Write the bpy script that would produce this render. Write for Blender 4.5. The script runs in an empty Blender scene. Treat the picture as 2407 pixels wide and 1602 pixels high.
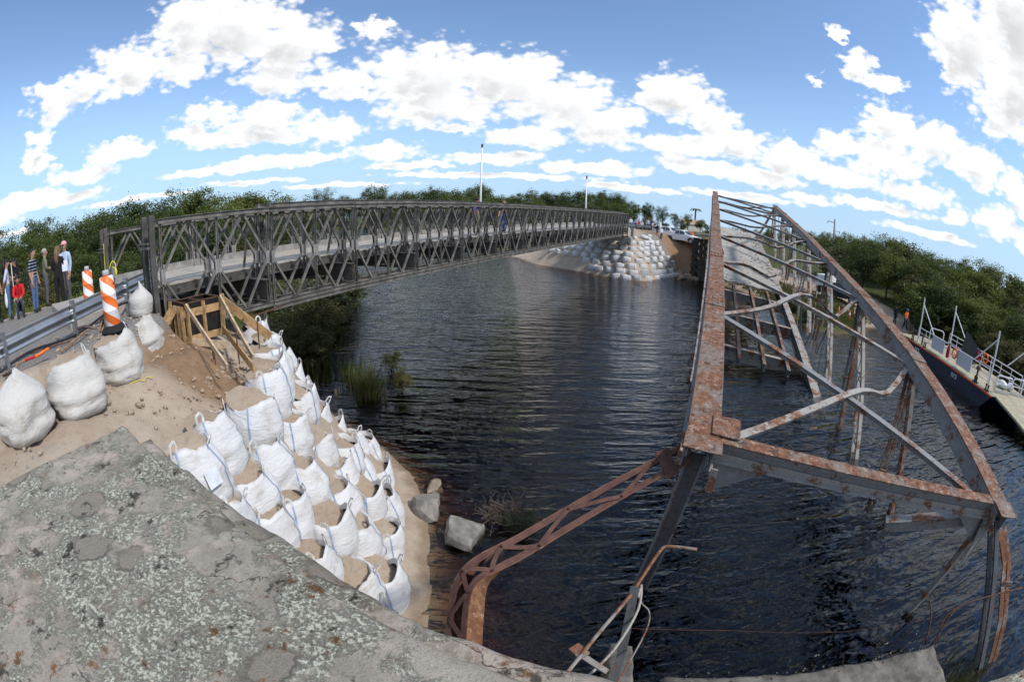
import bpy, bmesh, math, random
import numpy as np
from mathutils import Vector, Matrix, Quaternion
random.seed(7)
SC = bpy.context.scene
COL = SC.collection
R = math.radians
WATER_TO_CAM = 6.2            # metres from the water to the lens; water is z = 0

# ------------------------------------------------------------------ camera
cam_d = bpy.data.cameras.new('camera')
cam = bpy.data.objects.new('camera', cam_d)
COL.objects.link(cam)
SC.camera = cam
cam_d.type = 'PANO'
_c = cam_d.cycles if hasattr(cam_d, 'cycles') and hasattr(cam_d.cycles, 'panorama_type') else cam_d
_c.panorama_type = 'FISHEYE_EQUISOLID'
_c.fisheye_lens = 36.0 * 1090.58 / 2407.0
_c.fisheye_fov = R(200)
cam_d.sensor_fit = 'HORIZONTAL'
cam_d.sensor_width = 36.0
cam_d.sensor_height = 36.0 * 681 / 1024
cam_d.clip_start = 0.01
cam_d.clip_end = 5000
PITCH, ROLL = .2712, .0317
_f = Vector((0, math.cos(PITCH), -math.sin(PITCH)))
_u = Vector((0, math.sin(PITCH), math.cos(PITCH)))
_r = Vector((1, 0, 0))
_r2 = _r * math.cos(ROLL) + _u * math.sin(ROLL)
_u2 = _u * math.cos(ROLL) - _r * math.sin(ROLL)
cam.matrix_world = Matrix(((_r2.x, _u2.x, -_f.x, 0), (_r2.y, _u2.y, -_f.y, 0),
                           (_r2.z, _u2.z, -_f.z, WATER_TO_CAM), (0, 0, 0, 1)))

# ------------------------------------------------------------------ light and exposure
SUN_AZ, SUN_EL = R(118), R(47)          # azimuth clockwise from +y
SUN_STRENGTH, SKY_STRENGTH = 2.7, 0.145
SC.view_settings.view_transform = 'Standard'
SC.view_settings.look = 'None'
SC.view_settings.exposure = 0.36
SC.view_settings.gamma = 1.0
sd = bpy.data.lights.new('sun', 'SUN')
sd.energy = SUN_STRENGTH
sd.angle = R(6)
sd.color = (1.0, .94, .855)
sun = bpy.data.objects.new('sun', sd)
COL.objects.link(sun)
_sdir = Vector((math.sin(SUN_AZ) * math.cos(SUN_EL), math.cos(SUN_AZ) * math.cos(SUN_EL), math.sin(SUN_EL)))
sun.rotation_euler = (-_sdir).to_track_quat('-Z', 'Y').to_euler()
sun.location = _sdir * 200

SC.cycles.max_bounces = 6
SC.cycles.diffuse_bounces = 2
SC.cycles.glossy_bounces = 3
SC.cycles.transmission_bounces = 2
SC.cycles.transparent_max_bounces = 12
SC.cycles.volume_bounces = 0
SC.cycles.caustics_reflective = False
SC.cycles.caustics_refractive = False
SC.cycles.sample_clamp_indirect = 5
SC.cycles.sample_clamp_direct = 6
try:
    SC.cycles.use_denoising = True
    SC.cycles.denoiser = 'OPENIMAGEDENOISE'
except Exception:
    pass


class NT:
    """small helper to wire shader nodes"""
    def __init__(s, tree):
        s.t = tree
    def n(s, typ, **kw):
        nd = s.t.nodes.new(typ)
        for a, v in kw.items():
            if a.startswith('i_'):
                key = a[2:]
                key = int(key) if key.isdigit() else key.replace('_', ' ')
                sock = nd.inputs[key]
                if isinstance(v, bpy.types.NodeSocket):
                    s.t.links.new(v, sock)
                else:
                    sock.default_value = v
            else:
                setattr(nd, a, v)
        return nd
    def math(s, op, a, b=None, c=None, clamp=False):
        nd = s.t.nodes.new('ShaderNodeMath'); nd.operation = op; nd.use_clamp = clamp
        for k, v in enumerate((a, b, c)):
            if v is None: continue
            if isinstance(v, bpy.types.NodeSocket): s.t.links.new(v, nd.inputs[k])
            else: nd.inputs[k].default_value = v
        return nd.outputs[0]
    def vmath(s, op, a, b=None, out=0):
        nd = s.t.nodes.new('ShaderNodeVectorMath'); nd.operation = op
        for k, v in enumerate((a, b)):
            if v is None: continue
            if isinstance(v, bpy.types.NodeSocket): s.t.links.new(v, nd.inputs[k])
            else: nd.inputs[k].default_value = v
        return nd.outputs[out]
    def ramp(s, fac, stops, interp='LINEAR'):
        nd = s.t.nodes.new('ShaderNodeValToRGB')
        cr = nd.color_ramp; cr.interpolation = interp
        while len(cr.elements) < len(stops): cr.elements.new(.5)
        for e, (p, c) in zip(cr.elements, stops):
            e.position = p
            e.color = (c, c, c, 1) if isinstance(c, (int, float)) else (*c, 1)
        s.t.links.new(fac, nd.inputs[0])
        return nd.outputs[0]
    def mix(s, fac, a, b, typ='MIX'):
        nd = s.t.nodes.new('ShaderNodeMix'); nd.data_type = 'RGBA'; nd.blend_type = typ
        for k, v in ((0, fac), (6, a), (7, b)):
            if isinstance(v, bpy.types.NodeSocket): s.t.links.new(v, nd.inputs[k])
            elif k == 0: nd.inputs[0].default_value = v
            else: nd.inputs[k].default_value = (*v, 1)
        return nd.outputs[2]
    def noise(s, vec, scale, detail=4, rough=.55, dist=0.0, out='Fac'):
        nd = s.n('ShaderNodeTexNoise')
        nd.inputs['Scale'].default_value = scale; nd.inputs['Detail'].default_value = detail
        nd.inputs['Roughness'].default_value = rough; nd.inputs['Distortion'].default_value = dist
        if vec is not None: s.t.links.new(vec, nd.inputs['Vector'])
        return nd.outputs[out]
    def sstep(s, v, lo, hi):
        nd = s.n('ShaderNodeMapRange'); nd.interpolation_type = 'SMOOTHSTEP'
        s.t.links.new(v, nd.inputs[0])
        nd.inputs[1].default_value = lo; nd.inputs[2].default_value = hi
        return nd.outputs[0]


# ------------------------------------------------------------------ sky: Nishita plus fair-weather cumulus
world = bpy.data.worlds.new('World')
SC.world = world
world.use_nodes = True
wt = world.node_tree
wt.nodes.clear()
W = NT(wt)
# cloud heaps: azimuth, elevation, half width, half height (degrees)
CLOUDS = [(-60, 16.5, 4.5, 2.6), (-61.5, 12.2, 2.2, 1.8), (-50.5, 19.5, 6.5, 3.2), (-56, 18, 4, 3), (-44, 19.5, 5, 2.6),
          (-37, 23.5, 10.5, 5.2), (-43, 24, 6.5, 4.5), (-29, 21.5, 7, 5.0), (-31, 17.5, 5.5, 3), (-18.5, 23.2, 3.0, 1.5),
          (-22, 16.5, 5, 2.6), (-11.5, 17.5, 10, 5.0), (-10, 13.5, 9, 3), (-2, 17.0, 9, 4.6), (5, 14.5, 8, 4.6), (11, 12.0, 6, 3.2),
          (-39, 13.4, 4.4, 1.8), (-31, 12.4, 6, 2.4), (-22.5, 10.6, 5, 2.0), (-34, 10.4, 10, 1.5), (-42, 11.2, 3.5, 1.7),
          (-50.5, 10.0, 4.5, 1.7), (-55, 8.2, 6, 1.3), (-62, 10.2, 2.6, 1.3), (-62, 6.0, 6, 1.5), (-68, 5.5, 6, 1.6), (-55, 5.8, 4, .8),
          (-16, 8.0, 5, 1.2), (-28, 7.3, 10, .9), (-13, 6.2, 6, .6), (1, 9.8, 6, 1.5), (-3, 7.2, 8, .9), (9, 6.4, 9, 1.1), (-36, 6.6, 9, .6),
          (19.5, 16.2, 5.6, 3.6), (24, 13.6, 3.2, 3.4), (16.5, 15.8, 2.8, 2.2), (20, 10.0, 6, 1.9), (27, 11.2, 5.5, 2.3), (33, 9.8, 5, 2.6),
          (23, 7.6, 8, 1.2), (30, 7.0, 7, 1.1), (43.5, 22.0, 2.6, 2.0), (47, 20.6, 3.2, 1.6), (41.3, 25.5, 1.4, 1.8), (38, 20, 2.2, 1.0),
          (60, 26, 6.5, 6.5), (66, 21, 7.5, 6), (69, 29, 9, 10), (63, 18, 4, 3), (57.5, 23, 3, 2.2),
          (47, 15.8, 5, 2.6), (53, 14.2, 6, 2.6), (59, 12.6, 4.5, 2.8), (41, 12.2, 5, 2.2), (46, 11.5, 7, 2.4), (64, 11.2, 3.6, 2.2),
          (40, 8.6, 7, 1.4), (50, 8.0, 7, 1.6), (62, 7.2, 4.2, 2.0), (56, 6.2, 2.2, 1.1), (68, 5.5, 4, 1.6), (44, 5.8, 9, .8), (-3, 5.0, 14, .5),
          (-70, 3.2, 8, .5), (-48, 4.4, 8, .45), (-20, 3.9, 9, .4), (14, 4.2, 8, .5), (28, 4.6, 8, .7), (36, 5.4, 5, .6), (52, 4.0, 8, .5), (-33, 4.9, 7, .45), (-8, 10.6, 3, .6), (66, 8.8, 3, 1.2), (-65, 41, 14, 5), (-30, 45, 18, 6),
          (5, 41, 13, 5), (40, 43, 14, 5), (70, 48, 14, 6), (-50, 59, 25, 6), (10, 60, 25, 6), (60, 65, 30, 6), (-20, 76, 50, 6), (60, 82, 60, 5)]
gtree = bpy.data.node_groups.new('cloud_field', 'ShaderNodeTree')
gtree.interface.new_socket('AzEl', in_out='INPUT', socket_type='NodeSocketVector')
gtree.interface.new_socket('Field', in_out='OUTPUT', socket_type='NodeSocketFloat')
gtree.interface.new_socket('Smooth', in_out='OUTPUT', socket_type='NodeSocketFloat')
G = NT(gtree)
gi = G.n('NodeGroupInput'); go = G.n('NodeGroupOutput')
azel = gi.outputs[0]
nv = G.vmath('MULTIPLY', azel, (1.0, 1.7, 1.0))
n1 = G.noise(nv, .17, 8, .60, .35)
n2 = G.noise(nv, .62, 7, .68, .2)
wv = G.vmath('SUBTRACT', G.noise(nv, .30, 5, .62, 0, 'Color'), (.5, .5, .5))
wv = G.vmath('MULTIPLY', wv, (7.0, 4.6, 0))
lowf = G.sstep(G.n('ShaderNodeSeparateXYZ', i_0=azel).outputs[1], 1.0, 16.0)
wsc = G.math('ADD', .22, G.math('MULTIPLY', lowf, .78))
wvs = G.n('ShaderNodeVectorMath', operation='SCALE', i_0=wv); gtree.links.new(wsc, wvs.inputs['Scale'])
azel0 = azel
azel = G.vmath('ADD', azel, wvs.outputs[0])
fld = None
for (a, e, w, h) in CLOUDS:
    v = G.vmath('SUBTRACT', azel, (a, e, 0))
    v = G.vmath('MULTIPLY', v, (1 / w, 1 / h, 0))
    L = G.vmath('LENGTH', v, out='Value')
    fld = L if fld is None else G.math('SMOOTH_MIN', fld, L, .12)
fld = G.math('SUBTRACT', .99, fld)
fld = G.math('MAXIMUM', fld, -1.2)
fld = G.math('ADD', fld, G.math('MULTIPLY', G.math('SUBTRACT', n1, .5), .6))
n4 = G.noise(nv, .30, 3, .5)
gtree.links.new(G.math('ADD', fld, G.math('MULTIPLY', G.math('SUBTRACT', n4, .5), .9)), go.inputs[1])
def billow(sc):
    vo = G.n('ShaderNodeTexVoronoi', voronoi_dimensions='2D', feature='SMOOTH_F1')
    vo.inputs['Scale'].default_value = sc; vo.inputs['Smoothness'].default_value = .35
    gtree.links.new(G.vmath('ADD', nv, G.vmath('MULTIPLY', wv, (.10, .16, 0))), vo.inputs['Vector'])
    return G.math('SUBTRACT', .42, vo.outputs['Distance'])
fld = G.math('ADD', fld, G.math('MULTIPLY', billow(.30), .55))
fld = G.math('ADD', fld, G.math('MULTIPLY', billow(.85), .34))
fld = G.math('ADD', fld, G.math('MULTIPLY', G.math('SUBTRACT', n2, .5), .38))
gtree.links.new(fld, go.inputs[0])

tc = W.n('ShaderNodeTexCoord')
sep = W.n('ShaderNodeSeparateXYZ', i_0=tc.outputs['Generated'])
az = W.math('MULTIPLY', W.math('ARCTAN2', sep.outputs[0], W.math('ABSOLUTE', sep.outputs[1])), 180 / math.pi)
el = W.math('MULTIPLY', W.math('ARCSINE', sep.outputs[2]), 180 / math.pi)
comb = W.n('ShaderNodeCombineXYZ', i_0=az, i_1=el, i_2=0.0)
g1 = W.n('ShaderNodeGroup', node_tree=gtree); wt.links.new(comb.outputs[0], g1.inputs[0])
up = W.vmath('ADD', comb.outputs[0], (0.8, 1.9, 0))
g2 = W.n('ShaderNodeGroup', node_tree=gtree); wt.links.new(up, g2.inputs[0])
alpha = W.sstep(g1.outputs[0], -.05, .40)
alpha = W.math('MULTIPLY', alpha, W.sstep(el, .3, 3.0))
thick = W.math('MULTIPLY', W.sstep(g2.outputs[1], .15, 1.15), W.sstep(g1.outputs[1], .1, .65))
ccol = W.mix(thick, (.87, .87, .875), (.55, .56, .575))
puff = W.noise(W.vmath('MULTIPLY', comb.outputs[0], (1, 1.4, 1)), .45, 5, .6)
ccol = W.mix(W.math('MULTIPLY', W.sstep(puff, .45, .72), .10), ccol, (.56, .575, .60))
sky = W.n('ShaderNodeTexSky', sky_type='NISHITA')
sky.sun_disc = False
sky.sun_elevation = SUN_EL
sky.sun_rotation = SUN_AZ
sky.altitude = 30
sky.air_density = 1.0
sky.dust_density = .0
sky.ozone_density = 3.2
haze_f = W.math('MULTIPLY', W.sstep(el, 22.0, 0.0), .88)
skyc = W.mix(haze_f, sky.outputs[0], (2.35, 3.55, 5.1))
bg1 = W.n('ShaderNodeBackground', i_Color=skyc, i_Strength=SKY_STRENGTH)
bg2 = W.n('ShaderNodeBackground', i_Color=ccol, i_Strength=1.0)
mx = W.n('ShaderNodeMixShader', i_0=alpha, i_1=bg1.outputs[0], i_2=bg2.outputs[0])
W.n('ShaderNodeOutputWorld', i_Surface=mx.outputs[0])
world.cycles.sampling_method = 'MANUAL'
world.cycles.sample_map_resolution = 512
# ------------------------------------------------------------------ mesh helpers
MATS = {}
SMOOTH_DEFAULT = False


def link(o, parent=None):
    COL.objects.link(o)
    if parent is not None:
        o.parent = parent
    return o


def empty(name, loc=(0, 0, 0), rz=0.0, parent=None):
    o = bpy.data.objects.new(name, None)
    o.empty_display_size = .2
    o.location = loc
    o.rotation_euler = (0, 0, rz)
    return link(o, parent)


def tag(o, label=None, cat=None, group=None, kind=None):
    if label: o['label'] = label
    if cat: o['category'] = cat
    if group: o['group'] = group
    if kind: o['kind'] = kind
    return o


def copy_tree(o, parent=None, keep=True):
    c = o.copy()
    COL.objects.link(c)
    c.parent = parent
    for ch in list(o.children):
        copy_tree(ch, c)
    return c


class MB:
    """collects faces and turns them into one mesh object"""
    def __init__(s):
        s.v = []; s.f = []; s.m = []; s.mats = []; s.mi = 0; s.sm = []; s.smooth = False
    def mat(s, m):
        if m not in s.mats: s.mats.append(m)
        s.mi = s.mats.index(m)
        return s
    def add(s, verts, faces):
        b = len(s.v)
        s.v.extend([tuple(p) for p in verts])
        for f in faces:
            s.f.append(tuple(i + b for i in f)); s.m.append(s.mi); s.sm.append(s.smooth)
    def frame_box(s, c, ax, ay, az, sx, sy, sz):
        c = Vector(c); X = Vector(ax) * (sx / 2); Y = Vector(ay) * (sy / 2); Z = Vector(az) * (sz / 2)
        vs = [c + X * i + Y * j + Z * k for k in (-1, 1) for j in (-1, 1) for i in (-1, 1)]
        s.add(vs, [(0, 2, 3, 1), (4, 5, 7, 6), (0, 1, 5, 4), (2, 6, 7, 3), (0, 4, 6, 2), (1, 3, 7, 5)])
    def box(s, c, size, rz=0.0):
        cz, sz_ = math.cos(rz), math.sin(rz)
        s.frame_box(c, (cz, sz_, 0), (-sz_, cz, 0), (0, 0, 1), *size)
        return s
    def beam(s, p0, p1, w, h, up=(0, 0, 1), roll=0.0, off=(0, 0)):
        p0, p1 = Vector(p0), Vector(p1)
        d = p1 - p0; L = d.length
        if L < 1e-6: return s
        d /= L
        upv = Vector(up)
        if abs(d.dot(upv)) > .985: upv = Vector((0, 1, 0)) if abs(d.y) < .9 else Vector((1, 0, 0))
        y = upv.cross(d).normalized(); z = d.cross(y).normalized()
        if roll:
            q = Quaternion(d, roll); y = q @ y; z = q @ z
        s.frame_box((p0 + p1) / 2 + y * off[0] + z * off[1], d, y, z, L, w, h)
        return s
    def ibeam(s, p0, p1, w, h, t=.015, tw=.012, up=(0, 0, 1)):
        s.beam(p0, p1, w, t, up, off=(0, h / 2 - t / 2))
        s.beam(p0, p1, w, t, up, off=(0, -h / 2 + t / 2))
        s.beam(p0, p1, tw, h - 2 * t - .002, up)
        return s
    def angle(s, p0, p1, w, h, t=.014, up=(0, 0, 1)):
        s.beam(p0, p1, w, t, up, off=(0, h / 2 - t / 2))
        s.beam(p0, p1, t, h - t - .001, up, off=(0, -t / 2))
        return s
    def tube(s, pts, r, n=8, cap=True, radii=None):
        pts = [Vector(p) for p in pts]
        rings = []
        prev = None
        for i, p in enumerate(pts):
            if i == 0: d = pts[1] - p
            elif i == len(pts) - 1: d = p - pts[i - 1]
            else: d = (pts[i + 1] - p).normalized() + (p - pts[i - 1]).normalized()
            d.normalize()
            if prev is None:
                a = Vector((0, 0, 1)) if abs(d.z) < .9 else Vector((1, 0, 0))
                y = a.cross(d).normalized()
            else:
                y = (prev - d * prev.dot(d)).normalized()
            prev = y
            z = d.cross(y)
            rr = radii[i] if radii else r
            rings.append([p + (y * math.cos(2 * math.pi * k / n) + z * math.sin(2 * math.pi * k / n)) * rr for k in range(n)])
        vs = [v for rg in rings for v in rg]
        fs = []
        for i in range(len(pts) - 1):
            for k in range(n):
                a = i * n + k; b = i * n + (k + 1) % n
                fs.append((a, b, b + n, a + n))
        if cap:
            fs.append(tuple(range(n - 1, -1, -1)))
            fs.append(tuple((len(pts) - 1) * n + k for k in range(n)))
        s.add(vs, fs)
        return s
    def lathe(s, prof, c=(0, 0, 0), n=20, sx=1, sy=1):
        """prof: list of (radius, z)"""
        vs = []
        for r_, z in prof:
            for k in range(n):
                a = 2 * math.pi * k / n
                vs.append((c[0] + r_ * math.cos(a) * sx, c[1] + r_ * math.sin(a) * sy, c[2] + z))
        fs = []
        for i in range(len(prof) - 1):
            for k in range(n):
                a = i * n + k; b = i * n + (k + 1) % n
                fs.append((a, b, b + n, a + n))
        fs.append(tuple(range(n - 1, -1, -1)))
        fs.append(tuple((len(prof) - 1) * n + k for k in range(n)))
        s.add(vs, fs)
        return s
    def prism(s, poly, axis0, ax, ay, thick_vec):
        """polygon (2d) in plane (ax, ay) at axis0, extruded by thick_vec"""
        o = Vector(axis0); X = Vector(ax); Y = Vector(ay); T = Vector(thick_vec)
        a = [o + X * p[0] + Y * p[1] for p in poly]
        b = [p + T for p in a]
        n = len(poly)
        fs = [tuple(range(n - 1, -1, -1)), tuple(range(n, 2 * n))]
        for k in range(n):
            fs.append((k, (k + 1) % n, n + (k + 1) % n, n + k))
        s.add(a + b, fs)
        return s
    def ball(s, c, rx, ry, rz, nu=10, nv=7):
        prof = []
        vs = [(c[0], c[1], c[2] - rz)]
        for j in range(1, nv):
            t = math.pi * j / nv
            for k in range(nu):
                a = 2 * math.pi * k / nu
                vs.append((c[0] + rx * math.sin(t) * math.cos(a), c[1] + ry * math.sin(t) * math.sin(a), c[2] - rz * math.cos(t)))
        vs.append((c[0], c[1], c[2] + rz))
        fs = []
        for k in range(nu):
            fs.append((0, 1 + (k + 1) % nu, 1 + k))
            for j in range(nv - 2):
                a = 1 + j * nu + k; b = 1 + j * nu + (k + 1) % nu
                fs.append((a, b, b + nu, a + nu))
            a = 1 + (nv - 2) * nu
            fs.append((a + k, a + (k + 1) % nu, len(vs) - 1))
        s.add(vs, fs)
        return s
    def mesh(s, name, origin=(0, 0, 0)):
        me = bpy.data.meshes.new(name)
        o = Vector(origin)
        me.from_pydata([tuple(Vector(p) - o) for p in s.v], [], s.f)
        for m in s.mats: me.materials.append(MATS[m])
        if len(s.mats) > 1: me.polygons.foreach_set('material_index', s.m)
        if any(s.sm): me.polygons.foreach_set('use_smooth', s.sm)
        me.update()
        return me
    def build(s, name, mat=None, parent=None, origin=None, local=False):
        """vertices are in world space; the object's origin is put at the middle of its base.
        local=True: vertices are already in the parent's space and stay there."""
        if mat and not s.mats: s.mat(mat)
        arr = np.array(s.v)
        if local:
            me = s.mesh(name)
            o = bpy.data.objects.new(name, me)
            return link(o, parent)
        if origin is None:
            lo, hi = arr.min(0), arr.max(0)
            origin = ((lo[0] + hi[0]) / 2, (lo[1] + hi[1]) / 2, lo[2])
        me = s.mesh(name, origin)
        o = bpy.data.objects.new(name, me)
        o.location = Vector(origin) - (Vector(parent.location) if parent is not None else Vector((0, 0, 0)))
        return link(o, parent)


def part(name, mat, parent, fn, **kw):
    m = MB(); m.mat(mat); fn(m)
    return m.build(name, mat, parent, **kw)


def obj_from(name, me, parent=None, loc=(0, 0, 0), rot=(0, 0, 0), scale=None):
    o = bpy.data.objects.new(name, me)
    o.location = loc
    o.rotation_euler = rot
    if scale is not None: o.scale = scale if not isinstance(scale, (int, float)) else (scale,) * 3
    return link(o, parent)


def bevel_mesh(me, width=.01, seg=1):
    bm = bmesh.new(); bm.from_mesh(me)
    bmesh.ops.bevel(bm, geom=list(bm.edges), offset=width, segments=seg, affect='EDGES', profile=.6)
    bm.to_mesh(me); bm.free()
    return me


_perm = np.random.RandomState(3).permutation(4096)


def vnoise(x, y, z=0.0):
    """value noise on arrays, about -1..1"""
    x = np.asarray(x, float); y = np.asarray(y, float); z = np.asarray(z, float) + 0 * x
    xi = np.floor(x).astype(int); yi = np.floor(y).astype(int); zi = np.floor(z).astype(int)
    xf = x - xi; yf = y - yi; zf = z - zi
    u = xf * xf * (3 - 2 * xf); v = yf * yf * (3 - 2 * yf); w = zf * zf * (3 - 2 * zf)
    def h(a, b, c):
        return _perm[(_perm[(_perm[a & 4095] + b) & 4095] + c) & 4095] / 2047.5 - 1
    def l(a, b, t): return a + (b - a) * t
    x0 = l(l(h(xi, yi, zi), h(xi + 1, yi, zi), u), l(h(xi, yi + 1, zi), h(xi + 1, yi + 1, zi), u), v)
    x1 = l(l(h(xi, yi, zi + 1), h(xi + 1, yi, zi + 1), u), l(h(xi, yi + 1, zi + 1), h(xi + 1, yi + 1, zi + 1), u), v)
    return l(x0, x1, w)


def fbm(x, y, z=0.0, o=4):
    a = 0; s_ = 1.0; f = 1.0
    for k in range(o):
        a = a + s_ * vnoise(np.asarray(x) * f + 17.3 * k, np.asarray(y) * f + 5.1 * k, np.asarray(z) * f + 9.7 * k)
        s_ *= .5; f *= 2.03
    return a


# ------------------------------------------------------------------ materials
def new_mat(name):
    m = bpy.data.materials.new(name)
    m.use_nodes = True
    m.node_tree.nodes.clear()
    MATS[name] = m
    N = NT(m.node_tree)
    out = N.n('ShaderNodeOutputMaterial')
    return m, N, out


def coords(N, kind='Object'):
    return N.n('ShaderNodeTexCoord').outputs[kind]


def world_pos(N):
    return N.n('ShaderNodeNewGeometry').outputs['Position']


def bsdf(N, out, col, rough=.7, metal=0.0, bump=None, bstr=.3, bdist=.02, spec=.3):
    b = N.n('ShaderNodeBsdfPrincipled')
    for key, v in (('Base Color', col), ('Roughness', rough), ('Metallic', metal), ('Specular IOR Level', spec)):
        if isinstance(v, bpy.types.NodeSocket): N.t.links.new(v, b.inputs[key])
        elif key == 'Base Color': b.inputs[key].default_value = (*v, 1)
        else: b.inputs[key].default_value = v
    if bump is not None:
        bp = N.n('ShaderNodeBump', i_Strength=bstr, i_Distance=bdist, i_Height=bump)
        N.t.links.new(bp.outputs[0], b.inputs['Normal'])
    N.t.links.new(b.outputs[0], out.inputs['Surface'])
    return b


def simple(name, col, rough=.6, metal=0.0, var=.12, scale=6.0, bump=.0, spec=.3, dirt=None, dirt_amt=.4):
    m, N, out = new_mat(name)
    p = world_pos(N)
    n = N.noise(p, scale, 5, .6)
    c = N.mix(N.sstep(n, .3, .7), tuple(max(0, x * (1 - var)) for x in col), tuple(min(1, x * (1 + var)) for x in col))
    if dirt is not None:
        n2 = N.noise(p, scale * .45, 6, .65)
        c = N.mix(N.math('MULTIPLY', N.sstep(n2, .48, .68), dirt_amt), c, dirt)
    bsdf(N, out, c, rough, metal, n if bump else None, bump, .01, spec)
    return m


simple('galv', (.17, .16, .145), .55, .18, .4, 4, .05, dirt=(.10, .082, .062), dirt_amt=.65)
simple('galv_light', (.29, .28, .265), .5, .2, .25, 5, .05, dirt=(.16, .14, .115))
simple('galv_deck', (.36, .34, .305), .75, .0, .18, 2.0, .1, dirt=(.42, .34, .25), dirt_amt=.75)
simple('galv_dark', (.085, .08, .074), .6, .1, .3, 4, .05, dirt=(.07, .06, .05))
simple('old_concrete', (.125, .115, .10), .9, 0, .35, 6, .4, dirt=(.26, .24, .21), dirt_amt=.6)
simple('concrete', (.34, .32, .29), .85, 0, .15, 5, .3, dirt=(.25, .23, .2), dirt_amt=.5)
simple('black_plastic', (.02, .02, .022), .55)
simple('rubber', (.018, .018, .02), .8)
simple('white_plastic', (.78, .78, .78), .4, 0, .04, 6, dirt=(.6, .58, .55), dirt_amt=.2)
simple('grey_plastic', (.42, .43, .44), .5)
simple('orange_plastic', (.82, .17, .03), .45, 0, .06)
simple('white_paint', (.78, .79, .80), .35, 0, .04, 3, dirt=(.6, .6, .6), dirt_amt=.3)
simple('car_white', (.80, .80, .80), .22, 0, .02, 3, spec=.6, dirt=(.55, .5, .45), dirt_amt=.25)
simple('car_dark', (.022, .024, .028), .25, 0, .1, spec=.6, dirt=(.12, .1, .08), dirt_amt=.35)
simple('glass_dark', (.018, .022, .026), .08, 0, .1, spec=.9)
simple('lamp_red', (.45, .02, .02), .3)
simple('lamp_clear', (.7, .7, .68), .15)
simple('rim', (.5, .5, .5), .35, .7)
simple('yellow_paint', (.62, .36, .04), .45)
simple('rope_yellow', (.62, .58, .04), .7)
simple('plank', (.42, .27, .13), .75, 0, .3, 9, .2, dirt=(.22, .14, .07), dirt_amt=.5)
simple('plank_pale', (.50, .39, .26), .75, 0, .25, 9, .2, dirt=(.3, .22, .14), dirt_amt=.5)
simple('ply_black', (.014, .013, .012), .5, 0, .3, 5, dirt=(.06, .045, .03), dirt_amt=.4)
simple('rebar', (.12, .06, .04), .8, .2, .3, 20)
simple('tool_wood', (.28, .17, .09), .6, 0, .3, 20)
simple('tool_steel', (.10, .08, .07), .5, .5, .3, 20)
simple('loop_web', (.62, .62, .6), .8)
simple('seam_blue', (.26, .35, .52), .8)
simple('paper', (.70, .74, .80), .7)
simple('rock_grey', (.22, .205, .185), .85, 0, .35, 4, .5, dirt=(.14, .13, .12), dirt_amt=.5)
simple('rock_brown', (.26, .21, .16), .9, 0, .35, 3, .5, dirt=(.14, .11, .08), dirt_amt=.5)
simple('masonry', (.085, .075, .066), .9, 0, .4, 4, .5, dirt=(.035, .032, .03), dirt_amt=.7)
simple('bark', (.10, .075, .055), .9, 0, .35, 6, .5)
simple('twig', (.12, .085, .06), .9, 0, .35, 6)
simple('hull_blue', (.014, .024, .06), .3, 0, .2, 3, spec=.5)
simple('hull_orange', (.60, .10, .03), .5)
simple('boat_deck', (.38, .34, .24), .7, 0, .15, 3, .05, dirt=(.22, .25, .17), dirt_amt=.6)
simple('boat_green', (.20, .25, .18), .6, 0, .15, 4)
simple('boat_panel', (.62, .65, .70), .35, 0, .04)
simple('red_paint', (.42, .02, .025), .35)
simple('tarp_black', (.012, .013, .016), .5)
simple('skin', (.42, .24, .16), .55, 0, .08, 20)
simple('skin_dark', (.30, .16, .10), .55, 0, .08, 20)
simple('hair_dark', (.012, .010, .010), .5)
simple('hair_brown', (.16, .10, .055), .55, 0, .3, 40)
simple('hair_grey', (.35, .33, .30), .6)
for nm, c in dict(cloth_black=(.012, .012, .014), cloth_lilac=(.50, .52, .68), cloth_jeans=(.09, .15, .30), cloth_navy=(.015, .02, .045),
                  cloth_olive=(.17, .17, .12), cloth_grey=(.10, .10, .11), cloth_red=(.55, .02, .025), cloth_white=(.74, .75, .77),
                  cloth_orange=(.80, .17, .03), cloth_blue=(.05, .12, .42), cloth_pink=(.72, .36, .38), cloth_purple=(.25, .18, .42),
                  cloth_lightblue=(.42, .52, .68), shoe=(.03, .028, .026), shoe_light=(.6, .6, .6)).items():
    simple(nm, c, .85, 0, .15, 14, .15)


def stripes(name, base, stripe, period, width, soft=.04):
    m, N, out = new_mat(name)
    g = N.n('ShaderNodeSeparateXYZ', i_0=world_pos(N)).outputs[2]
    ph = N.math('FRACT', N.math('DIVIDE', g, period))
    c = N.mix(N.math('LESS_THAN', ph, width), base, stripe)
    bsdf(N, out, c, .85)
stripes('cloth_navy_striped', (.015, .02, .05), (.55, .58, .62), .085, .18)
stripes('cloth_bw_striped', (.03, .03, .03), (.72, .72, .72), .13, .5)


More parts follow.
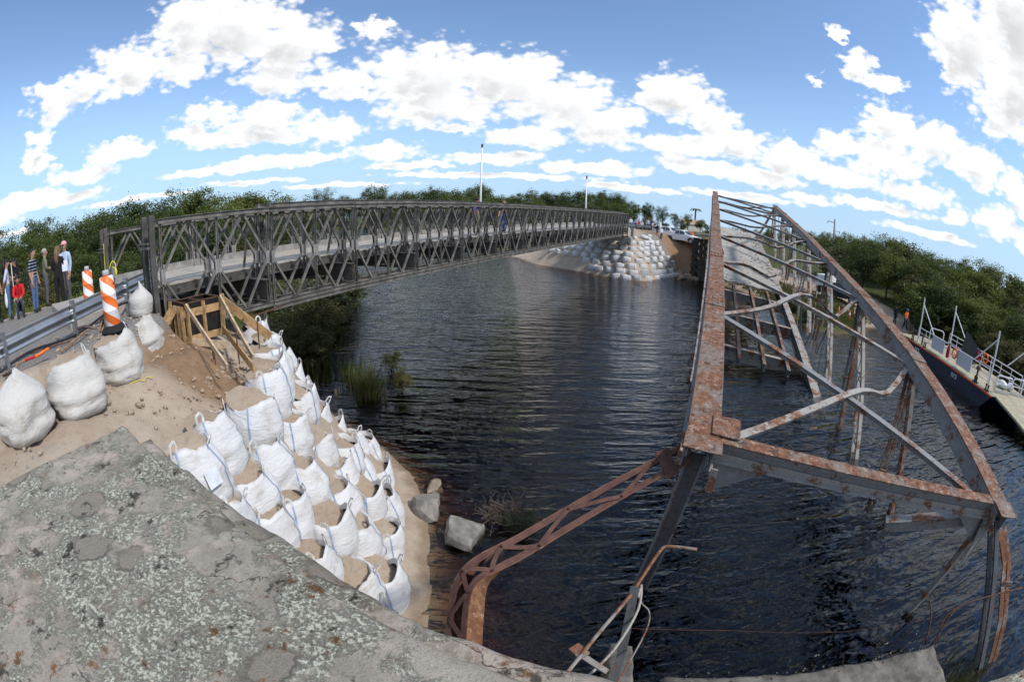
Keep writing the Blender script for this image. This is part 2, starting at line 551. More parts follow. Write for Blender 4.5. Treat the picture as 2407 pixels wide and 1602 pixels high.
# weathered bridge paint: blue-grey coat broken by rust, pale lichen specks and soot
def steel_paint(name, paint, rust_lo, rust_hi, lichen, black, seed):
    m, N, out = new_mat(name)
    p = N.vmath('ADD', world_pos(N), (seed, seed * .7, seed * .3))
    n1 = N.noise(p, 1.9, 9, .72)
    n2 = N.noise(p, 8.5, 6, .7)
    n3 = N.noise(p, 22, 5, .7)
    n4 = N.noise(p, 8.5, 9, .78, .3)
    rustc = N.mix(N.sstep(n2, .3, .7), (.15, .062, .036), (.265, .13, .072))
    rustc = N.mix(N.sstep(n3, .45, .7), rustc, (.075, .038, .030))
    pc = N.mix(N.sstep(n2, .35, .7), paint, tuple(x * .72 for x in paint))
    rf = N.sstep(N.math('ADD', n1, N.math('MULTIPLY', N.math('SUBTRACT', n3, .5), .25)), rust_lo, rust_hi)
    c = N.mix(rf, pc, rustc)
    lf = N.math('MULTIPLY', N.sstep(N.math('ADD', n4, N.math('MULTIPLY', N.math('SUBTRACT', n3, .5), .7)), lichen, lichen + .08), .6)
    c = N.mix(lf, c, (.46, .42, .345))
    n5 = N.noise(p, 6.4, 9, .76, .4)
    bf = N.sstep(n5, black, black + .10)
    c = N.mix(N.math('MULTIPLY', bf, .8), c, (.03, .027, .025))
    h = N.math('ADD', n2, N.math('MULTIPLY', n3, .6))
    bsdf(N, out, c, N.math('ADD', .55, N.math('MULTIPLY', rf, .3)), 0.0, h, .35, .01, .25)


steel_paint('chord_top', (.21, .165, .135), .40, .52, .55, .52, 3)       # rusted cover plates
steel_paint('truss_paint', (.255, .262, .265), .53, .59, .60, .62, 11)   # blue-grey members
steel_paint('truss_pale', (.36, .345, .315), .50, .58, .54, .60, 23)
steel_paint('truss_rusty', (.27, .25, .23), .42, .52, .64, .63, 31)
steel_paint('truss_dark', (.10, .105, .11), .56, .66, .70, .56, 41)


def rust_bare():
    m, N, out = new_mat('rust_bare')
    p = world_pos(N)
    a = N.noise(p, 5, 6, .65); b = N.noise(N.vmath('MULTIPLY', p, (3, 3, .8)), 7, 6, .7)
    c = N.mix(N.sstep(a, .35, .68), (.075, .040, .034), (.125, .064, .050))
    c = N.mix(N.math('MULTIPLY', N.sstep(b, .60, .75), .35), c, (.24, .12, .065))
    bsdf(N, out, c, .8, 0, a, .3, .008, .2)
    m, N, out = new_mat('rust_orange')
    p = world_pos(N)
    a = N.noise(N.vmath('MULTIPLY', p, (2, 2, .6)), 6, 7, .7); b = N.noise(p, 9, 6, .7)
    c = N.mix(N.sstep(a, .38, .66), (.14, .06, .034), (.25, .135, .072))
    c = N.mix(N.math('MULTIPLY', N.sstep(b, .56, .68), .8), c, (.46, .34, .22))
    bsdf(N, out, c, .8, 0, b, .3, .006, .2)
rust_bare()


def bag_mat(name, base, dirt, amt):
    m, N, out = new_mat(name)
    o = coords(N)
    oi = N.n('ShaderNodeObjectInfo').outputs['Random']
    rv = N.vmath('ADD', o, N.n('ShaderNodeCombineXYZ', i_0=N.math('MULTIPLY', oi, 37), i_1=N.math('MULTIPLY', oi, 91), i_2=0.0).outputs[0])
    w = N.noise(N.vmath('MULTIPLY', rv, (1.0, 1.0, 3.2)), 4.5, 5, .6, .8)
    w2 = N.noise(N.vmath('MULTIPLY', rv, (1.0, 1.0, 2.0)), 17, 4, .6, .4)
    d = N.noise(rv, 2.6, 6, .7)
    c = N.mix(N.math('MULTIPLY', N.sstep(d, .48, .74), amt), base, dirt)
    wv = N.n('ShaderNodeTexWave', wave_type='BANDS', bands_direction='Z')
    wv.inputs['Scale'].default_value = 60; N.t.links.new(rv, wv.inputs['Vector'])
    h = N.math('ADD', N.math('ADD', N.math('MULTIPLY', w, 1.0), N.math('MULTIPLY', w2, .25)), N.math('MULTIPLY', wv.outputs['Fac'], .015))
    b = bsdf(N, out, c, .7, 0, h, .5, .05, .2)
bag_mat('bag_white', (.64, .645, .655), (.43, .37, .30), .7)
bag_mat('bag_old', (.54, .53, .505), (.33, .27, .2), .75)


def soil_mat(name, a, b, dark, stone, sc=1.0):
    m, N, out = new_mat(name)
    p = world_pos(N)
    n1 = N.noise(p, .9 * sc, 6, .6); n2 = N.noise(p, 9 * sc, 6, .7); n3 = N.noise(p, 45 * sc, 4, .7)
    c = N.mix(N.sstep(n1, .3, .7), a, b)
    c = N.mix(N.math('MULTIPLY', N.sstep(n2, .5, .75), .7), c, dark)
    c = N.mix(N.math('MULTIPLY', N.sstep(n3, .63, .72), .75), c, stone)
    h = N.math('ADD', N.math('MULTIPLY', n2, 1.0), N.math('MULTIPLY', n3, .5))
    bsdf(N, out, c, .95, 0, h, .7, .04, .1)
soil_mat('bag_soil', (.35, .28, .21), (.42, .345, .27), (.25, .185, .125), (.50, .45, .38))
# ------------------------------------------------------------------ terrain and water
NEAR_POLY = np.array([(2.5, -400), (2.5, -40), (.6, -5), (-.3, 1), (-1.2, 4.7), (-1.28, 5.55), (-1.55, 7.4), (-2.25, 9.5), (-3.7, 11.15),
                      (-6.2, 13.2), (-9.6, 16.0), (-10.6, 22.4), (-12.0, 32.2), (-18, 50), (-44, 110), (-80, 160), (-150, 196), (-300, 230), (-1200, 300),
                      (-1200, -400)])
FAR_POLY = np.array([(.75, 66), (2.7, 58.7), (7.9, 52.6), (11.4, 47.9), (14, 47.6), (17, 51), (20.6, 54.4), (23.2, 52.6), (24.6, 47), (24.2, 40), (22.8, 33),
                     (22.0, 28.4), (24, 27.0), (28.4, 27.6), (30, 29.4), (32.5, 29.6), (35, 25.5), (35.5, 18), (34.5, 9), (36, -3), (50, -40),
                     (110, -150), (160, -400), (1200, -400), (1200, 1200), (-1200, 1200), (-1200, 380), (-300, 290), (-140, 238), (-64, 190), (-24, 120), (-6, 82)])


def poly_sd(px, py, poly):
    """signed distance, positive inside"""
    d = np.full(px.shape, 1e9); inside = np.zeros(px.shape, bool)
    n = len(poly)
    for i in range(n):
        ax, ay = poly[i]; bx, by = poly[(i + 1) % n]
        ex, ey = bx - ax, by - ay
        wx, wy = px - ax, py - ay
        t = np.clip((wx * ex + wy * ey) / (ex * ex + ey * ey), 0, 1)
        d = np.minimum(d, np.hypot(wx - t * ex, wy - t * ey))
        c = (ay > py) != (by > py)
        with np.errstate(divide='ignore', invalid='ignore'):
            xi = ax + (py - ay) * ex / (ey if ey != 0 else 1e-9)
        inside ^= c & (px < xi)
    return np.where(inside, d, -d)


def sm(x, a, b):
    t = np.clip((x - a) / (b - a), 0, 1)
    return t * t * (3 - 2 * t)


BD = np.array([math.sin(.4143), math.cos(.4143)])       # bridge axis in plan
BE = np.array([BD[1], -BD[0]])                          # to the right of it
BP = np.array([-7.0115, 7.0259])                        # near end of the near truss


def ground(px, py, masks=False):
    px = np.asarray(px, float); py = np.asarray(py, float)
    sn = poly_sd(px, py, NEAR_POLY); sf = poly_sd(px, py, FAR_POLY)
    t = (px - BP[0]) * BD[0] + (py - BP[1]) * BD[1]      # along the bridge
    off = (px - BP[0]) * BE[0] + (py - BP[1]) * BE[1]    # right of the near truss
    # near bank: built platform faced with bags, road behind, natural bank upstream
    built = sm(-t, -7.5, -4.0) * sm(off, -14, -9)
    face = np.minimum(np.maximum(sn * .35, (sn - .42) * 1.45), 3.3)
    plat = 3.3 + sm(sn, 2.69, 4.7) * .75
    zc = np.where(sn < 2.69, face, plat)
    road = sm(-px, 6.25, 6.65) * sm(-(t), -.15, .3)
    road = np.maximum(road, sm(-off, .5, 1.0) * sm(-t, -.3, .3))
    zc = zc * (1 - road) + 4.68 * road
    leftslope = sm(-off, 6.2, 12)
    zc = zc * (1 - leftslope) + 2.3 * leftslope
    nat = np.minimum(.25 + sn * .16, 2.3) * sm(sn, 0, 1.2)
    zn = nat * (1 - built) + zc * built
    zn = np.where(sn < 0, sn * .55, zn)
    # far bank
    tf = t - 48.77
    mound = np.exp(-(((px - 11.5) / 9) ** 2 + ((py - 56) / 10) ** 2))
    slope = .14 + 1.0 * np.clip(mound * 1.5, 0, 1)
    ab = np.exp(-(((px - 23.5) / 6) ** 2 + ((py - 55.5) / 6) ** 2))
    slope = slope + .6 * ab
    topz = 2.6 + 2.55 * sm(py + .35 * px, 52, 66) * sm(-abs(px - 25), -60, -25)
    topz = topz + .55 * np.exp(-(((px - 14.2) / 2.4) ** 2 + ((py - 53.3) / 1.5) ** 2)) - .4 * np.exp(-(((px - 12) / 3) ** 2 + ((py - 52.4) / 2) ** 2))
    hill = 3.5 * sm(np.hypot(px, py), 130, 420) * sm(np.degrees(np.arctan2(px, py)), 28, 45)
    zf = np.minimum(sf * slope, topz) + hill
    zf = np.where(sf < 0, sf * .5, zf)
    z = np.where(sn > sf, zn, zf)
    z = np.maximum(z, -3.2)
    # the cut under the camera: abutment stands here, ground drops to the river
    if masks:
        land = np.maximum(sn, sf)
        sand = np.where(sn > sf, built * (1 - .0 * road), np.clip(np.exp(-(((px - 14) / 17) ** 2 + ((py - 58) / 16) ** 2)) * 2.0, 0, 1))
        dirt_road = np.exp(-((poly_sd(px, py, ROAD_R)) / 2.2) ** 2) * (sf > 0)
        dirt_road = np.where(poly_sd(px, py, ROAD_R) > 0, 1, dirt_road)
        sand = np.maximum(sand, dirt_road * (sf > 0.3))
        gravel = np.where(sn > sf, road * sm(-off, -3.0, -.6) * sm(off, -6.4, -5.6), 0)
        gravel = np.where(sf > sn, np.maximum(gravel, np.exp(-(((px - 17.5) / 3.2) ** 2 + ((py - 53.5) / 5) ** 2))), gravel)
        red = np.where(sf > sn, np.exp(-(((px - 21.5) / 7) ** 2 + ((py - 59) / 7) ** 2)), np.exp(-(((px + 5.6) / 1.5) ** 2 + ((py - 6.2) / 1.1) ** 2)) * 1.1)
        return z, sand, gravel, np.clip(red, 0, 1), land
    return z


ROAD_R = np.array([(32, 29.3), (33.5, 33), (33.5, 40), (31, 50), (28, 62), (33, 62), (36, 50), (38.0, 41), (37.2, 33), (34.6, 28.2)])


def gz(x, y):
    return float(ground(np.array([x]), np.array([y]))[0])


def axis(segs):
    out = []
    for a, b, st in segs:
        out.append(np.arange(a, b, st))
    return np.concatenate(out)


def geo(a, b, st, k=1.16):
    v = [a]; s_ = st
    while abs(v[-1]) < abs(b):
        v.append(v[-1] + math.copysign(s_, b)); s_ *= k
    return np.array(v[1:])


gx = np.concatenate([geo(-16, -1100, .8)[::-1], axis([(-16, -8, .22), (-8, 0, .13), (0, 30, .5), (30, 46, .7)]), geo(46, 1100, .9)])
gy = np.concatenate([geo(-6, -380, .5)[::-1], axis([(-6, 2, .4), (2, 13, .13), (13, 44, .5), (44, 66, .33)]), geo(66, 1150, .6)])
GX, GY = np.meshgrid(gx, gy)
GZ, M_sand, M_grav, M_red, M_land = ground(GX, GY, True)
lump = fbm(GX * 1.6, GY * 1.6, 0, 4) * .055 + fbm(GX * 5.5, GY * 5.5, 3, 3) * .022
red_l = np.where(M_red > .25, fbm(GX * 4.2, GY * 4.2, 7, 3) * .05, 0)
far_l = fbm(GX * .35, GY * .35, 2, 3) * .12 * (M_land > 3)
GZ = GZ + (lump + red_l) * (M_land > .05) * np.clip(M_sand + .4, 0, 1) * (1 - .75 * M_grav) + far_l * (1 - M_sand)
nx, ny = len(gx), len(gy)
verts = np.stack([GX.ravel(), GY.ravel(), GZ.ravel()], 1)
idx = np.arange(nx * ny).reshape(ny, nx)
quads = np.stack([idx[:-1, :-1].ravel(), idx[:-1, 1:].ravel(), idx[1:, 1:].ravel(), idx[1:, :-1].ravel()], 1)
me = bpy.data.meshes.new('terrain')
me.vertices.add(len(verts)); me.vertices.foreach_set('co', verts.ravel())
me.loops.add(quads.size); me.loops.foreach_set('vertex_index', quads.ravel())
me.polygons.add(len(quads)); me.polygons.foreach_set('loop_start', np.arange(0, quads.size, 4))
me.polygons.foreach_set('loop_total', np.full(len(quads), 4))
me.polygons.foreach_set('use_smooth', np.ones(len(quads), bool))
me.update(calc_edges=True)
ca = me.color_attributes.new('zone', 'FLOAT_COLOR', 'POINT')
zc = np.stack([M_sand.ravel(), M_grav.ravel(), M_red.ravel(), np.clip(M_land.ravel() / 3, 0, 1)], 1)
ca.data.foreach_set('color', zc.astype(np.float32).ravel())
terrain = obj_from('terrain', me)
terrain['kind'] = 'structure'
tag(terrain, 'sandy river banks with dirt roads and grassy ground', 'ground')


def terrain_mat():
    m, N, out = new_mat('terrain_ground')
    p = world_pos(N)
    at = N.n('ShaderNodeVertexColor', layer_name='zone')
    sp = N.n('ShaderNodeSeparateColor', i_0=at.outputs['Color'])
    sand_f, grav_f, red_f = sp.outputs[0], sp.outputs[1], sp.outputs[2]
    n0 = N.noise(p, .35, 5, .6); n1 = N.noise(p, 1.1, 7, .65); n2 = N.noise(p, 7, 7, .7); n3 = N.noise(p, 38, 4, .7)
    sand = N.mix(N.sstep(n1, .32, .68), (.37, .295, .225), (.46, .385, .305))
    sand = N.mix(N.math('MULTIPLY', N.sstep(n2, .5, .72), .55), sand, (.27, .20, .14))
    sand = N.mix(N.math('MULTIPLY', N.sstep(n0, .52, .66), .55), sand, (.44, .375, .31))
    sand = N.mix(N.math('MULTIPLY', N.sstep(n3, .64, .74), .7), sand, (.52, .46, .38))
    redc = N.mix(N.sstep(n2, .3, .7), (.18, .105, .055), (.28, .175, .10))
    sand = N.mix(N.math('MULTIPLY', N.sstep(N.math('ADD', red_f, N.math('MULTIPLY', N.math('SUBTRACT', n1, .5), .9)), .35, .8), .85), sand, redc)
    gv = N.mix(N.sstep(n3, .35, .65), (.13, .125, .12), (.30, .29, .275))
    gv = N.mix(N.math('MULTIPLY', N.sstep(n1, .45, .7), .5), gv, (.27, .23, .185))
    c = N.mix(N.sstep(grav_f, .35, .75), sand, gv)
    gr = N.mix(N.sstep(n2, .35, .65), (.045, .062, .018), (.085, .095, .034))
    gr = N.mix(N.math('MULTIPLY', N.sstep(n1, .5, .72), .6), gr, (.17, .14, .075))
    edge = N.math('ADD', sand_f, N.math('MULTIPLY', N.math('SUBTRACT', n1, .5), .5))
    c = N.mix(N.sstep(edge, .35, .6), gr, c)
    # wet and silted bed below and at the water's edge
    z = N.n('ShaderNodeSeparateXYZ', i_0=p).outputs[2]
    zz = N.math('ADD', z, N.math('MULTIPLY', N.math('SUBTRACT', n1, .5), .12))
    wet = N.sstep(zz, .13, .02)
    c = N.mix(N.math('MULTIPLY', wet, .55), c, (.16, .10, .055))
    h = N.math('ADD', N.math('MULTIPLY', n2, 1.0), N.math('MULTIPLY', n3, .55))
    bsdf(N, out, c, .95, 0, h, .8, .05, .12)
    return m
me.materials.append(terrain_mat())


def water_mat():
    m, N, out = new_mat('river_water')
    p = world_pos(N)
    rotm = N.n('ShaderNodeMapping', i_Vector=p)
    rotm.inputs['Rotation'].default_value = (0, 0, R(-14))
    rotm.inputs['Scale'].default_value = (.9, 3.6, 1.0)
    a = N.noise(rotm.outputs[0], 1.25, 2, .5, .5)
    rot2 = N.n('ShaderNodeMapping', i_Vector=p)
    rot2.inputs['Rotation'].default_value = (0, 0, R(24))
    rot2.inputs['Scale'].default_value = (1.3, 3.2, 1.0)
    b = N.noise(rot2.outputs[0], 2.8, 1.5, .5, .4)
    rot3 = N.n('ShaderNodeMapping', i_Vector=p)
    rot3.inputs['Rotation'].default_value = (0, 0, R(-6))
    rot3.inputs['Scale'].default_value = (.8, 3.8, 1.0)
    c3 = N.noise(rot3.outputs[0], .42, 1.5, .45, .5)
    calm = N.sstep(N.noise(p, .06, 3, .5), .3, .62)
    h = N.math('ADD', N.math('ADD', N.math('MULTIPLY', a, 1.0), N.math('MULTIPLY', b, .34)), N.math('MULTIPLY', c3, 2.6))
    h = N.math('MULTIPLY', h, N.math('ADD', .85, N.math('MULTIPLY', calm, .35)))
    bp = N.n('ShaderNodeBump', i_Strength=1.0, i_Distance=.07, i_Height=h)
    fr = N.n('ShaderNodeFresnel', i_IOR=1.42); N.t.links.new(bp.outputs[0], fr.inputs['Normal'])
    gl = N.n('ShaderNodeBsdfGlossy', i_Roughness=.02); gl.inputs['Color'].default_value = (1, 1, 1, 1)
    N.t.links.new(bp.outputs[0], gl.inputs['Normal'])
    tr = N.n('ShaderNodeBsdfTransparent'); tr.inputs['Color'].default_value = (.82, .80, .74, 1)
    mxs = N.n('ShaderNodeMixShader', i_0=fr.outputs[0], i_1=tr.outputs[0], i_2=gl.outputs[0])
    N.t.links.new(mxs.outputs[0], out.inputs['Surface'])
    va = N.n('ShaderNodeVolumeAbsorption', i_Density=3.6); va.inputs['Color'].default_value = (.60, .38, .20, 1)
    N.t.links.new(va.outputs[0], out.inputs['Volume'])
water_mat()
w = MB(); w.mat('river_water')
w.frame_box((0, 380, -10), (1, 0, 0), (0, 1, 0), (0, 0, 1), 2150, 1480, 20)
river = w.build('river_water')
tag(river, 'dark rippled river water between the banks', 'river', kind='structure')
# muddy far floor that closes the river bed below the terrain sheet is the terrain itself
# ------------------------------------------------------------------ modular steel panel bridge
PANEL, NPAN = 3.048, 16


def build_panel_bridge():
    root = empty('panel_bridge', (BP[0], BP[1], WATER_TO_CAM - 1.98))
    rz = math.atan2(BD[1], BD[0])
    root.rotation_euler = (0, -math.atan(.0405 / PANEL), rz)
    tag(root, 'grey galvanised steel truss panel bridge spanning the river to the white bag mound', 'bridge')
    L, H = PANEL, 2.134

    def sag(i): return .0009 * (i + .5 - 8) ** 2 - .02
    # piece meshes shared by all panels (panel space: x along, z up, y across)
    def mk(name, fn, mat='galv'):
        m = MB(); m.mat(mat); fn(m); return m.mesh(name)
    def chord(m, z):
        for y in (-.055, .055):
            m.box((L / 2, y, z), (L - .03, .012, .105))
            for zz in (-.047, .047):
                m.box((L / 2, y + math.copysign(.024, y), z + zz), (L - .03, .036, .011))
        for x in (.05, L - .05):
            m.box((x, 0, z), (.06, .098, .09))
        for k in range(1, 8):
            m.box((k * L / 8, 0, z + .03), (.08, .098, .012))
    ms = {}
    ms['bottom_chord'] = mk('bottom_chord', lambda m: chord(m, -.055))
    ms['top_chord'] = mk('top_chord', lambda m: chord(m, H + .055))
    def vert(m, x):
        m.box((x, 0, H / 2), (.056, .014, H - .004)); m.box((x - .024, -.027, H / 2), (.010, .040, H - .006)); m.box((x + .024, -.027, H / 2), (.010, .040, H - .006))
    for nm, x in (('a', .07), ('b', L / 2), ('c', L - .07)):
        ms['vertical_' + nm] = mk('vertical', lambda m, x=x: vert(m, x))
    g = H / 2
    diags = []
    q = L / 4
    for (x0, z0, x1, z1) in ((.07, g, q, H), (q + .06, H, L / 2, g), (L / 2, g, 3 * q - .06, H), (3 * q, H, L - .07, g),
                             (.07, g, q, 0), (q + .06, 0, L / 2, g), (L / 2, g, 3 * q - .06, 0), (3 * q, 0, L - .07, g)):
        def dg(m, a=(x0, 0, z0), b=(x1, 0, z1)):
            m.beam(a, b, .05, .060, (0, 1, 0))
        diags.append(mk('diagonal', dg))
    gus = []
    for x, w in ((.085, .11), (L / 2, .17), (L - .085, .11)):
        def gs(m, x=x, w=w):
            m.box((x, -.037, g), (w, .012, .30)); m.box((x, .037, g), (w, .012, .30))
        gus.append(mk('gusset_plate', gs, 'galv_light'))
    whole = MB(); whole.mat('galv')
    chord(whole, -.055); chord(whole, H + .055)
    for x in (.07, L / 2, L - .07): vert(whole, x)
    for (x0, z0, x1, z1) in ((.07, g, q, H), (q + .06, H, L / 2, g), (L / 2, g, 3 * q - .06, H), (3 * q, H, L - .07, g),
                             (.07, g, q, 0), (q + .06, 0, L / 2, g), (L / 2, g, 3 * q - .06, 0), (3 * q, 0, L - .07, g)):
        whole.beam((x0, 0, z0), (x1, 0, z1), .05, .060, (0, 1, 0))
    whole.mat('galv_light')
    for x, w in ((.085, .11), (L / 2, .17), (L - .085, .11)):
        whole.box((x, -.037, g), (w, .012, .30)); whole.box((x, .037, g), (w, .012, .30))
    whole_me = whole.mesh('truss_panel')
    def reinf(m, z):
        for y in (-.05, .05):
            m.box((L / 2, y, z), (L - .05, .012, .10))
            for zz in (-.045, .045): m.box((L / 2, y + math.copysign(.022, y), z + zz), (L - .05, .032, .010))
        for x in (.02, L - .02):
            m.box((x, 0, z), (.07, .13, .125))
    rtop = mk('reinforcing_chord', lambda m: reinf(m, H + .168))
    rbot = mk('reinforcing_chord', lambda m: reinf(m, -.168))
    for y in (0, .5, 4.3, 4.8):
        for i in range(NPAN):
            z = sag(i)
            if y < 1 and i < 7:
                pe = empty('truss_panel', (i * L, y, z), parent=root)
                for nm, me_ in ms.items():
                    obj_from(nm.split('_a')[0].split('_b')[0].split('_c')[0] if nm.startswith('vertical') else nm, me_, pe)
                for d_ in diags: obj_from('diagonal', d_, pe)
                for d_ in gus: obj_from('gusset_plate', d_, pe)
            else:
                obj_from('truss_panel', whole_me, root, (i * L, y, z))
            if 1 <= i < NPAN - 1:
                obj_from('reinforcing_chord', rtop, root, (i * L, y, z))
                obj_from('reinforcing_chord', rbot, root, (i * L, y, z))
    # bracing frames between the twin panels, rakers, transoms
    def brf(m):
        for x in (-.06, .06): m.box((x, .25, 0), (.05, .42, .03))
        m.beam((-.05, .07, 0), (.05, .43, 0), .03, .03); m.beam((.05, .07, .004), (-.05, .43, .004), .03, .03)
    brm = mk('bracing_frame', brf, 'galv_dark')
    def vbr(m):
        m.box((0, .25, 1.72), (.04, .36, .05)); m.box((0, .25, 1.52), (.04, .36, .05))
        m.box((0, .10, 1.62), (.04, .04, .26)); m.box((0, .40, 1.62), (.04, .04, .26))
    vbm = mk('bracing_frame', vbr, 'galv')
    def trans(m):
        m.ibeam((0, -.12, .30), (0, 4.92, .30), .20, .52, .02, .014)
        for y in (.25, 4.55):
            m.box((.0, y, .30), (.17, .016, .46))
    trm = mk('transom', trans, 'galv_dark')
    def rak(m, s_):
        m.beam((0, .58 if s_ > 0 else 4.22, 1.95), (0, .98 if s_ > 0 else 3.82, .56), .05, .05)
    rk1 = mk('raker', lambda m: rak(m, 1)); rk2 = mk('raker', lambda m: rak(m, -1))
    for i in range(NPAN + 1):
        z = sag(min(i, NPAN - 1) if i < 8 else i - 1)
        for y in (0, 4.3):
            obj_from('bracing_frame', vbm, root, (i * L + (.10 if i < NPAN else -.1), y, z))
            if 0 < i < NPAN: obj_from('bracing_frame', brm, root, (i * L + .25, y, z + H + .12))
        obj_from('transom', trm, root, (i * L - (.22 if i else -.25), 0, z + .012))
        if 0 < i < 9:
            obj_from('raker', rk1, root, (i * L - .22 + (.5 if i == 0 else 0), 0, z)); obj_from('raker', rk2, root, (i * L - .22 + (.5 if i == 0 else 0), 0, z))
    def sway(m):
        m.beam((0, .75, .10), (L - .3, 4.05, .10), .05, .05); m.beam((0, 4.05, .16), (L - .3, .75, .16), .05, .05)
    swm = mk('sway_brace', sway, 'galv_dark')
    def deck(m):
        m.mat('galv_deck'); m.box((L / 2, 2.4, .79), (L - .012, 3.36, .03))
        m.mat('galv_dark')
        for y in (.76, 1.6, 2.4, 3.2, 4.04):
            m.box((L / 2, y, .66), (L - .02, .05, .226))
        for k in range(5):
            for y in (.728,):
                m.mat('black_plastic'); m.lathe([(.045, 0), (.045, .004)], (0, 0, 0), 10) if False else None
    dk = MB(); deck(dk); dkm = dk.mesh('deck_unit')
    def holes(m):
        for k in range(6):
            a = (k + .5) * L / 6
            ring = [(a + .045 * math.cos(t), .7315, .63 + .045 * math.sin(t)) for t in [2 * math.pi * j / 10 for j in range(10)]]
            m.add(ring, [tuple(range(10))])
    hm = mk('lightening_holes', holes, 'black_plastic')
    def kerb(m):
        m.mat('galv_light'); m.box((L / 2, 0, .90), (L - .02, .10, .20))
    kb = mk('kerb', kerb, 'galv_light')
    for i in range(NPAN):
        z = sag(i)
        obj_from('deck_unit', dkm, root, (i * L, 0, z))
        obj_from('kerb', kb, root, (i * L, 3.98, z + .006))
        if i < 9: tag(obj_from('lightening_hole', hm, root, (i * L, 0, z)), kind='stuff')
        if i < 10: obj_from('sway_brace', swm, root, (i * L + .1, 0, z))
    # end posts with bolt holes and bearings
    def epost(m):
        m.mat('galv'); m.box((0, 0, 1.0), (.10, .08, 2.66))
        m.mat('galv_dark')
        for y in (-.05, .05): m.box((.0, y, 1.0), (.13, .010, 2.64))
        m.mat('galv_dark')
        for z in (.2, .7, 1.3, 1.7, 2.1): m.box((-.062, 0, z), (.008, .05, .09))
        m.box((-.09, .25, 1.85), (.05, .5, .05)) if False else None
    ep = MB(); epost(ep); epm = ep.mesh('end_post')
    for x in (-.13, NPAN * L + .13):
        for y in (0, .5, 4.3, 4.8):
            obj_from('end_post', epm, root, (x, y, sag(0)))
        for y in (0, 4.3):
            bx_ = MB(); bx_.mat('galv'); bx_.box((0, .25, 0), (.05, .62, .05)); bx_.box((0, .25, .09), (.05, .62, .03))
            obj_from('tie_bracket', bx_.mesh('tie_bracket'), root, (x - .11 if x < 1 else x + .11, y, 1.72))
            bb = MB(); bb.mat('galv_dark'); bb.box((0, .25, 0), (.5, .95, .10)); bb.box((0, .25, .08), (.3, .8, .06))
            obj_from('bearing', bb.mesh('bearing'), root, (x + (.1 if x < 1 else -.1), y, -.42))
    return root


bridge = build_panel_bridge()


def bridge_pt(x, off, z):
    """a point in bridge space (x along, off right of near truss, z above bottom chord) in world space"""
    return Vector((BP[0] + BD[0] * x + BE[0] * off, BP[1] + BD[1] * x + BE[1] * off, WATER_TO_CAM - 1.98 + .0405 / PANEL * x + z))


# concrete bearing walls and approach slabs at both ends
def abutment(name, x0, x1, label, lo):
    m = MB(); m.mat('concrete')
    c = bridge_pt((x0 + x1) / 2, -2.4, 0)
    m.box((c.x, c.y, (c.z - .47 + lo) / 2), (abs(x1 - x0), 5.9, c.z - .47 - lo), math.atan2(BD[1], BD[0]))
    o = m.build(name)
    bevel_mesh(o.data, .03)
    return tag(o, label, 'abutment')
abutment('bridge_abutment', -.55, .5, 'concrete bearing block under the panel bridge beside the timber formwork', 1.5)
abutment('bridge_abutment', 48.4, 49.6, 'concrete bearing block under the panel bridge at the bag mound', 3.9)
m = MB(); m.mat('concrete')
c = bridge_pt(-1.1, -2.4, .66); m.box((c.x, c.y, c.z - .12), (2.1, 3.6, .30), math.atan2(BD[1], BD[0]))
o = m.build('approach_slab'); bevel_mesh(o.data, .02); tag(o, 'pale concrete approach slab between the guardrail and the bridge deck', 'slab')
m = MB(); m.mat('concrete')
c = bridge_pt(50.6, -2.4, .60); m.box((c.x, c.y, c.z - .1), (2.6, 4.0, .34), math.atan2(BD[1], BD[0]))
c2 = bridge_pt(49.6, .55, .12); m.box((c2.x, c2.y, c2.z), (1.5, .3, .95), math.atan2(BD[1], BD[0]))
o = m.build('wing_wall'); tag(o, 'low concrete wing wall where the bridge meets the far dirt road', 'wall')

# ------------------------------------------------------------------ collapsed riveted truss
TD = Vector((math.sin(.42) * math.cos(.162), math.cos(.42) * math.cos(.162), math.sin(.162)))
TE = Vector((math.cos(.42) * math.cos(.092), -math.sin(.42) * math.cos(.092), -math.sin(.092)))
TN = TE.cross(TD).normalized()
TL = 4.859 * 1.154
TA0 = Vector((2.63, 5.30, WATER_TO_CAM - 2.84))
def TA(i): return TA0 + TD * (TL * i)
def TB(i): return TA0 + TE * 6.0 + TD * (TL * i)
GW = Vector((13.6, 16.5, 0.0))
def GR(s): return GW + TD * s
def GL(s): return GW + TD * s - TE * 5.7


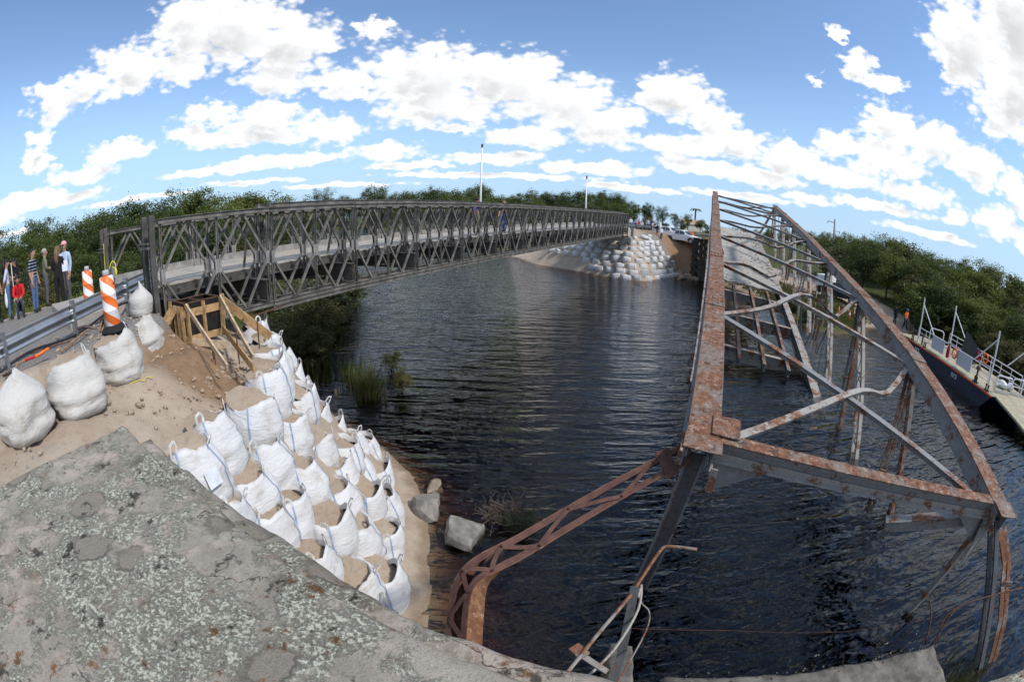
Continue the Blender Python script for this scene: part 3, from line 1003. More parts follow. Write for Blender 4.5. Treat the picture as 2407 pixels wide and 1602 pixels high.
def build_old_truss():
    root = empty('collapsed_truss_bridge', (TA0.x, TA0.y, 0))
    tag(root, 'collapsed rusty riveted truss bridge slumped into the river with broken deck', 'bridge')

    def P(name, mat, fn):
        m = MB(); m.mat(mat); fn(m)
        return m.build(name, mat, root)

    # top chords: one built-up box per panel: rusty cover plate on blue-grey side plates
    def chord_seg(a, b, w, h, name='top_chord'):
        def fn(m):
            m.mat('chord_top'); m.beam(a, b, w + .05, .022, TN, off=(0, h / 2))
            m.mat('truss_paint')
            for s_ in (-1, 1):
                m.beam(a, b, .02, h, TN, off=(s_ * (w / 2 - .01), -.012))
                m.beam(a, b, .07, .016, TN, off=(s_ * (w / 2 + .02), -h / 2 + .0))
                m.beam(a, b, .05, .014, TN, off=(s_ * (w / 2 + .013), h / 2 - .028))
        return P(name, 'chord_top', fn)
    for i in range(7):
        e0 = -.10 if i == 0 else 0
        j = (((0, .0), (0, .05), (.03, .0), (-.02, -.02), (0, .03), (.02, 0), (0, 0), (0, 0)))
        def nd(f, i):
            p = f(i); a, b = j[i]; return p + TE * a + TN * b
        for f in (TA, TB):
            a, b = nd(f, i), nd(f, i + 1)
            d = (b - a).normalized()
            if i == 0: a = a - d * .35
            chord_seg(a, b, .42, .36)
            # splice plate with rivets at each node
            def sp(m, b=b, d=d):
                m.mat('chord_top'); m.beam(b - d * .34, b + d * .34, .50, .016, TN, off=(0, .205))
                if i < 3:
                    for u in (-.28, -.17, -.06, .06, .17, .28):
                        for v in (-.19, -.07, .07, .19):
                            y = TN.cross(d).normalized()
                            c = b + d * u + y * v + TN * .216
                            m.ball(c, .016, .016, .012, 6, 4)
            P('splice_plate', 'chord_top', sp)
    # rivet rows on the nearest chord segment
    def riv(m):
        y = TN.cross(TD).normalized()
        for k in range(44):
            for v in (-.205, .205):
                c = TA(0) - TD * .3 + TD * (k * .13) + y * v + TN * .195
                m.ball(c, .014, .014, .010, 6, 4)
    o = P('rivets', 'chord_top', riv); tag(o, kind='stuff')
    # end cap plate on the near left node, gusset bent over the chord
    def capg(m):
        c = TA(0)
        m.frame_box(c + TE * .33 + TD * .22 + TN * .215, TE, TD, TN, .42, .50, .018)
        m.frame_box(c - TD * .30 + TE * .02 + TN * .21, TE, TD, TN, .54, .34, .016)
        m.frame_box(c - TD * .46 - TE * .26 + TN * .08, TE, TD, TN, .04, .20, .22)
    P('gusset_plate', 'chord_top', capg)
    # portal beam between the two near nodes
    a0, b0 = TA(0) + TE * .24 - TD * .02, TB(0) - TE * .12 - TD * .05
    def portal(m):
        m.mat('chord_top'); m.beam(a0, b0, .24, .018, TN, off=(0, .17))
        m.mat('truss_paint'); m.beam(a0, b0, .016, .30, TN, off=(0, .01)); m.beam(a0, b0, .22, .016, TN, off=(0, -.15))
        m.beam(a0, b0, .05, .09, TN, off=(.04, .112)); m.beam(a0, b0, .05, .09, TN, off=(-.04, .112))
        m.mat('truss_pale'); m.beam(a0, b0, .014, .10, TN, off=(-.034, -.09)); m.beam(a0, b0, .10, .014, TN, off=(-.085, -.142))
    P('portal_beam', 'truss_paint', portal)
    # knee gussets below the portal beam
    for f, s_, nm in ((a0, 1, 'knee_gusset'), (b0, -1, 'knee_gusset')):
        def kg(m, f=f, s_=s_):
            dn = Vector((0, 0, -1))
            m.prism([(0, 0), (.78, 0), (0, .5)], f + dn * .17 + TD * -.008, TE * s_, dn, TD * .016)
            m.beam(f + TE * s_ * .78 + dn * .19, f + dn * .68, .09, .012, TD)
        P(nm, 'truss_paint', kg)
    # top lateral bracing: straight diagonals and buckled ones
    def brace(pts, mat, w=.16, h=.12):
        def fn(m):
            for a, b in zip(pts[:-1], pts[1:]):
                d = (Vector(b) - Vector(a)).normalized() * .02
                m.angle(Vector(a) - d, Vector(b) + d, w, h, .014, TN)
        return P('lateral_brace', mat, fn)
    dn = TN * -.10
    for i in range(7):
        brace([TA(i + 1) + TE * .15 + dn, TB(i) - TE * .12 + dn], 'truss_paint' if i % 3 != 1 else 'truss_pale', .17, .13)
    z = Vector((0, 0, 1))
    def curve(p, q, bumps, n=14):
        out = []
        for k in range(n + 1):
            t = k / n
            v = p.lerp(q, t)
            for (c_, w_, vec) in bumps:
                v = v + Vector(vec) * math.exp(-((t - c_) / w_) ** 2)
            out.append(v)
        return out
    brace(curve(TA(0) + TE * .3 - dn * .5, TB(1) - TE * .1 + dn, [(.78, .14, (.02, -.1, -.38))]), 'truss_pale', .15, .13)
    brace(curve(TA(1) + TE * .2 + dn, TB(2) - TE * .1 + dn, [(.78, .12, (0, 0, -.55)), (.5, .18, (0, .3, .28))]), 'truss_pale', .15, .12)
    brace(curve(TA(2) + TE * .2 + dn, TB(3) - TE * .1 + dn, [(.38, .14, (0, -.2, -.55)), (.62, .12, (0, .2, .12))]), 'truss_pale', .15, .12)
    brace(curve(TA(3) + TE * .2 + dn, TB(4) - TE * .1 + dn, [(.6, .2, (0, -.2, -.45))]), 'truss_pale', .14, .12)
    for i in (4, 5, 6):
        brace(curve(TA(i) + TE * .2 + dn, TB(i + 1) - TE * .1 + dn, [(.45, .25, (0, 0, -.3))], 8), 'truss_pale', .14, .12)
    for i in (1, 2, 3, 4, 5, 6, 7):
        if i in (6, 7):
            brace([TA(i) + TE * .2 + dn * 1.6, TB(i) - TE * .1 + dn * 1.6], 'truss_rusty', .12, .14)
    # laced posts hanging under the right-hand chord
    def laced(a, b, wid, mat, bars=True, name='post'):
        a, b = Vector(a), Vector(b)
        d = (b - a).normalized()
        sx = TE.cross(d).normalized()     # spread the two channels along the bridge
        def fn(m):
            for s_ in (-1, 1):
                m.beam(a + sx * s_ * wid / 2, b + sx * s_ * wid / 2, .13, .05, sx)
        o = P(name, mat, fn)
        if bars:
            n = max(3, int((b - a).length / (wid * 1.25)))
            for yy in (-.072, .072):
                def lf(m):
                    for k in range(n):
                        s0 = 1 if k % 2 else -1
                        p = a.lerp(b, k / n) + sx * s0 * wid / 2 + TE * yy
                        q_ = a.lerp(b, (k + 1) / n) - sx * s0 * wid / 2 + TE * yy
                        m.beam(p, q_, .06, .008, TE)
                lo = MB(); lo.mat(mat); lf(lo)
                oo = lo.build('lacing', mat, o, origin=(0, 0, 0), local=False) if False else None
                arr = np.array(lo.v); org = (arr.min(0) + arr.max(0)) / 2
                me_ = lo.mesh('lacing', org)
                lb = obj_from('lacing', me_, o, Vector(org) - o.location - root.location)
        return o
    lean = Vector((-1.6, -3.2, -4.9))
    for i, mt in ((2, 'truss_pale'), (3, 'truss_pale'), (4, 'truss_pale'), (5, 'truss_pale'), (6, 'truss_pale'), (7, 'truss_pale')):
        laced(TB(i) - TN * .2, TB(i) + lean, .42, mt)
    for i in (3, 4, 5, 6, 7):
        laced(TA(i) - TN * .2 + TE * .15, TA(i) + lean + TE * .45, .30, 'truss_rusty', i < 6)
    # eye-bar pairs running down from the nodes
    for i in range(1, 8):
        for s_ in (-.09, .09):
            def eb(m, i=i, s_=s_):
                a = TB(i) + TE * s_ - TN * .15
                b = TB(i) + lean + TD * (4.2 if i > 2 else 3.2) + TE * s_ + Vector((0, 0, .25))
                m.beam(a, b, .045, .11, TE)
            P('diagonal_bar', 'truss_dark' if i == 2 else ('truss_rusty' if i % 2 else 'truss_pale'), eb)
        for t in (.45, .7):
            a = TB(i) - TN * .15; b = TB(i) + lean + TD * (4.2 if i > 2 else 3.2) + Vector((0, 0, .25))
            P('tie_plate', 'truss_pale', lambda m, a=a, b=b, t=t: m.frame_box(a.lerp(b, t), TE, TD, TN, .23, .10, .05))
    for i in (3.4, 4.3, 5.3, 6.4):
        def hg(m, i=i):
            a = TB(i) - TN * .15 - TE * .08; b = a + lean + TD * random.uniform(.2, 2.0)
            m.beam(a, b, .05, .035, TE)
        P('hanger_rod', random.choice(['truss_rusty', 'truss_pale']), hg)
    for i, t0 in ((2.0, .5), (1.0, .4)):
        laced(TB(i) + TE * .02, TB(i) + Vector((-.9 if i > 1 else -.5, -1.3 if i > 1 else -2.0, -6.2 + (6.2 - TB(i).z) * .0)) , .16, 'truss_rusty', True)
    # near right corner: cap, broken end post, leaning strut, broken stub
    c = TB(0)
    def capr(m):
        m.frame_box(c - TD * .32 + TE * .03 + TN * .21, TE, TD, TN, .52, .42, .016)
        m.mat('truss_paint'); m.prism([(0, 0), (.55, 0), (.30, .95), (.05, .95)], c + Vector((-.35, -.05, -.2)), (1, 0, 0), (0, 0, -1), (0, .02, 0))
        m.lathe([(.11, 0), (.11, .06)], (c.x - .2, c.y - .22, c.z - .28), 12)
    P('corner_gusset', 'chord_top', capr)
    laced((8.15, 2.75, 2.6), (8.9, .95, -.3), .22, 'truss_dark', False, 'end_post')
    def rustpost(m):
        pts = [Vector((8.45, 2.55, 2.45)), Vector((8.75, 2.1, 1.9)), Vector((8.72, 1.75, 1.5)), Vector((8.95, 1.35, .9)), Vector((9.2, .95, .1)), Vector((9.3, .7, -.4))]
        for s_ in (-.09, .09):
            for a, b in zip(pts[:-1], pts[1:]):
                d = (b - a).normalized() * .015
                m.beam(a - d + TE * s_, b + d + TE * s_, .035, .13, TE)
    P('bent_end_post', 'truss_rusty', rustpost)
    def rp2(m):
        m.frame_box((8.72, 1.78, 1.55), TE, (0, 0, 1), TD, .34, .24, .016)
        rnd = random.Random(4)
    P('torn_batten', 'truss_rusty', rp2)
    rnd4 = random.Random(4)
    for k in range(9):
        p = Vector((8.72, 1.75, 1.5)).lerp(Vector((9.2, .95, .1)), k / 8)
        q4 = p + Vector((rnd4.uniform(.05, .2), rnd4.uniform(-.1, .1), rnd4.uniform(-.1, .14)))
        P('torn_rivet_strip', 'truss_rusty', lambda m, p=p, q4=q4: m.tube([p, q4], .012, 5))
    def strut(m):
        a, b = Vector((8.0, 2.8, 2.55)), Vector((8.0, 3.42, -.1))
        a2 = Vector((8.15, 2.95, 2.45)); b2 = Vector((8.02, 3.5, -.25))
        m.beam(Vector((8.1, 2.9, 2.5)), Vector((8.0, 3.42, -.3)), .17, .02, (0, 1, 0)); m.beam(Vector((8.1, 2.9, 2.5)), Vector((8.0, 3.42, -.3)), .02, .12, (0, 1, 0), off=(.085, .05))
        m.beam(Vector((8.1, 2.9, 2.5)), Vector((8.0, 3.42, -.3)), .02, .12, (0, 1, 0), off=(-.085, .05))
    P('leaning_strut', 'truss_paint', strut)
    def stub(m):
        a, b = Vector((8.05, 3.15, 2.45)), Vector((6.62, 4.43, 1.86))
        m.mat('truss_paint'); m.beam(a, b, .02, .20, off=(.10, 0)); m.beam(a, b, .02, .20, off=(-.10, 0)); m.beam(a, b, .26, .016, off=(0, .104))
        m.mat('truss_rusty'); m.beam(a.lerp(b, .45), a.lerp(b, .72), .27, .010, off=(0, .118)); m.beam(a, b, .05, .012, off=(-.12, -.1))
    P('broken_stub', 'truss_paint', stub)
    # near left corner: post into the water
    def postA(m):
        a, b = Vector((2.62, 5.28, 3.2)), Vector((2.44, 5.92, -.6))
        m.mat('truss_paint')
        m.beam(a, b, .02, .26, TE, off=(.0, .0)); m.beam(a, b, .14, .016, TE, off=(.07, .13)); m.beam(a, b, .14, .016, TE, off=(.07, -.13))
        m.mat('truss_dark'); m.beam(a, b, .012, .20, TE, off=(-.018, 0))
    P('end_post', 'truss_paint', postA)
    def flap(m):
        c_ = TA(0) - TD * .42 + TE * .22
        m.frame_box(c_ + Vector((.02, -.05, -.22)), TE, TD, (0, 0, 1), .10, .03, .36)
    P('torn_plate', 'truss_rusty', flap)
    # buckled laced member curling down behind the parapet
    cl = [Vector(p) for p in ((-.35, 2.25, 2.10), (-.39, 2.56, 2.20), (-.40, 2.85, 2.27), (-.40, 3.16, 2.37), (-.385, 3.46, 2.48), (-.30, 3.68, 2.54), (-.13, 3.87, 2.58), (.19, 4.15, 2.60), (.72, 4.57, 2.67), (1.44, 4.99, 2.84), (2.09, 5.25, 3.03), (2.45, 5.3, 3.2))]
    def smooth(pts, n=5):
        out = []
        for i in range(len(pts) - 1):
            p0 = pts[max(0, i - 1)]; p1 = pts[i]; p2 = pts[i + 1]; p3 = pts[min(len(pts) - 1, i + 2)]
            for k in range(n):
                t = k / n
                out.append(.5 * ((2 * p1) + (p2 - p0) * t + (2 * p0 - 5 * p1 + 4 * p2 - p3) * t * t + (3 * p1 - p0 - 3 * p2 + p3) * t ** 3))
        out.append(pts[-1]); return out
    cp = smooth(cl)
    cvec = (Vector((0, 0, WATER_TO_CAM)) - Vector((.6, 4, 2.5))).normalized()
    def sweep(m, path, prof_off, w, h, n_up0):
        """rectangular section swept along path; prof_off shifts sideways"""
        rings = []
        for i, p in enumerate(path):
            d = (path[min(i + 1, len(path) - 1)] - path[max(i - 1, 0)]).normalized()
            y = nup_at(p).cross(d).normalized(); z_ = d.cross(y).normalized()
            c_ = p + y * prof_off[0] + z_ * prof_off[1]
            rings.append([c_ + y * (a * w / 2) + z_ * (b * h / 2) for a, b in ((-1, -1), (1, -1), (1, 1), (-1, 1))])
        vs = [v for r_ in rings for v in r_]
        fs = []
        for i in range(len(path) - 1):
            for k in range(4):
                a = i * 4 + k; b = i * 4 + (k + 1) % 4
                fs.append((a, b, b + 4, a + 4))
        fs += [(3, 2, 1, 0), tuple(len(vs) - 4 + k for k in range(4))]
        m.add(vs, fs)
    nup = Vector((.25, -.62, .75)).normalized()
    def nup_at(p):
        t = max(0, min(1, (p.y - 3.2) / .9)); t = t * t * (3 - 2 * t)
        return Vector((-.58, -.25, .78)).lerp(nup, t).normalized()
    def flange(s_):
        def fn(m):
            m.mat('rust_bare'); sweep(m, cp, (s_ * .098, .10), .075, .014, nup)
            m.mat('rust_orange'); sweep(m, cp, (s_ * .135, -.02), .014, .25, nup)
            m.mat('rust_bare'); sweep(m, cp, (s_ * .098, -.145), .075, .014, nup)
        return fn
    fa = P('buckled_channel', 'rust_bare', flange(1)); fb = P('buckled_channel', 'rust_bare', flange(-1))
    def at_(t):
        i = int(t * (len(cp) - 1)); i = min(i, len(cp) - 2); u = t * (len(cp) - 1) - i
        p = cp[i].lerp(cp[i + 1], u); d = (cp[i + 1] - cp[i]).normalized()
        y = nup_at(p).cross(d).normalized(); return p, y, d.cross(y).normalized()
    nb = 11
    for k in range(nb):
        def lb(m, k=k):
            s0 = 1 if k % 2 else -1
            t0, t1 = .03 + k * .86 / nb, .03 + (k + 1) * .86 / nb
            pts = []
            for q_ in range(5):
                u = q_ / 4
                p, y, z_ = at_(t0 + (t1 - t0) * u)
                pts.append(p + y * s0 * .10 * (1 - 2 * u) + z_ * (.118 + (.05 * math.sin(math.pi * u) if k == 9 else 0)))
            sweep(m, pts, (0, 0), .05, .010, nup)
            for u in (0, 4):
                m.ball(pts[u] + nup * .012, .020, .020, .014, 8, 5)
        P('lacing_bar', 'rust_bare', lb)
    def batten(m):
        p, y, z_ = at_(.92)
        d = y.cross(z_)
        m.frame_box(p + z_ * .125, y, d, z_, .40, .20, .012)
        for a in (-.13, .13):
            for b in (-.06, .06): m.ball(p + z_ * .135 + y * a + d * b, .018, .018, .012, 6, 4)
    P('batten_plate', 'rust_bare', batten)
    # edge girder, floor beams, stringers, broken concrete deck
    def gird(m):
        a, b = GR(-3.0), GR(37)
        m.mat('truss_pale'); m.beam(a, b, .44, .02, TN, off=(0, .25))
        m.mat('truss_dark'); m.beam(a, b, .02, .48, TN, off=(-.17, 0)); m.beam(a, b, .02, .48, TN, off=(.17, 0))
        m.mat('truss_pale'); m.beam(a, b, .1, .016, TN, off=(.22, -.24)); m.beam(a, b, .1, .016, TN, off=(-.22, -.24))
    P('bottom_chord', 'truss_pale', gird)
    def girdl(m):
        a, b = GL(-3.0), GL(37)
        m.mat('truss_pale'); m.beam(a, b, .40, .02, TN, off=(0, .25))
        m.mat('truss_dark'); m.beam(a, b, .34, .46, TN, off=(0, 0))
    P('bottom_chord', 'truss_pale', girdl)
    for s_ in (1.6, 6.4, 11.0):
        def fb_(m, s_=s_):
            m.mat('truss_pale'); m.ibeam(GL(s_) + TN * -.12, GR(s_) + TN * -.12, .24, .66, .022, .016, TN)
            m.mat('truss_pale')
            for f in (.12, .34, .55, .77):
                c_ = (GL(s_).lerp(GR(s_), f)) + TN * -.12
                m.frame_box(c_ - TD * .012, TE, TD, TN, .012, .10, .58)
        P('floor_beam', 'truss_paint', fb_)
    for s_ in (16, 21, 26, 31):
        P('floor_beam', 'truss_dark', lambda m, s_=s_: m.ibeam(GL(s_) + TN * -.2, GR(s_) + TN * -.2, .24, .6, .022, .016, TN))
    for f in (.13, .34, .56, .78):
        def st(m, f=f):
            a = GL(-.9 if f < .3 else .1).lerp(GR(-.9 if f < .3 else .1), f); b = GL(13).lerp(GR(13), f)
            m.mat('truss_rusty'); m.beam(a, b, .17, .016, TN, off=(0, .36)); m.mat('truss_dark'); m.beam(a, b, .016, .32, TN, off=(0, .19)); m.beam(a, b, .14, .014, TN, off=(0, .03))
        P('stringer', 'truss_rusty', st)
    # deck: gridded slab with a ragged edge and lumps
    def slab():
        nu, nv_ = 44, 150
        s0, s1 = 12.4, 36.6
        vs, fs = [], []
        for lay in (0, 1):
            for j_ in range(nv_ + 1):
                for i_ in range(nu + 1):
                    f = .03 + .93 * i_ / nu
                    edge = s0 + .45 * float(fbm(np.array([f * 5.0]), np.array([3.3]), 0, 4)[0]) - 1.1 * (f - .5) * .2
                    s_ = edge + (s1 - edge) * j_ / nv_
                    p = GL(s_).lerp(GR(s_), f)
                    vs.append((p, lay, s_, f))
        A = np.array([v[2] for v in vs]); F = np.array([v[3] for v in vs])
        hz = fbm(A * 1.3, F * 7, 1, 4) * .030 + fbm(A * 6, F * 30, 4, 3) * .022 - .10 * np.exp(-((A - 16.2) / .8) ** 2) * (fbm(A * 2, F * 9, 5, 3) > .1)
        pts = []
        for (p, lay, s_, f), h in zip(vs, hz):
            pts.append(p + TN * ((.46 + h) if lay == 0 else .375))
        n = (nu + 1)
        off = n * (nv_ + 1)
        for j_ in range(nv_):
            for i_ in range(nu):
                a = j_ * n + i_
                fs.append((a, a + 1, a + n + 1, a + n)); fs.append((off + a, off + a + n, off + a + n + 1, off + a + 1))
        for i_ in range(nu):
            fs.append((i_, off + i_, off + i_ + 1, i_ + 1))
        for j_ in range(nv_):
            a = j_ * n; fs.append((a, a + n, off + a + n, off + a)); a = j_ * n + nu; fs.append((a, off + a, off + a + n, a + n))
        m = MB(); m.mat('deck_concrete'); m.smooth = False; m.add(pts, fs)
        return m.build('concrete_deck', 'deck_concrete', root)
    slab()
    def brk(m):
        rnd = random.Random(9)
        for k in range(260):
            s_ = rnd.uniform(12.6, 36); f = rnd.choice([rnd.uniform(.05, .95), rnd.uniform(.8, .97)])
            p = GL(s_).lerp(GR(s_), f) + TN * .5
            r_ = rnd.uniform(.02, .07)
            m.frame_box(p, Quaternion(TN, rnd.uniform(0, 3)) @ TE, Quaternion(TN, rnd.uniform(0, 3)) @ TD, TN, r_ * 2, r_ * 1.4, r_)
    o = P('deck_rubble', 'deck_concrete', brk); tag(o, kind='stuff')
    # crushed lattice heap at the far end and far inclined end posts
    for f, g_ in ((TA, GL), (TB, GR)):
        laced(f(7), g_(36.0), .34, 'truss_pale', True, 'end_post')
    rnd = random.Random(21)
    for k in range(22):
        def heap(m):
            p = GR(31 + rnd.uniform(-3, 3)) - TE * rnd.uniform(-.5, 2.6) + TN * rnd.uniform(.5, 1.0)
            q_ = p + TD * rnd.uniform(-1.6, 1.6) + TE * rnd.uniform(-1.2, 1.2) + TN * rnd.uniform(-.25, .5)
            m.beam(p, q_, .09, .06)
        P('twisted_bar', 'truss_pale', heap)
    # hanging wires and broken rods beside the right chord girder
    for k in range(14):
        def wr(m):
            s_ = rnd.uniform(-.5, 16); p = GR(s_) + TE * rnd.uniform(.1, .9) + TN * rnd.uniform(-.2, .6)
            q_ = p + Vector((rnd.uniform(-.5, .5), rnd.uniform(-.8, .8), rnd.uniform(1.2, 3.6)))
            md = p.lerp(q_, .5) + Vector((rnd.uniform(-.2, .2), rnd.uniform(-.2, .2), 0))
            m.tube([p, md, q_], rnd.choice([.018, .025, .035]), 5)
        P('broken_rod', rnd.choice(['truss_rusty', 'truss_pale', 'truss_dark']), wr)
    return root


soil_mat('deck_concrete', (.32, .305, .275), (.42, .40, .365), (.22, .205, .18), (.50, .475, .435), .7)
old_truss = build_old_truss()
# ------------------------------------------------------------------ lichened stone parapet under the camera
def stone_mat():
    m, N, out = new_mat('lichen_stone')
    p = world_pos(N)
    big = N.noise(p, 2.6, 6, .6, .5)
    mid = N.noise(p, 8.5, 7, .68, .4)
    fine = N.noise(p, 75, 7, .76)
    fine2 = N.noise(N.vmath('ADD', p, (4, 9, 2)), 110, 5, .78)
    grain = N.noise(p, 180, 3, .7)
    base = N.mix(N.sstep(mid, .3, .7), (.32, .288, .238), (.47, .428, .36))
    base = N.mix(N.math('MULTIPLY', N.sstep(grain, .5, .7), .40), base, (.12, .112, .10))
    # pinkish crust
    pk = N.noise(N.vmath('ADD', p, (7, 3, 1)), 5.2, 8, .7, .6)
    base = N.mix(N.math('MULTIPLY', N.sstep(pk, .50, .60), .7), base, (.52, .44, .375))
    dirtn = N.noise(N.vmath('ADD', p, (31, 5, 2)), 3.3, 7, .7)
    base = N.mix(N.math('MULTIPLY', N.sstep(dirtn, .52, .64), .65), base, (.15, .115, .078))
    # round smooth dark-grey thalli
    vor = N.n('ShaderNodeTexVoronoi', feature='F1', voronoi_dimensions='3D')
    N.t.links.new(N.vmath('ADD', N.vmath('MULTIPLY', p, (1, 1, .4)), N.vmath('MULTIPLY', N.noise(p, 9, 4, .6, 0, 'Color'), (.10, .10, .05))), vor.inputs['Vector'])
    vor.inputs['Scale'].default_value = 6.2
    hasdisc = N.sstep(N.n('ShaderNodeSeparateColor', i_0=vor.outputs['Color']).outputs[0], .70, .72)
    disc = N.math('MULTIPLY', N.sstep(N.math('ADD', vor.outputs['Distance'], N.math('MULTIPLY', N.math('SUBTRACT', fine, .5), .22)), .46, .36), hasdisc)
    # mint foliose lichen: dense fine speckle inside large regions
    reg = N.sstep(N.math('ADD', big, N.math('MULTIPLY', N.math('SUBTRACT', mid, .5), .9)), .43, .55)
    spk = N.sstep(N.math('ADD', N.math('ADD', N.math('MULTIPLY', fine, .6), N.math('MULTIPLY', N.noise(p, 24, 6, .75), .5)), N.math('MULTIPLY', N.math('SUBTRACT', fine2, .5), .9)), .42, .60)
    lich = N.math('MULTIPLY', N.math('MULTIPLY', reg, spk), N.math('SUBTRACT', 1.0, disc))
    lc = N.mix(N.sstep(fine2, .4, .65), (.46, .465, .37), (.64, .645, .53))
    c = N.mix(N.math('MULTIPLY', lich, .92), base, lc)
    gapk = N.math('MULTIPLY', N.math('MULTIPLY', reg, N.sstep(fine, .46, .34)), .6)
    c = N.mix(gapk, c, (.07, .066, .058))
    c = N.mix(N.math('MULTIPLY', disc, .9), c, N.mix(N.sstep(grain, .4, .7), (.235, .212, .175), (.31, .28, .235)))
    # black and rust-orange spots
    bl = N.noise(N.vmath('ADD', p, (1, 8, 5)), 13, 8, .72, .15)
    c = N.mix(N.math('MULTIPLY', N.sstep(bl, .57, .64), .85), c, (.045, .04, .034))
    og = N.noise(N.vmath('ADD', p, (12, 2, 7)), 14, 7, .7, .1)
    ogr = N.sstep(N.noise(N.vmath('ADD', p, (2, 22, 7)), 1.7, 3, .5), .42, .56)
    c = N.mix(N.math('MULTIPLY', N.math('MULTIPLY', N.sstep(og, .56, .63), ogr), .9), c, N.mix(N.sstep(fine, .4, .6), (.26, .115, .035), (.17, .085, .035)))
    # hairline cracks
    v2 = N.n('ShaderNodeTexVoronoi', feature='DISTANCE_TO_EDGE')
    N.t.links.new(N.vmath('ADD', p, N.vmath('MULTIPLY', N.noise(p, 6, 5, .6, 0, 'Color'), (.25, .25, .1))), v2.inputs['Vector'])
    v2.inputs['Scale'].default_value = 3.1
    cr = N.math('MULTIPLY', N.sstep(v2.outputs['Distance'], .008, .002), N.sstep(big, .52, .44))
    c = N.mix(N.math('MULTIPLY', cr, .8), c, (.05, .045, .04))
    h = N.math('ADD', N.math('ADD', N.math('MULTIPLY', lich, .55), N.math('MULTIPLY', fine, .5)), N.math('MULTIPLY', grain, .22))
    h = N.math('SUBTRACT', h, N.math('MULTIPLY', disc, .25))
    bsdf(N, out, c, .93, 0, h, 1.0, .016, .12)
stone_mat()


def rough_block(o, u, v, lu, lv, top, height, nu, nv, amp, chip):
    """stone block: gridded top with chipped edges and rough sides; o is the front-left corner in plan"""
    ou, ov = Vector((*u, 0)), Vector((*v, 0))
    o = Vector((*o, top))
    vs, fs = [], []
    us = np.linspace(0, lu, nu + 1); vv = np.linspace(0, lv, nv + 1)
    U, V = np.meshgrid(us, vv)
    dist = np.minimum(np.minimum(U, lu - U), np.minimum(V, lv - V))
    P = np.array([o + ou * a + ov * b for a, b in zip(U.ravel(), V.ravel())])
    x, y = P[:, 0], P[:, 1]
    h = fbm(x * 3, y * 3, 0, 4) * amp + fbm(x * 14, y * 14, 2, 3) * amp * .35
    e = np.clip(1 - dist.ravel() / chip, 0, 1)
    h = h - (e ** 2) * (chip * .45 + .6 * chip * np.clip(fbm(x * 7, y * 7, 5, 3), 0, 1))
    # let the outline wander a little
    cx, cy = P[:, 0].mean(), P[:, 1].mean()
    wob = fbm(x * 5, y * 5, 9, 3) * chip * .45 * (dist.ravel() < 1e-6)
    dx, dy = x - cx, y - cy; L = np.hypot(dx, dy)
    P[:, 0] += dx / L * wob; P[:, 1] += dy / L * wob; P[:, 2] += h
    n = nu + 1
    vs = [tuple(p) for p in P]
    for j in range(nv):
        for i in range(nu):
            a = j * n + i
            fs.append((a, a + n, a + n + 1, a + 1))
    ring = [i for i in range(n)] + [j * n + nu for j in range(1, nv + 1)] + [nv * n + i for i in range(nu - 1, -1, -1)] + [j * n for j in range(nv - 1, 0, -1)]
    lay = max(2, int(height / .06)) if height < 1 else 14
    prev = ring
    for k in range(1, lay + 1):
        cur = []
        for r_ in ring:
            p = P[r_].copy()
            t = k / lay
            nz = float(vnoise(p[0] * 9, p[1] * 9, t * height * 9)) * amp * 1.3
            d = Vector((p[0] - cx, p[1] - cy, 0)).normalized()
            vs.append((p[0] + d.x * nz, p[1] + d.y * nz, (p[2] * (1 - t) + (top - height) * t)))
            cur.append(len(vs) - 1)
        m_ = len(ring)
        for i in range(m_):
            fs.append((prev[i], prev[(i + 1) % m_], cur[(i + 1) % m_], cur[i]))
        prev = cur
    m = MB(); m.mat('lichen_stone'); m.smooth = True; m.add(vs, fs)
    return m


PU = (.913, -.407); PV = (-.30, -.954)
par = empty('stone_parapet', (-1.0, 0.2, 0))
tag(par, 'weathered grey stone parapet crusted with mint and orange lichen above the bags', 'parapet')
PC = (-1.52, 1.14)
m = rough_block(PC, PU, PV, 3.4, 1.35, 5.5, .115, 200, 90, .006, .035)
m.build('coping_stone', 'lichen_stone', par)
pc2 = (PC[0] + .075 * .407 * 1.0 + .03 * .913, PC[1] + .085 * .913)
m = rough_block((PC[0] + .03 + .02, PC[1] + .095), PU, PV, 3.4, 1.5, 5.405, .20, 110, 40, .008, .03)
m.build('ledge_course', 'lichen_stone', par)
m = rough_block((PC[0] + .06, PC[1] + .03), PU, PV, 3.3, 1.4, 5.21, 6.6, 40, 16, .015, .03)
m.build('wall_shaft', 'lichen_stone', par)

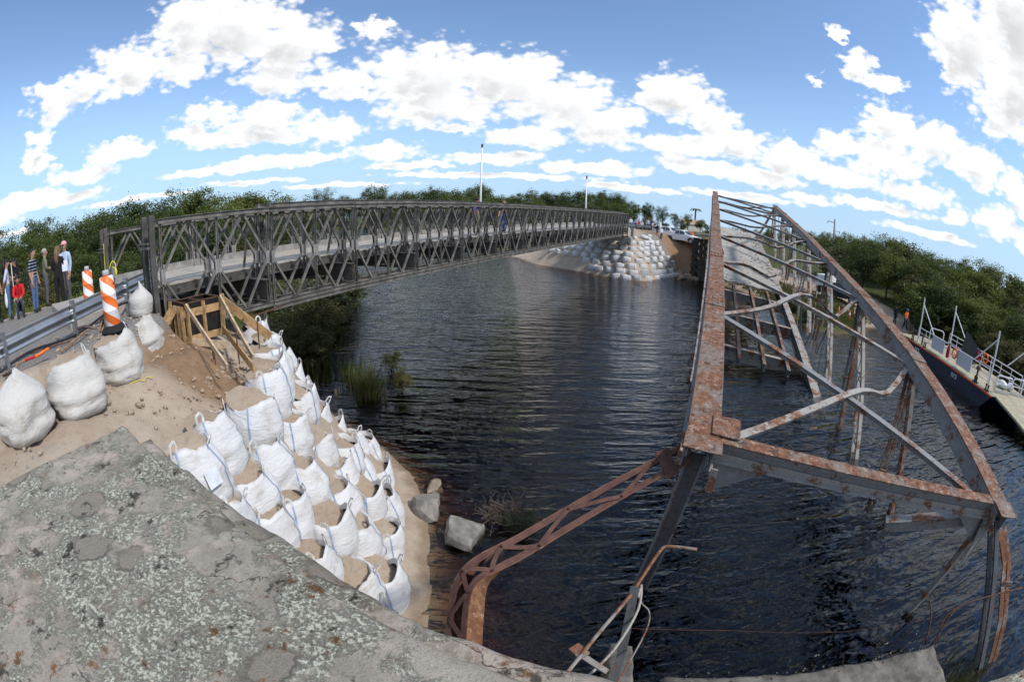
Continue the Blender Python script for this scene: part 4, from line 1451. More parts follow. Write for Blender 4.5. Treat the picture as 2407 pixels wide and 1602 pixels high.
# ------------------------------------------------------------------ bulk bags
def make_bag(seed, w, h, mat, soil=True, seams=True, loops=2, slump=0.0, closed=False, name='bulk_bag', nu=30, nv=15, boxy=0.0):
    rnd = random.Random(seed)
    root = empty(name)
    a = np.linspace(0, 2 * math.pi, nu, endpoint=False)
    rows = np.linspace(0, 1, nv)
    A, V = np.meshgrid(a, rows)
    k = 2.7 - .6 * V + boxy * 2.5
    sup = (np.abs(np.cos(A)) ** k + np.abs(np.sin(A)) ** k) ** (-1 / k)
    prof = .80 + .14 * boxy + (.30 - .17 * boxy) * np.sin(np.pi * np.clip(V * .86 + .08, 0, 1)) ** .8 - .06 * V
    if closed: prof = prof * (1 - .82 * np.clip((V - .62) / .38, 0, 1) ** 1.4)
    base = np.clip(V / .10, 0, 1) ** .5 * .16 + .84
    rad = w / 2 * sup * prof * base * .93
    zoff = seed * 3.7
    fold = fbm(np.cos(A) * 1.6 + zoff, np.sin(A) * 1.6, V * 4.5, 3)
    fine = fbm(np.cos(A) * 4 + zoff, np.sin(A) * 4, V * 11, 3)
    rad = rad * (1 + (.050 + .07 * slump) * fold + (.022 + .02 * slump) * fine * (1 if not closed else 2))
    # horizontal slump creases
    rad = rad * (1 - .035 * np.exp(-((V - .36 - .05 * np.sin(A * 2 + seed)) / .05) ** 2) * (1 + slump))
    rim = 1 + (.045 * np.cos(2 * A + seed) + .035 * np.cos(3 * A + seed * 2.1) + .13 * np.cos(A) - .05 + .04 * fbm(np.cos(A) * 3 + zoff, np.sin(A) * 3, 0.0, 3)) * np.clip((V - .5) / .5, 0, 1) ** 1.5
    Z = h * V * rim
    X = rad * np.cos(A) - .10 * w * V ** 2 * (1 if not closed else 2.2 * (rnd.random() - .3)); Y = rad * np.sin(A)
    m = MB(); m.mat(mat); m.smooth = True
    vs = [(x, y, z) for x, y, z in zip(X.ravel(), Y.ravel(), Z.ravel())]
    fs = []
    for j in range(nv - 1):
        for i in range(nu):
            p = j * nu + i; q = j * nu + (i + 1) % nu
            fs.append((p, q, q + nu, p + nu))
    fs.append(tuple(range(nu - 1, -1, -1)))
    # inside of the cloth: rolled-in rim down to the fill
    top = (nv - 1) * nu
    levels = ((.985, -.012), (.93, -.14)) if not closed else ((.4, .02),)
    prev = top
    cx, cy = X[-1].mean(), Y[-1].mean()
    for s_, dz in levels:
        st = len(vs)
        for i in range(nu):
            x, y, z = vs[top + i]
            vs.append((cx + (x - cx) * s_, cy + (y - cy) * s_, z + dz * h))
        for i in range(nu):
            fs.append((prev + i, prev + (i + 1) % nu, st + (i + 1) % nu, st + i))
        prev = st
    if closed: fs.append(tuple(prev + i for i in range(nu)))
    m.add(vs, fs)
    m.build('sack', mat, root, local=True)
    if soil and not closed:
        m = MB(); m.mat('bag_soil'); m.smooth = True
        zlev = h * .88
        vs = [(cx, cy, zlev + .06)]; fs = []
        nr = 4
        for r_ in range(1, nr + 1):
            for i in range(nu):
                back = 1.06 if X[-2][i] < cx else .985
                x = cx + (X[-2][i] - cx) * r_ / nr * back; y = cy + (Y[-2][i] - cy) * r_ / nr * (.985 if back < 1 else 1.01)
                vs.append((x, y, zlev - .26 * (x - cx) * (h / .9) + .05 * (1 - (r_ / nr) ** 2) + rnd.uniform(-.022, .022)))
        for i in range(nu):
            fs.append((0, 1 + i, 1 + (i + 1) % nu))
            for r_ in range(nr - 1):
                p = 1 + r_ * nu + i; q = 1 + r_ * nu + (i + 1) % nu
                fs.append((p, p + nu, q + nu, q))
        m.add(vs, fs)
        m.build('soil_fill', 'bag_soil', root, local=True)
    if seams:
        for ia in (int(nu * .10), int(nu * .87), int(nu * .62)):
            m = MB(); m.mat('seam_blue')
            vv, ff = [], []
            for j in range(nv):
                x, y, z = X[j][ia % nu], Y[j][ia % nu], Z[j][ia % nu]
                x2, y2 = X[j][(ia + 1) % nu], Y[j][(ia + 1) % nu]
                t = Vector((x2 - x, y2 - y, 0)).normalized() * .012
                n_ = Vector((x, y, 0)).normalized() * .008
                vv += [(x - t.x + n_.x, y - t.y + n_.y, z), (x + t.x + n_.x, y + t.y + n_.y, z)]
            for j in range(nv - 1):
                ff.append((2 * j, 2 * j + 1, 2 * j + 3, 2 * j + 2))
            m.add(vv, ff)
            m.build('seam_tape', 'seam_blue', root, local=True)
    for l in range(loops):
        ia = (int(nu * .12), int(nu * .86), int(nu * .6))[l % 3]
        x, y, z = X[-1][ia], Y[-1][ia], Z[-1][ia]
        d = Vector((-y, x, 0)).normalized()
        o_ = Vector((x, y, 0)).normalized()
        hh = rnd.uniform(.06, .20); fall = rnd.uniform(-.12, .14)
        pts = [Vector((x, y, z - .10)) - d * .03 + o_ * .01, Vector((x, y, z + hh * .6)) - d * .05 + o_ * fall * .5, Vector((x, y, z + hh)) + o_ * fall,
               Vector((x, y, z + hh * .6)) + d * .06 + o_ * fall * .7, Vector((x, y, z - .08)) + d * .07 + o_ * .012]
        m = MB(); m.mat('loop_web')
        for p, q in zip(pts[:-1], pts[1:]):
            m.beam(p, q, .034, .008, o_)
        m.build('lifting_loop', 'loop_web', root, local=True)
    return root


bag_protos = [make_bag(s_, .80 + .05 * (s_ % 4), .84 + .05 * (s_ % 3), 'bag_white', loops=1 + s_ % 3, slump=.12 * (s_ % 5)) for s_ in range(10)]
far_protos = [make_bag(30 + s_, 1.04, .62, 'bag_white', loops=0, nu=24, nv=9, name='bulk_bag', boxy=1.0) for s_ in range(4)]
used = set()


def place_bag(protos, k, x, y, z, face, sc, label, group, tilt=.06):
    p = protos[k % len(protos)]
    if p.name in used: o = copy_tree(p)
    else: used.add(p.name); o = p
    o.location = (x, y, z)
    rnd = random.Random(int(abs(x * 1000 + y * 77)))
    o.rotation_euler = (rnd.uniform(-tilt, tilt), rnd.uniform(-tilt, tilt) + .10, face)
    o.scale = (sc * rnd.uniform(.95, 1.06), sc * rnd.uniform(.95, 1.1), sc * rnd.uniform(.94, 1.06))
    return tag(o, label, 'bag', group)


TIERS = [
    (3.25 - .42, [(-3.81, 3.93), (-3.95, 4.65), (-3.94, 5.63), (-4.07, 6.48), (-4.77, 7.85), (-5.47, 8.85), (-6.2, 9.5), (-4.35, 7.2)],
     'white bulk bag of soil in the topmost tier of the near bank'),
    (2.6 - .42, [(-3.63, 4.62), (-3.57, 5.36), (-3.78, 6.39), (-4.17, 7.57), (-5.3, 9.3), (-4.75, 8.45), (-3.55, 3.75)],
     'white bulk bag of soil in the second tier below the near platform'),
    (2.0 - .42, [(-3.27, 4.41), (-3.2, 4.87), (-3.24, 5.72), (-3.53, 6.91), (-4.17, 8.23), (-4.85, 9.2)],
     'white bulk bag of soil in the middle tier of the near bank'),
    (1.45 - .42, [(-2.65, 4.50), (-2.71, 5.32), (-2.89, 6.16), (-3.38, 7.69), (-3.96, 8.55), (-3.1, 6.95)],
     'white bulk bag of soil two tiers above the near waterline'),
    (.95 - .42, [(-2.19, 4.68), (-2.54, 5.81), (-2.73, 6.84), (-3.13, 7.9), (-3.51, 8.83)],
     'white bulk bag of soil one tier above the near waterline'),
    (.45 - .42, [(-1.95, 5.23), (-2.22, 6.37), (-2.47, 7.45), (-2.95, 8.60), (-1.9, 4.3), (-3.5, 9.7)],
     'white bulk bag of soil at the near waterline beside the sand strip'),
]
kk = 0
for z, pts, lab in TIERS:
    for (x, y) in pts:
        face = -.12 if y < 7 else .35
        nb_ = place_bag(bag_protos, kk * 5 + int(y * 3), x - .05, y, z, face + random.uniform(-.25, .25), 1.0, lab, 'white bags facing the near bank', .13)
        if kk == 0: first_bag = nb_
        kk += 1

m = MB(); m.mat('paper'); m.frame_box((.43, .02, .60), (.95, .05, .2), (0, 1, 0), (-.2, 0, .98), .006, .20, .24); m.build('label_sheet', 'paper', first_bag, local=True)
first_bag['label'] = 'white bulk bag with a printed label sheet in the topmost tier'

# bulging old bags that hold back the road shoulder
old_defs = [((-6.1, 2.55), 4.02, 1.0, .86, True, 'old dirty white bag with a tied drooping neck below the shovel'),
            ((-5.85, 3.58), 4.0, .98, .76, False, 'wide slumped old white bag below the pickaxe'),
            ((-6.12, 4.86), 4.0, .88, .72, False, 'open old white bag full of soil below the orange barrel'),
            ((-6.66, 6.05), 4.05, .78, .64, False, 'open old white bag beside the timber formwork')]
for n_, ((x, y), z, w_, h_, cl_, lab) in enumerate(old_defs):
    o = make_bag(60 + n_, w_, h_, 'bag_old', soil=True, seams=False, loops=(1 if n_ in (1, 2) else 0), slump=.8, closed=cl_, name='old_bag', nu=36, nv=18)
    o.location = (x, y, z); o.rotation_euler = (random.uniform(-.05, .05), random.uniform(-.08, .02), random.uniform(-.6, .6))
    tag(o, lab, 'bag', 'old bags along the road shoulder')
o = make_bag(81, .52, .60, 'bag_old', soil=False, seams=False, loops=0, closed=True, name='tied_sack', nu=28, nv=14)
o.location = (-7.12, 6.45, 4.66); tag(o, 'small tied white sack on the gravel beside the bridge end post', 'sack')

# ------------------------------------------------------------------ timber formwork
fd = Vector((BD[0], BD[1], 0)); fe = Vector((BE[0], BE[1], 0))
FO = Vector((-6.18, 6.85, 4.0))
fw = empty('timber_formwork', tuple(FO))
tag(fw, 'black plywood formwork box braced with raw timber planks beside the bridge', 'formwork')
def FP(a, b, z): return FO + fd * a - fe * b + Vector((0, 0, z))
def fpart(name, mat, fn):
    m = MB(); m.mat(mat); fn(m); return m.build(name, mat, fw)
BA, BB, BH = .86, .70, .78
for (p, q) in ((FP(0, 0, 0), FP(BA, 0, 0)), (FP(0, BB, 0), FP(BA, BB, 0)), (FP(0, .012, 0), FP(0, BB - .012, 0)), (FP(BA, .012, 0), FP(BA, BB - .012, 0))):
    fpart('plywood_panel', 'ply_black', lambda m, p=p, q=q: m.beam(p + Vector((0, 0, .45)), q + Vector((0, 0, .45)), .02, .70))
for z in (.72,):
    fpart('steel_rim', 'rebar', lambda m, z=z: [m.beam(FP(.02, .02, z + .09), FP(BA - .02, .02, z + .09), .04, .02), m.beam(FP(.02, BB - .02, z + .09), FP(BA - .02, BB - .02, z + .09), .04, .02),
                                               m.beam(FP(.02, .04, z + .09), FP(.02, BB - .04, z + .09), .04, .02), m.beam(FP(BA - .02, .04, z + .09), FP(BA - .02, BB - .04, z + .09), .04, .02),
                                               m.beam(FP(BA * .45, .04, z + .085), FP(BA * .45, BB - .04, z + .085), .04, .02)])
def plank(a, b, w_, t_=.025, mat='plank', up=(0, 0, 1), name='plank'):
    fpart(name, mat, lambda m: m.beam(a, b, t_, w_, up))
fx = .03
# walers and studs on the two visible faces
plank(FP(-.03, -fx, .62), FP(BA + .04, -fx, .62), .15)
plank(FP(-.03, -fx, .12), FP(BA + .04, -fx, .10), .13)
plank(FP(-fx, -.02, .60), FP(-fx, BB + .02, .60), .12)
plank(FP(-fx, -.02, .12), FP(-fx, BB + .02, .12), .12)
for a in (.02, .42, BA):
    plank(FP(a, -fx - .03, .02 if a != .42 else .10), FP(a, -fx - .03, .80), .03, .10 if a != .42 else .08, 'plank', (0, 1, 0))
for b in (.04, .22, .42, .66):
    plank(FP(-fx - .03, b, -.02), FP(-fx - .03, b, .76 + .06 * (b > .5)), .03, .085, 'plank', (0, 1, 0))
plank(FP(BA + .02, -.08, .40), FP(BA + .02, -.08, .86), .04, .10, 'plank', (0, 1, 0))
# raking braces down to stakes
plank(FP(.0, -.08, .78), FO + Vector((1.74, -1.04, .02)), .10, .035, 'plank_pale', (0, 0, 1), 'brace')
plank(FP(BA - .02, -.08, .80), FO + Vector((1.90, -.44, .0)), .10, .035, 'plank_pale', (0, 0, 1), 'brace')
plank(FP(.05, -.08, .08), FP(.55, -.65, -.02), .14, .03, 'plank_pale', (0, 0, 1), 'brace')
plank(FP(BA, -.06, .14), FO + Vector((2.2, -.92, -.02)), .15, .03, 'plank', (0, 0, 1), 'brace')
plank(FP(BA + .1, .1, .72), FP(BA + .75, -.75, -.10), .18, .03, 'plank', (0, 0, 1), 'brace')
plank(FP(-.1, .50, .70), FP(-.62, .78, .0), .11, .03, 'plank', (0, 0, 1), 'brace')
plank(FP(-.1, .30, .70), FP(-.60, .60, .0), .11, .03, 'plank', (0, 0, 1), 'brace')
for (x, y, h_) in ((1.62, -.5, .50), (1.15, -.62, .28), (1.5, .42, .40), (.9, -.35, .22)):
    fpart('steel_stake', 'rebar', lambda m, x=x, y=y, h_=h_: m.tube([FO + Vector((x, y, -.12)), FO + Vector((x + .01, y, h_))], .013, 6))
fpart('steel_stake', 'rebar', lambda m: m.beam(FP(BA + .35, -.3, .28), FP(BA + 1.5, -.25, .34), .025, .03))

# ------------------------------------------------------------------ guardrail
gr = empty('guardrail', (-7.6, 4.9, 4.68))
tag(gr, 'corrugated steel guardrail on short posts along the gravel approach road', 'guardrail')
rail_path = [Vector(p) for p in ((-8.35, 8.1, 5.26), (-7.98, 6.95, 5.22), (-7.72, 6.0, 5.16), (-7.58, 4.93, 5.10), (-7.5, 3.89, 5.05), (-7.56, 2.9, 5.0), (-7.8, 1.8, 4.98), (-8.15, .2, 4.96), (-8.7, -2, 4.95))]
def wbeam(m, path):
    prof = [(-.155, .03), (-.12, .0), (-.085, -.012), (-.05, .0), (-.025, .055), (0, .07), (.025, .055), (.05, 0), (.085, -.012), (.12, 0), (.155, .03)]
    n = len(prof)
    vs = []
    for i, p in enumerate(path):
        d = (path[min(i + 1, len(path) - 1)] - path[max(0, i - 1)]).normalized()
        side = Vector((0, 0, 1)).cross(d).normalized()
        for zz, o_ in prof: vs.append(p + Vector((0, 0, zz)) + side * (o_ * 1.0))
    for i, p in enumerate(path):
        d = (path[min(i + 1, len(path) - 1)] - path[max(0, i - 1)]).normalized()
        side = Vector((0, 0, 1)).cross(d).normalized()
        for zz, o_ in prof: vs.append(p + Vector((0, 0, zz)) + side * (o_ - .006))
    fs = []
    off = n * len(path)
    for i in range(len(path) - 1):
        for k in range(n - 1):
            a = i * n + k; fs.append((a, a + 1, a + n + 1, a + n)); fs.append((off + a, off + a + n, off + a + n + 1, off + a + 1))
        a = i * n; fs.append((a, a + n, off + a + n, off + a)); a += n - 1; fs.append((a, off + a, off + a + n, a + n))
    m.smooth = True
    m.add(vs, fs)
simple('rail_steel', (.42, .44, .46), .30, .85, .12, 3, .04)
def smooth_path(pts, n=5):
    out = []
    for i in range(len(pts) - 1):
        p0 = pts[max(0, i - 1)]; p1 = pts[i]; p2 = pts[i + 1]; p3 = pts[min(len(pts) - 1, i + 2)]
        for k in range(n):
            t = k / n
            out.append(.5 * ((2 * p1) + (p2 - p0) * t + (2 * p0 - 5 * p1 + 4 * p2 - p3) * t * t + (3 * p1 - p0 - 3 * p2 + p3) * t ** 3))
    out.append(pts[-1]); return out
rp = smooth_path(rail_path)
half = 14
for seg in (rp[:half + 1], [p + Vector((.012, -.004, .0)) for p in rp[half - 1:27]], rp[26:]):
    m = MB(); m.mat('rail_steel'); wbeam(m, seg); m.build('rail_beam', 'rail_steel', gr)
for (x, y, z) in ((-7.52, 4.80, 5.12), (-7.44, 3.02, 5.03), (-7.7, 1.6, 5.0), (-7.82, 6.6, 5.2)):
    m = MB(); m.mat('rail_steel'); m.box((x + .03, y, z - .18), (.11, .012, .78)); m.box((x + .084, y + .03, z - .18), (.012, .06, .776)); m.box((x - .026, y + .03, z - .18), (.012, .06, .776))
    m.build('rail_post', 'rail_steel', gr)
m = MB(); m.mat('black_plastic')
m.tube([p + Vector((.12, 0, -.30 - .06 * math.sin(i * .5))) for i, p in enumerate(rp[:34])], .022, 6)
tag(m.build('black_hose'), 'black hose hanging along the underside of the guardrail', 'hose')

# ------------------------------------------------------------------ striped channelizer barrels
def barrel_mat():
    m, N, out = new_mat('barrel_stripes')
    o = N.n('ShaderNodeSeparateXYZ', i_0=coords(N))
    ang = N.math('ARCTAN2', o.outputs[1], o.outputs[0])
    t = N.math('ADD', N.math('DIVIDE', o.outputs[2], .34), N.math('MULTIPLY', ang, 1 / math.pi))
    fr = N.math('FRACT', t)
    c = N.mix(N.math('LESS_THAN', fr, .47), (.78, .79, .82), (.86, .17, .025))
    n = N.noise(coords(N), 7, 6, .7)
    c = N.mix(N.math('MULTIPLY', N.sstep(n, .52, .75), .3), c, (.45, .38, .32))
    bsdf(N, out, c, .42, 0, n, .06, .01, .4)
barrel_mat()
def barrel(loc, tilt, label, rz=0.0):
    r_ = empty('channelizer_barrel', loc); r_.rotation_euler = (tilt[0], tilt[1], rz)
    tag(r_, label, 'traffic barrel', 'orange and white barrels at the bridge end')
    def pp(name, mat, fn, sm_=True):
        m = MB(); m.mat(mat); m.smooth = sm_; fn(m); return m.build(name, mat, r_, local=True)
    pp('base', 'rubber', lambda m: m.lathe([(.27, 0), (.275, .03), (.26, .055), (.215, .06), (.205, .09), (.17, .095), (.165, .12)], n=28))
    pp('drum', 'barrel_stripes', lambda m: m.lathe([(.150, .10), (.158, .11), (.157, .36), (.160, .365), (.157, .37), (.150, .62), (.153, .625), (.150, .63), (.142, .92), (.128, .935), (.06, .945)], n=32))
    pp('neck', 'grey_plastic', lambda m: m.lathe([(.058, .94), (.070, .945), (.068, 1.03), (.058, 1.04), (.02, 1.045)], n=20))
    pp('collar', 'red_paint', lambda m: m.lathe([(.085, .937), (.09, .944), (.085, .952), (.07, .953)], n=20))
    pp('reflector', 'red_paint', lambda m: m.box((.151, -.02, .80), (.006, .05, .035)), False)
    return r_
b1 = barrel((-6.66, 5.24, 4.70), (.02, -.055), 'orange and white striped barrel standing above the old bags', .5)
b2 = barrel((-9.9, 7.0, 4.68), (0, .0), 'orange and white striped barrel behind the guardrail', .9)
def rope(pts, name, label, r_=.009):
    m = MB(); m.mat('rope_yellow'); m.smooth = True; m.tube(smooth_path([Vector(p) for p in pts], 4), r_, 6)
    return tag(m.build(name), label, 'rope')
bx, by, bz = -6.60, 5.24, 5.70
rope([(bx - .05, by + .02, bz + .04), (bx - .02, by + .08, bz + .16), (bx + .05, by + .10, bz + .12), (bx + .10, by + .06, bz + .02), (bx + .13, by + .05, bz - .06), (bx + .10, by + .08, bz + .03), (bx + .04, by + .02, bz + .07)], 'yellow_rope', 'yellow rope knotted round the neck of the striped barrel')
e_ = bridge_pt(-.25, -4.25, 0)
rope([(e_.x, e_.y, e_.z + 1.95), (e_.x + .06, e_.y - .03, e_.z + 1.8), (e_.x + .02, e_.y, e_.z + 1.55), (e_.x + .08, e_.y - .04, e_.z + 1.3), (e_.x + .05, e_.y, e_.z + 1.15)], 'yellow_rope', 'yellow rope dangling from the far end post of the panel bridge')
rope([(-5.75, 4.66, 4.04), (-5.66, 4.8, 4.06), (-5.55, 4.85, 4.05), (-5.60, 4.95, 4.06), (-5.5, 5.02, 4.05)], 'yellow_rope', 'short yellow rope lying on the sand', .007)

# ------------------------------------------------------------------ hand tools on the shoulder
def tool(name, loc, label, build):
    r_ = empty(name, loc); tag(r_, label, 'tool'); build(r_); return r_
def sh(r_):
    m = MB(); m.mat('tool_steel'); m.smooth = True
    vs = []; fs = []
    for j in range(7):
        for i in range(5):
            u = i / 4 - .5; t = j / 6
            w_ = .22 * (1 - .55 * t ** 2)
            vs.append(Vector((-6.58 - .30 * t + 0, 2.80 - .10 * t + u * w_ * .9, 4.76 + .05 * (4 * u * u) - .05 * t + .0)) + Vector((u * w_ * -.3, 0, 0)))
    for j in range(6):
        for i in range(4):
            a = j * 5 + i; fs.append((a, a + 1, a + 6, a + 5))
    m.add(vs, fs); m.build('blade', 'tool_steel', r_)
    part('shaft', 'tool_wood', r_, lambda m: m.tube([(-6.60, 2.80, 4.79), (-6.70, 2.98, 4.83), (-6.72, 3.12, 4.83)], .016, 8))
    part('sleeve', 'red_paint', r_, lambda m: m.tube([(-6.72, 3.12, 4.83), (-6.71, 3.34, 4.82)], .022, 8))
    part('grip', 'orange_plastic', r_, lambda m: m.tube([(-6.71, 3.34, 4.82), (-6.69, 3.44, 4.83), (-6.65, 3.52, 4.85), (-6.66, 3.62, 4.86), (-6.73, 3.62, 4.84), (-6.74, 3.52, 4.82), (-6.70, 3.42, 4.82)], .022, 8))
tool('shovel', (-6.7, 3.2, 4.7), 'shovel with an orange grip lying above the tied old bag', sh)
def pk(r_):
    part('shaft', 'tool_wood', r_, lambda m: m.tube([(-6.72, 3.92, 4.72), (-6.92, 4.42, 4.76), (-7.10, 4.86, 4.80)], .02, 8))
    part('head', 'tool_steel', r_, lambda m: m.tube([(-7.32, 4.80, 4.84), (-7.18, 4.86, 4.86), (-7.06, 4.92, 4.84), (-6.92, 5.02, 4.78)], .02, 6, radii=[.035, .03, .028, .012]))
tool('pickaxe', (-6.9, 4.4, 4.7), 'wooden handled pickaxe lying on the gravel shoulder', pk)
def phd(r_):
    for dx in (0, .16):
        part('blade', 'tool_steel', r_, lambda m, dx=dx: m.lathe([(.02, 0), (.055, .02), (.06, .12), (.045, .15)], (-7.15 + dx, 5.32 + dx * .4, 4.74), 10, 1, .5))
    for dx in (0, .12):
        part('shaft', 'tool_wood', r_, lambda m, dx=dx: m.tube([(-7.12 + dx, 5.3 + dx * .3, 4.86), (-6.92 + dx * .6, 5.04, 4.74)], .016, 8))
tool('post_hole_digger', (-7.1, 5.3, 4.7), 'two bladed post hole digger lying beside the striped barrel', phd)
m = MB(); m.mat('rebar'); m.tube([(-7.62, 3.7, 4.72), (-7.3, 4.2, 4.73), (-7.12, 4.42, 4.73)], .014, 6)
tag(m.build('steel_rod'), 'thin rusty steel rod lying on the gravel shoulder', 'rod')

# ------------------------------------------------------------------ broken concrete, pipes and rods by the lower edge
def rock(name, c, size, seed, label, mat='rock_grey', cat='rock', group=None, flat=.5):
    bm = bmesh.new()
    bmesh.ops.create_icosphere(bm, subdivisions=3, radius=1)
    rnd = random.Random(seed)
    planes = [(Vector((rnd.gauss(0, 1), rnd.gauss(0, 1), rnd.gauss(0, 1))).normalized(), rnd.uniform(.45, .8)) for _ in range(9)]
    for v in bm.verts:
        for n_, d in planes:
            k = v.co.dot(n_)
            if k > d: v.co -= n_ * (k - d)
        v.co += v.co.normalized() * .02 * rnd.uniform(-1, 1)
    me_ = bpy.data.meshes.new(name); bm.to_mesh(me_); bm.free()
    me_.materials.append(MATS[mat])
    o = obj_from(name, me_, None, c, (rnd.uniform(0, 6), rnd.uniform(0, 6), rnd.uniform(0, 6)) if flat else (0, 0, 0), size)
    if label: tag(o, label, cat, group)
    return o
rock('boulder', (-1.72, 8.25, .03), (.46, .52, .44), 5, 'pale angular boulder on the wet sand at the near waterline', flat=1)
rock('boulder', (-.88, 7.45, .0), (.56, .62, .52), 12, 'pointed grey boulder standing in the water off the near shore', flat=1)
rock('boulder', (-1.75, 9.2, -.30), (.5, .45, .25), 17, 'brown submerged boulder beside the near shore', 'rock_brown', flat=1)

m = rough_block((1.55, 4.10), (.96, -.25), (-.25, -.96), .34, 1.35, .62, .9, 12, 26, .03, .04)
for i, v in enumerate(m.v):
    m.v[i] = (v[0], v[1], v[2] + max(0, 4.0 - v[1]) * .48)
m.mats = ['old_concrete']; o = m.build('concrete_beam'); tag(o, 'broken pale concrete beam jutting from the water under the tangled pipes', 'concrete')
m = rough_block((2.0, 2.98), (.968, -.25), (-.28, -.96), 4.55, 1.1, 1.22, .24, 70, 18, .018, .05)
m.mats = ['old_concrete']; o = m.build('concrete_slab'); tag(o, 'broken concrete deck slab with crumbled white edge below the truss corner', 'slab')
def crumb(m):
    rnd = random.Random(2)
    for k in range(60):
        t = rnd.random() ** .8
        p = Vector((2.1, 2.95, 1.22)).lerp(Vector((6.2, 1.88, 1.22)), t) + Vector((rnd.uniform(-.05, .05), rnd.uniform(-.10, .06), rnd.uniform(-.03, .05)))
        r_ = rnd.uniform(.008, .022); m.ball(p, r_ * rnd.uniform(.8, 1.5), r_, r_ * .7, 5, 4)
m = MB(); m.mat('old_concrete'); crumb(m); o = m.build('concrete_crumbs'); tag(o, 'crumbled concrete lumps along the broken slab edge', 'rubble', kind='stuff')
def pipe(pts, mat, r_, name, label, cat='pipe', group=None):
    m = MB(); m.mat(mat); m.smooth = True; m.tube(smooth_path([Vector(p) for p in pts], 4), r_, 8)
    return tag(m.build(name), label, cat, group)
pipe([(.40, 2.2, 2.25), (.92, 2.9, 2.36), (1.37, 3.44, 2.41), (1.55, 3.69, 2.43), (1.88, 4.12, 2.47), (2.02, 4.18, 2.48), (2.36, 4.07, 2.48)], 'truss_rusty', .022, 'bent_pipe', 'long rusty pipe with a bent tip rising over the dark water')
pipe([(.55, 2.30, 2.06), (.9, 2.62, 2.08), (1.2, 2.95, 2.1), (1.5, 3.4, 2.2), (1.56, 3.66, 2.35), (1.5, 3.5, 2.3)], 'truss_pale', .017, 'bent_pipe', 'grey bent pipe under the long rusty pipe')
pipe([(.98, 2.25, 1.75), (1.3, 2.75, 1.85), (1.62, 3.25, 1.95), (1.66, 3.42, 2.1), (1.56, 3.5, 2.2), (1.5, 3.6, 2.35)], 'truss_rusty', .010, 'bent_pipe', 'thin curled tube looped over the broken concrete beam')
def strap(m):
    m.beam((.72, 2.75, 2.32), (1.02, 2.52, 2.22), .07, .02); m.beam((.70, 2.82, 2.32), (.80, 2.68, 2.32), .13, .03)
m = MB(); m.mat('truss_rusty'); strap(m); tag(m.build('steel_strap'), 'short torn steel strap wrapped across the rusty pipe', 'strap')
m = MB(); m.mat('truss_dark'); m.beam((1.42, 3.5, 2.5), (1.35, 3.1, 1.7), .10, .03); m.beam((1.35, 3.1, 1.7), (1.22, 2.72, 1.3), .10, .03)
tag(m.build('steel_flat'), 'twisted dark steel flat beside the broken concrete beam', 'steel bar')
pipe([(1.5, 3.6, 1.6), (3.2, 3.6, 1.15), (5.0, 3.0, 1.1), (7.2, 2.0, 1.5), (8.6, 1.3, 2.0)], 'rebar', .003, 'rusty_wire', 'thin rusty wire sagging low across the water', 'wire')
for k, pts in enumerate(([(6.6, 1.9, 1.2), (6.75, 2.1, 1.5), (7.3, 1.9, 1.75), (8.5, 1.35, 1.9)], [(6.4, 2.0, 1.1), (6.35, 2.25, 1.55), (6.3, 2.45, 1.75)], [(6.5, 1.9, 1.1), (6.75, 2.05, 1.7)])):
    pipe(pts, 'rebar', .016, 'rebar', 'bent rebar sticking up at the end of the broken slab', 'rebar', 'rebars at the slab end')

# clods, pebbles and crumbs of soil on the platform and along the shoulder
def clods():
    rg = random.Random(77)
    m = MB(); m.mat('bag_soil')
    n = 0
    while n < 900:
        if rg.random() < .45: x, y = rg.gauss(-5.3, 1.0), rg.gauss(6.2, .9)
        else: x, y = rg.uniform(-8.2, -3.6), rg.uniform(1.5, 8.5)
        z = gz(x, y)
        if z < 3.0: continue
        r_ = abs(rg.gauss(0, .018)) + .008
        m.ball((x, y, z + r_ * .3), r_ * rg.uniform(.8, 1.5), r_ * rg.uniform(.8, 1.4), r_ * .8, 5, 4)
        n += 1
    o = m.build('soil_clods', 'bag_soil'); tag(o, 'loose clods and pebbles scattered over the sandy platform', 'clods', kind='stuff')
clods()
# ------------------------------------------------------------------ people
ZONES = {}


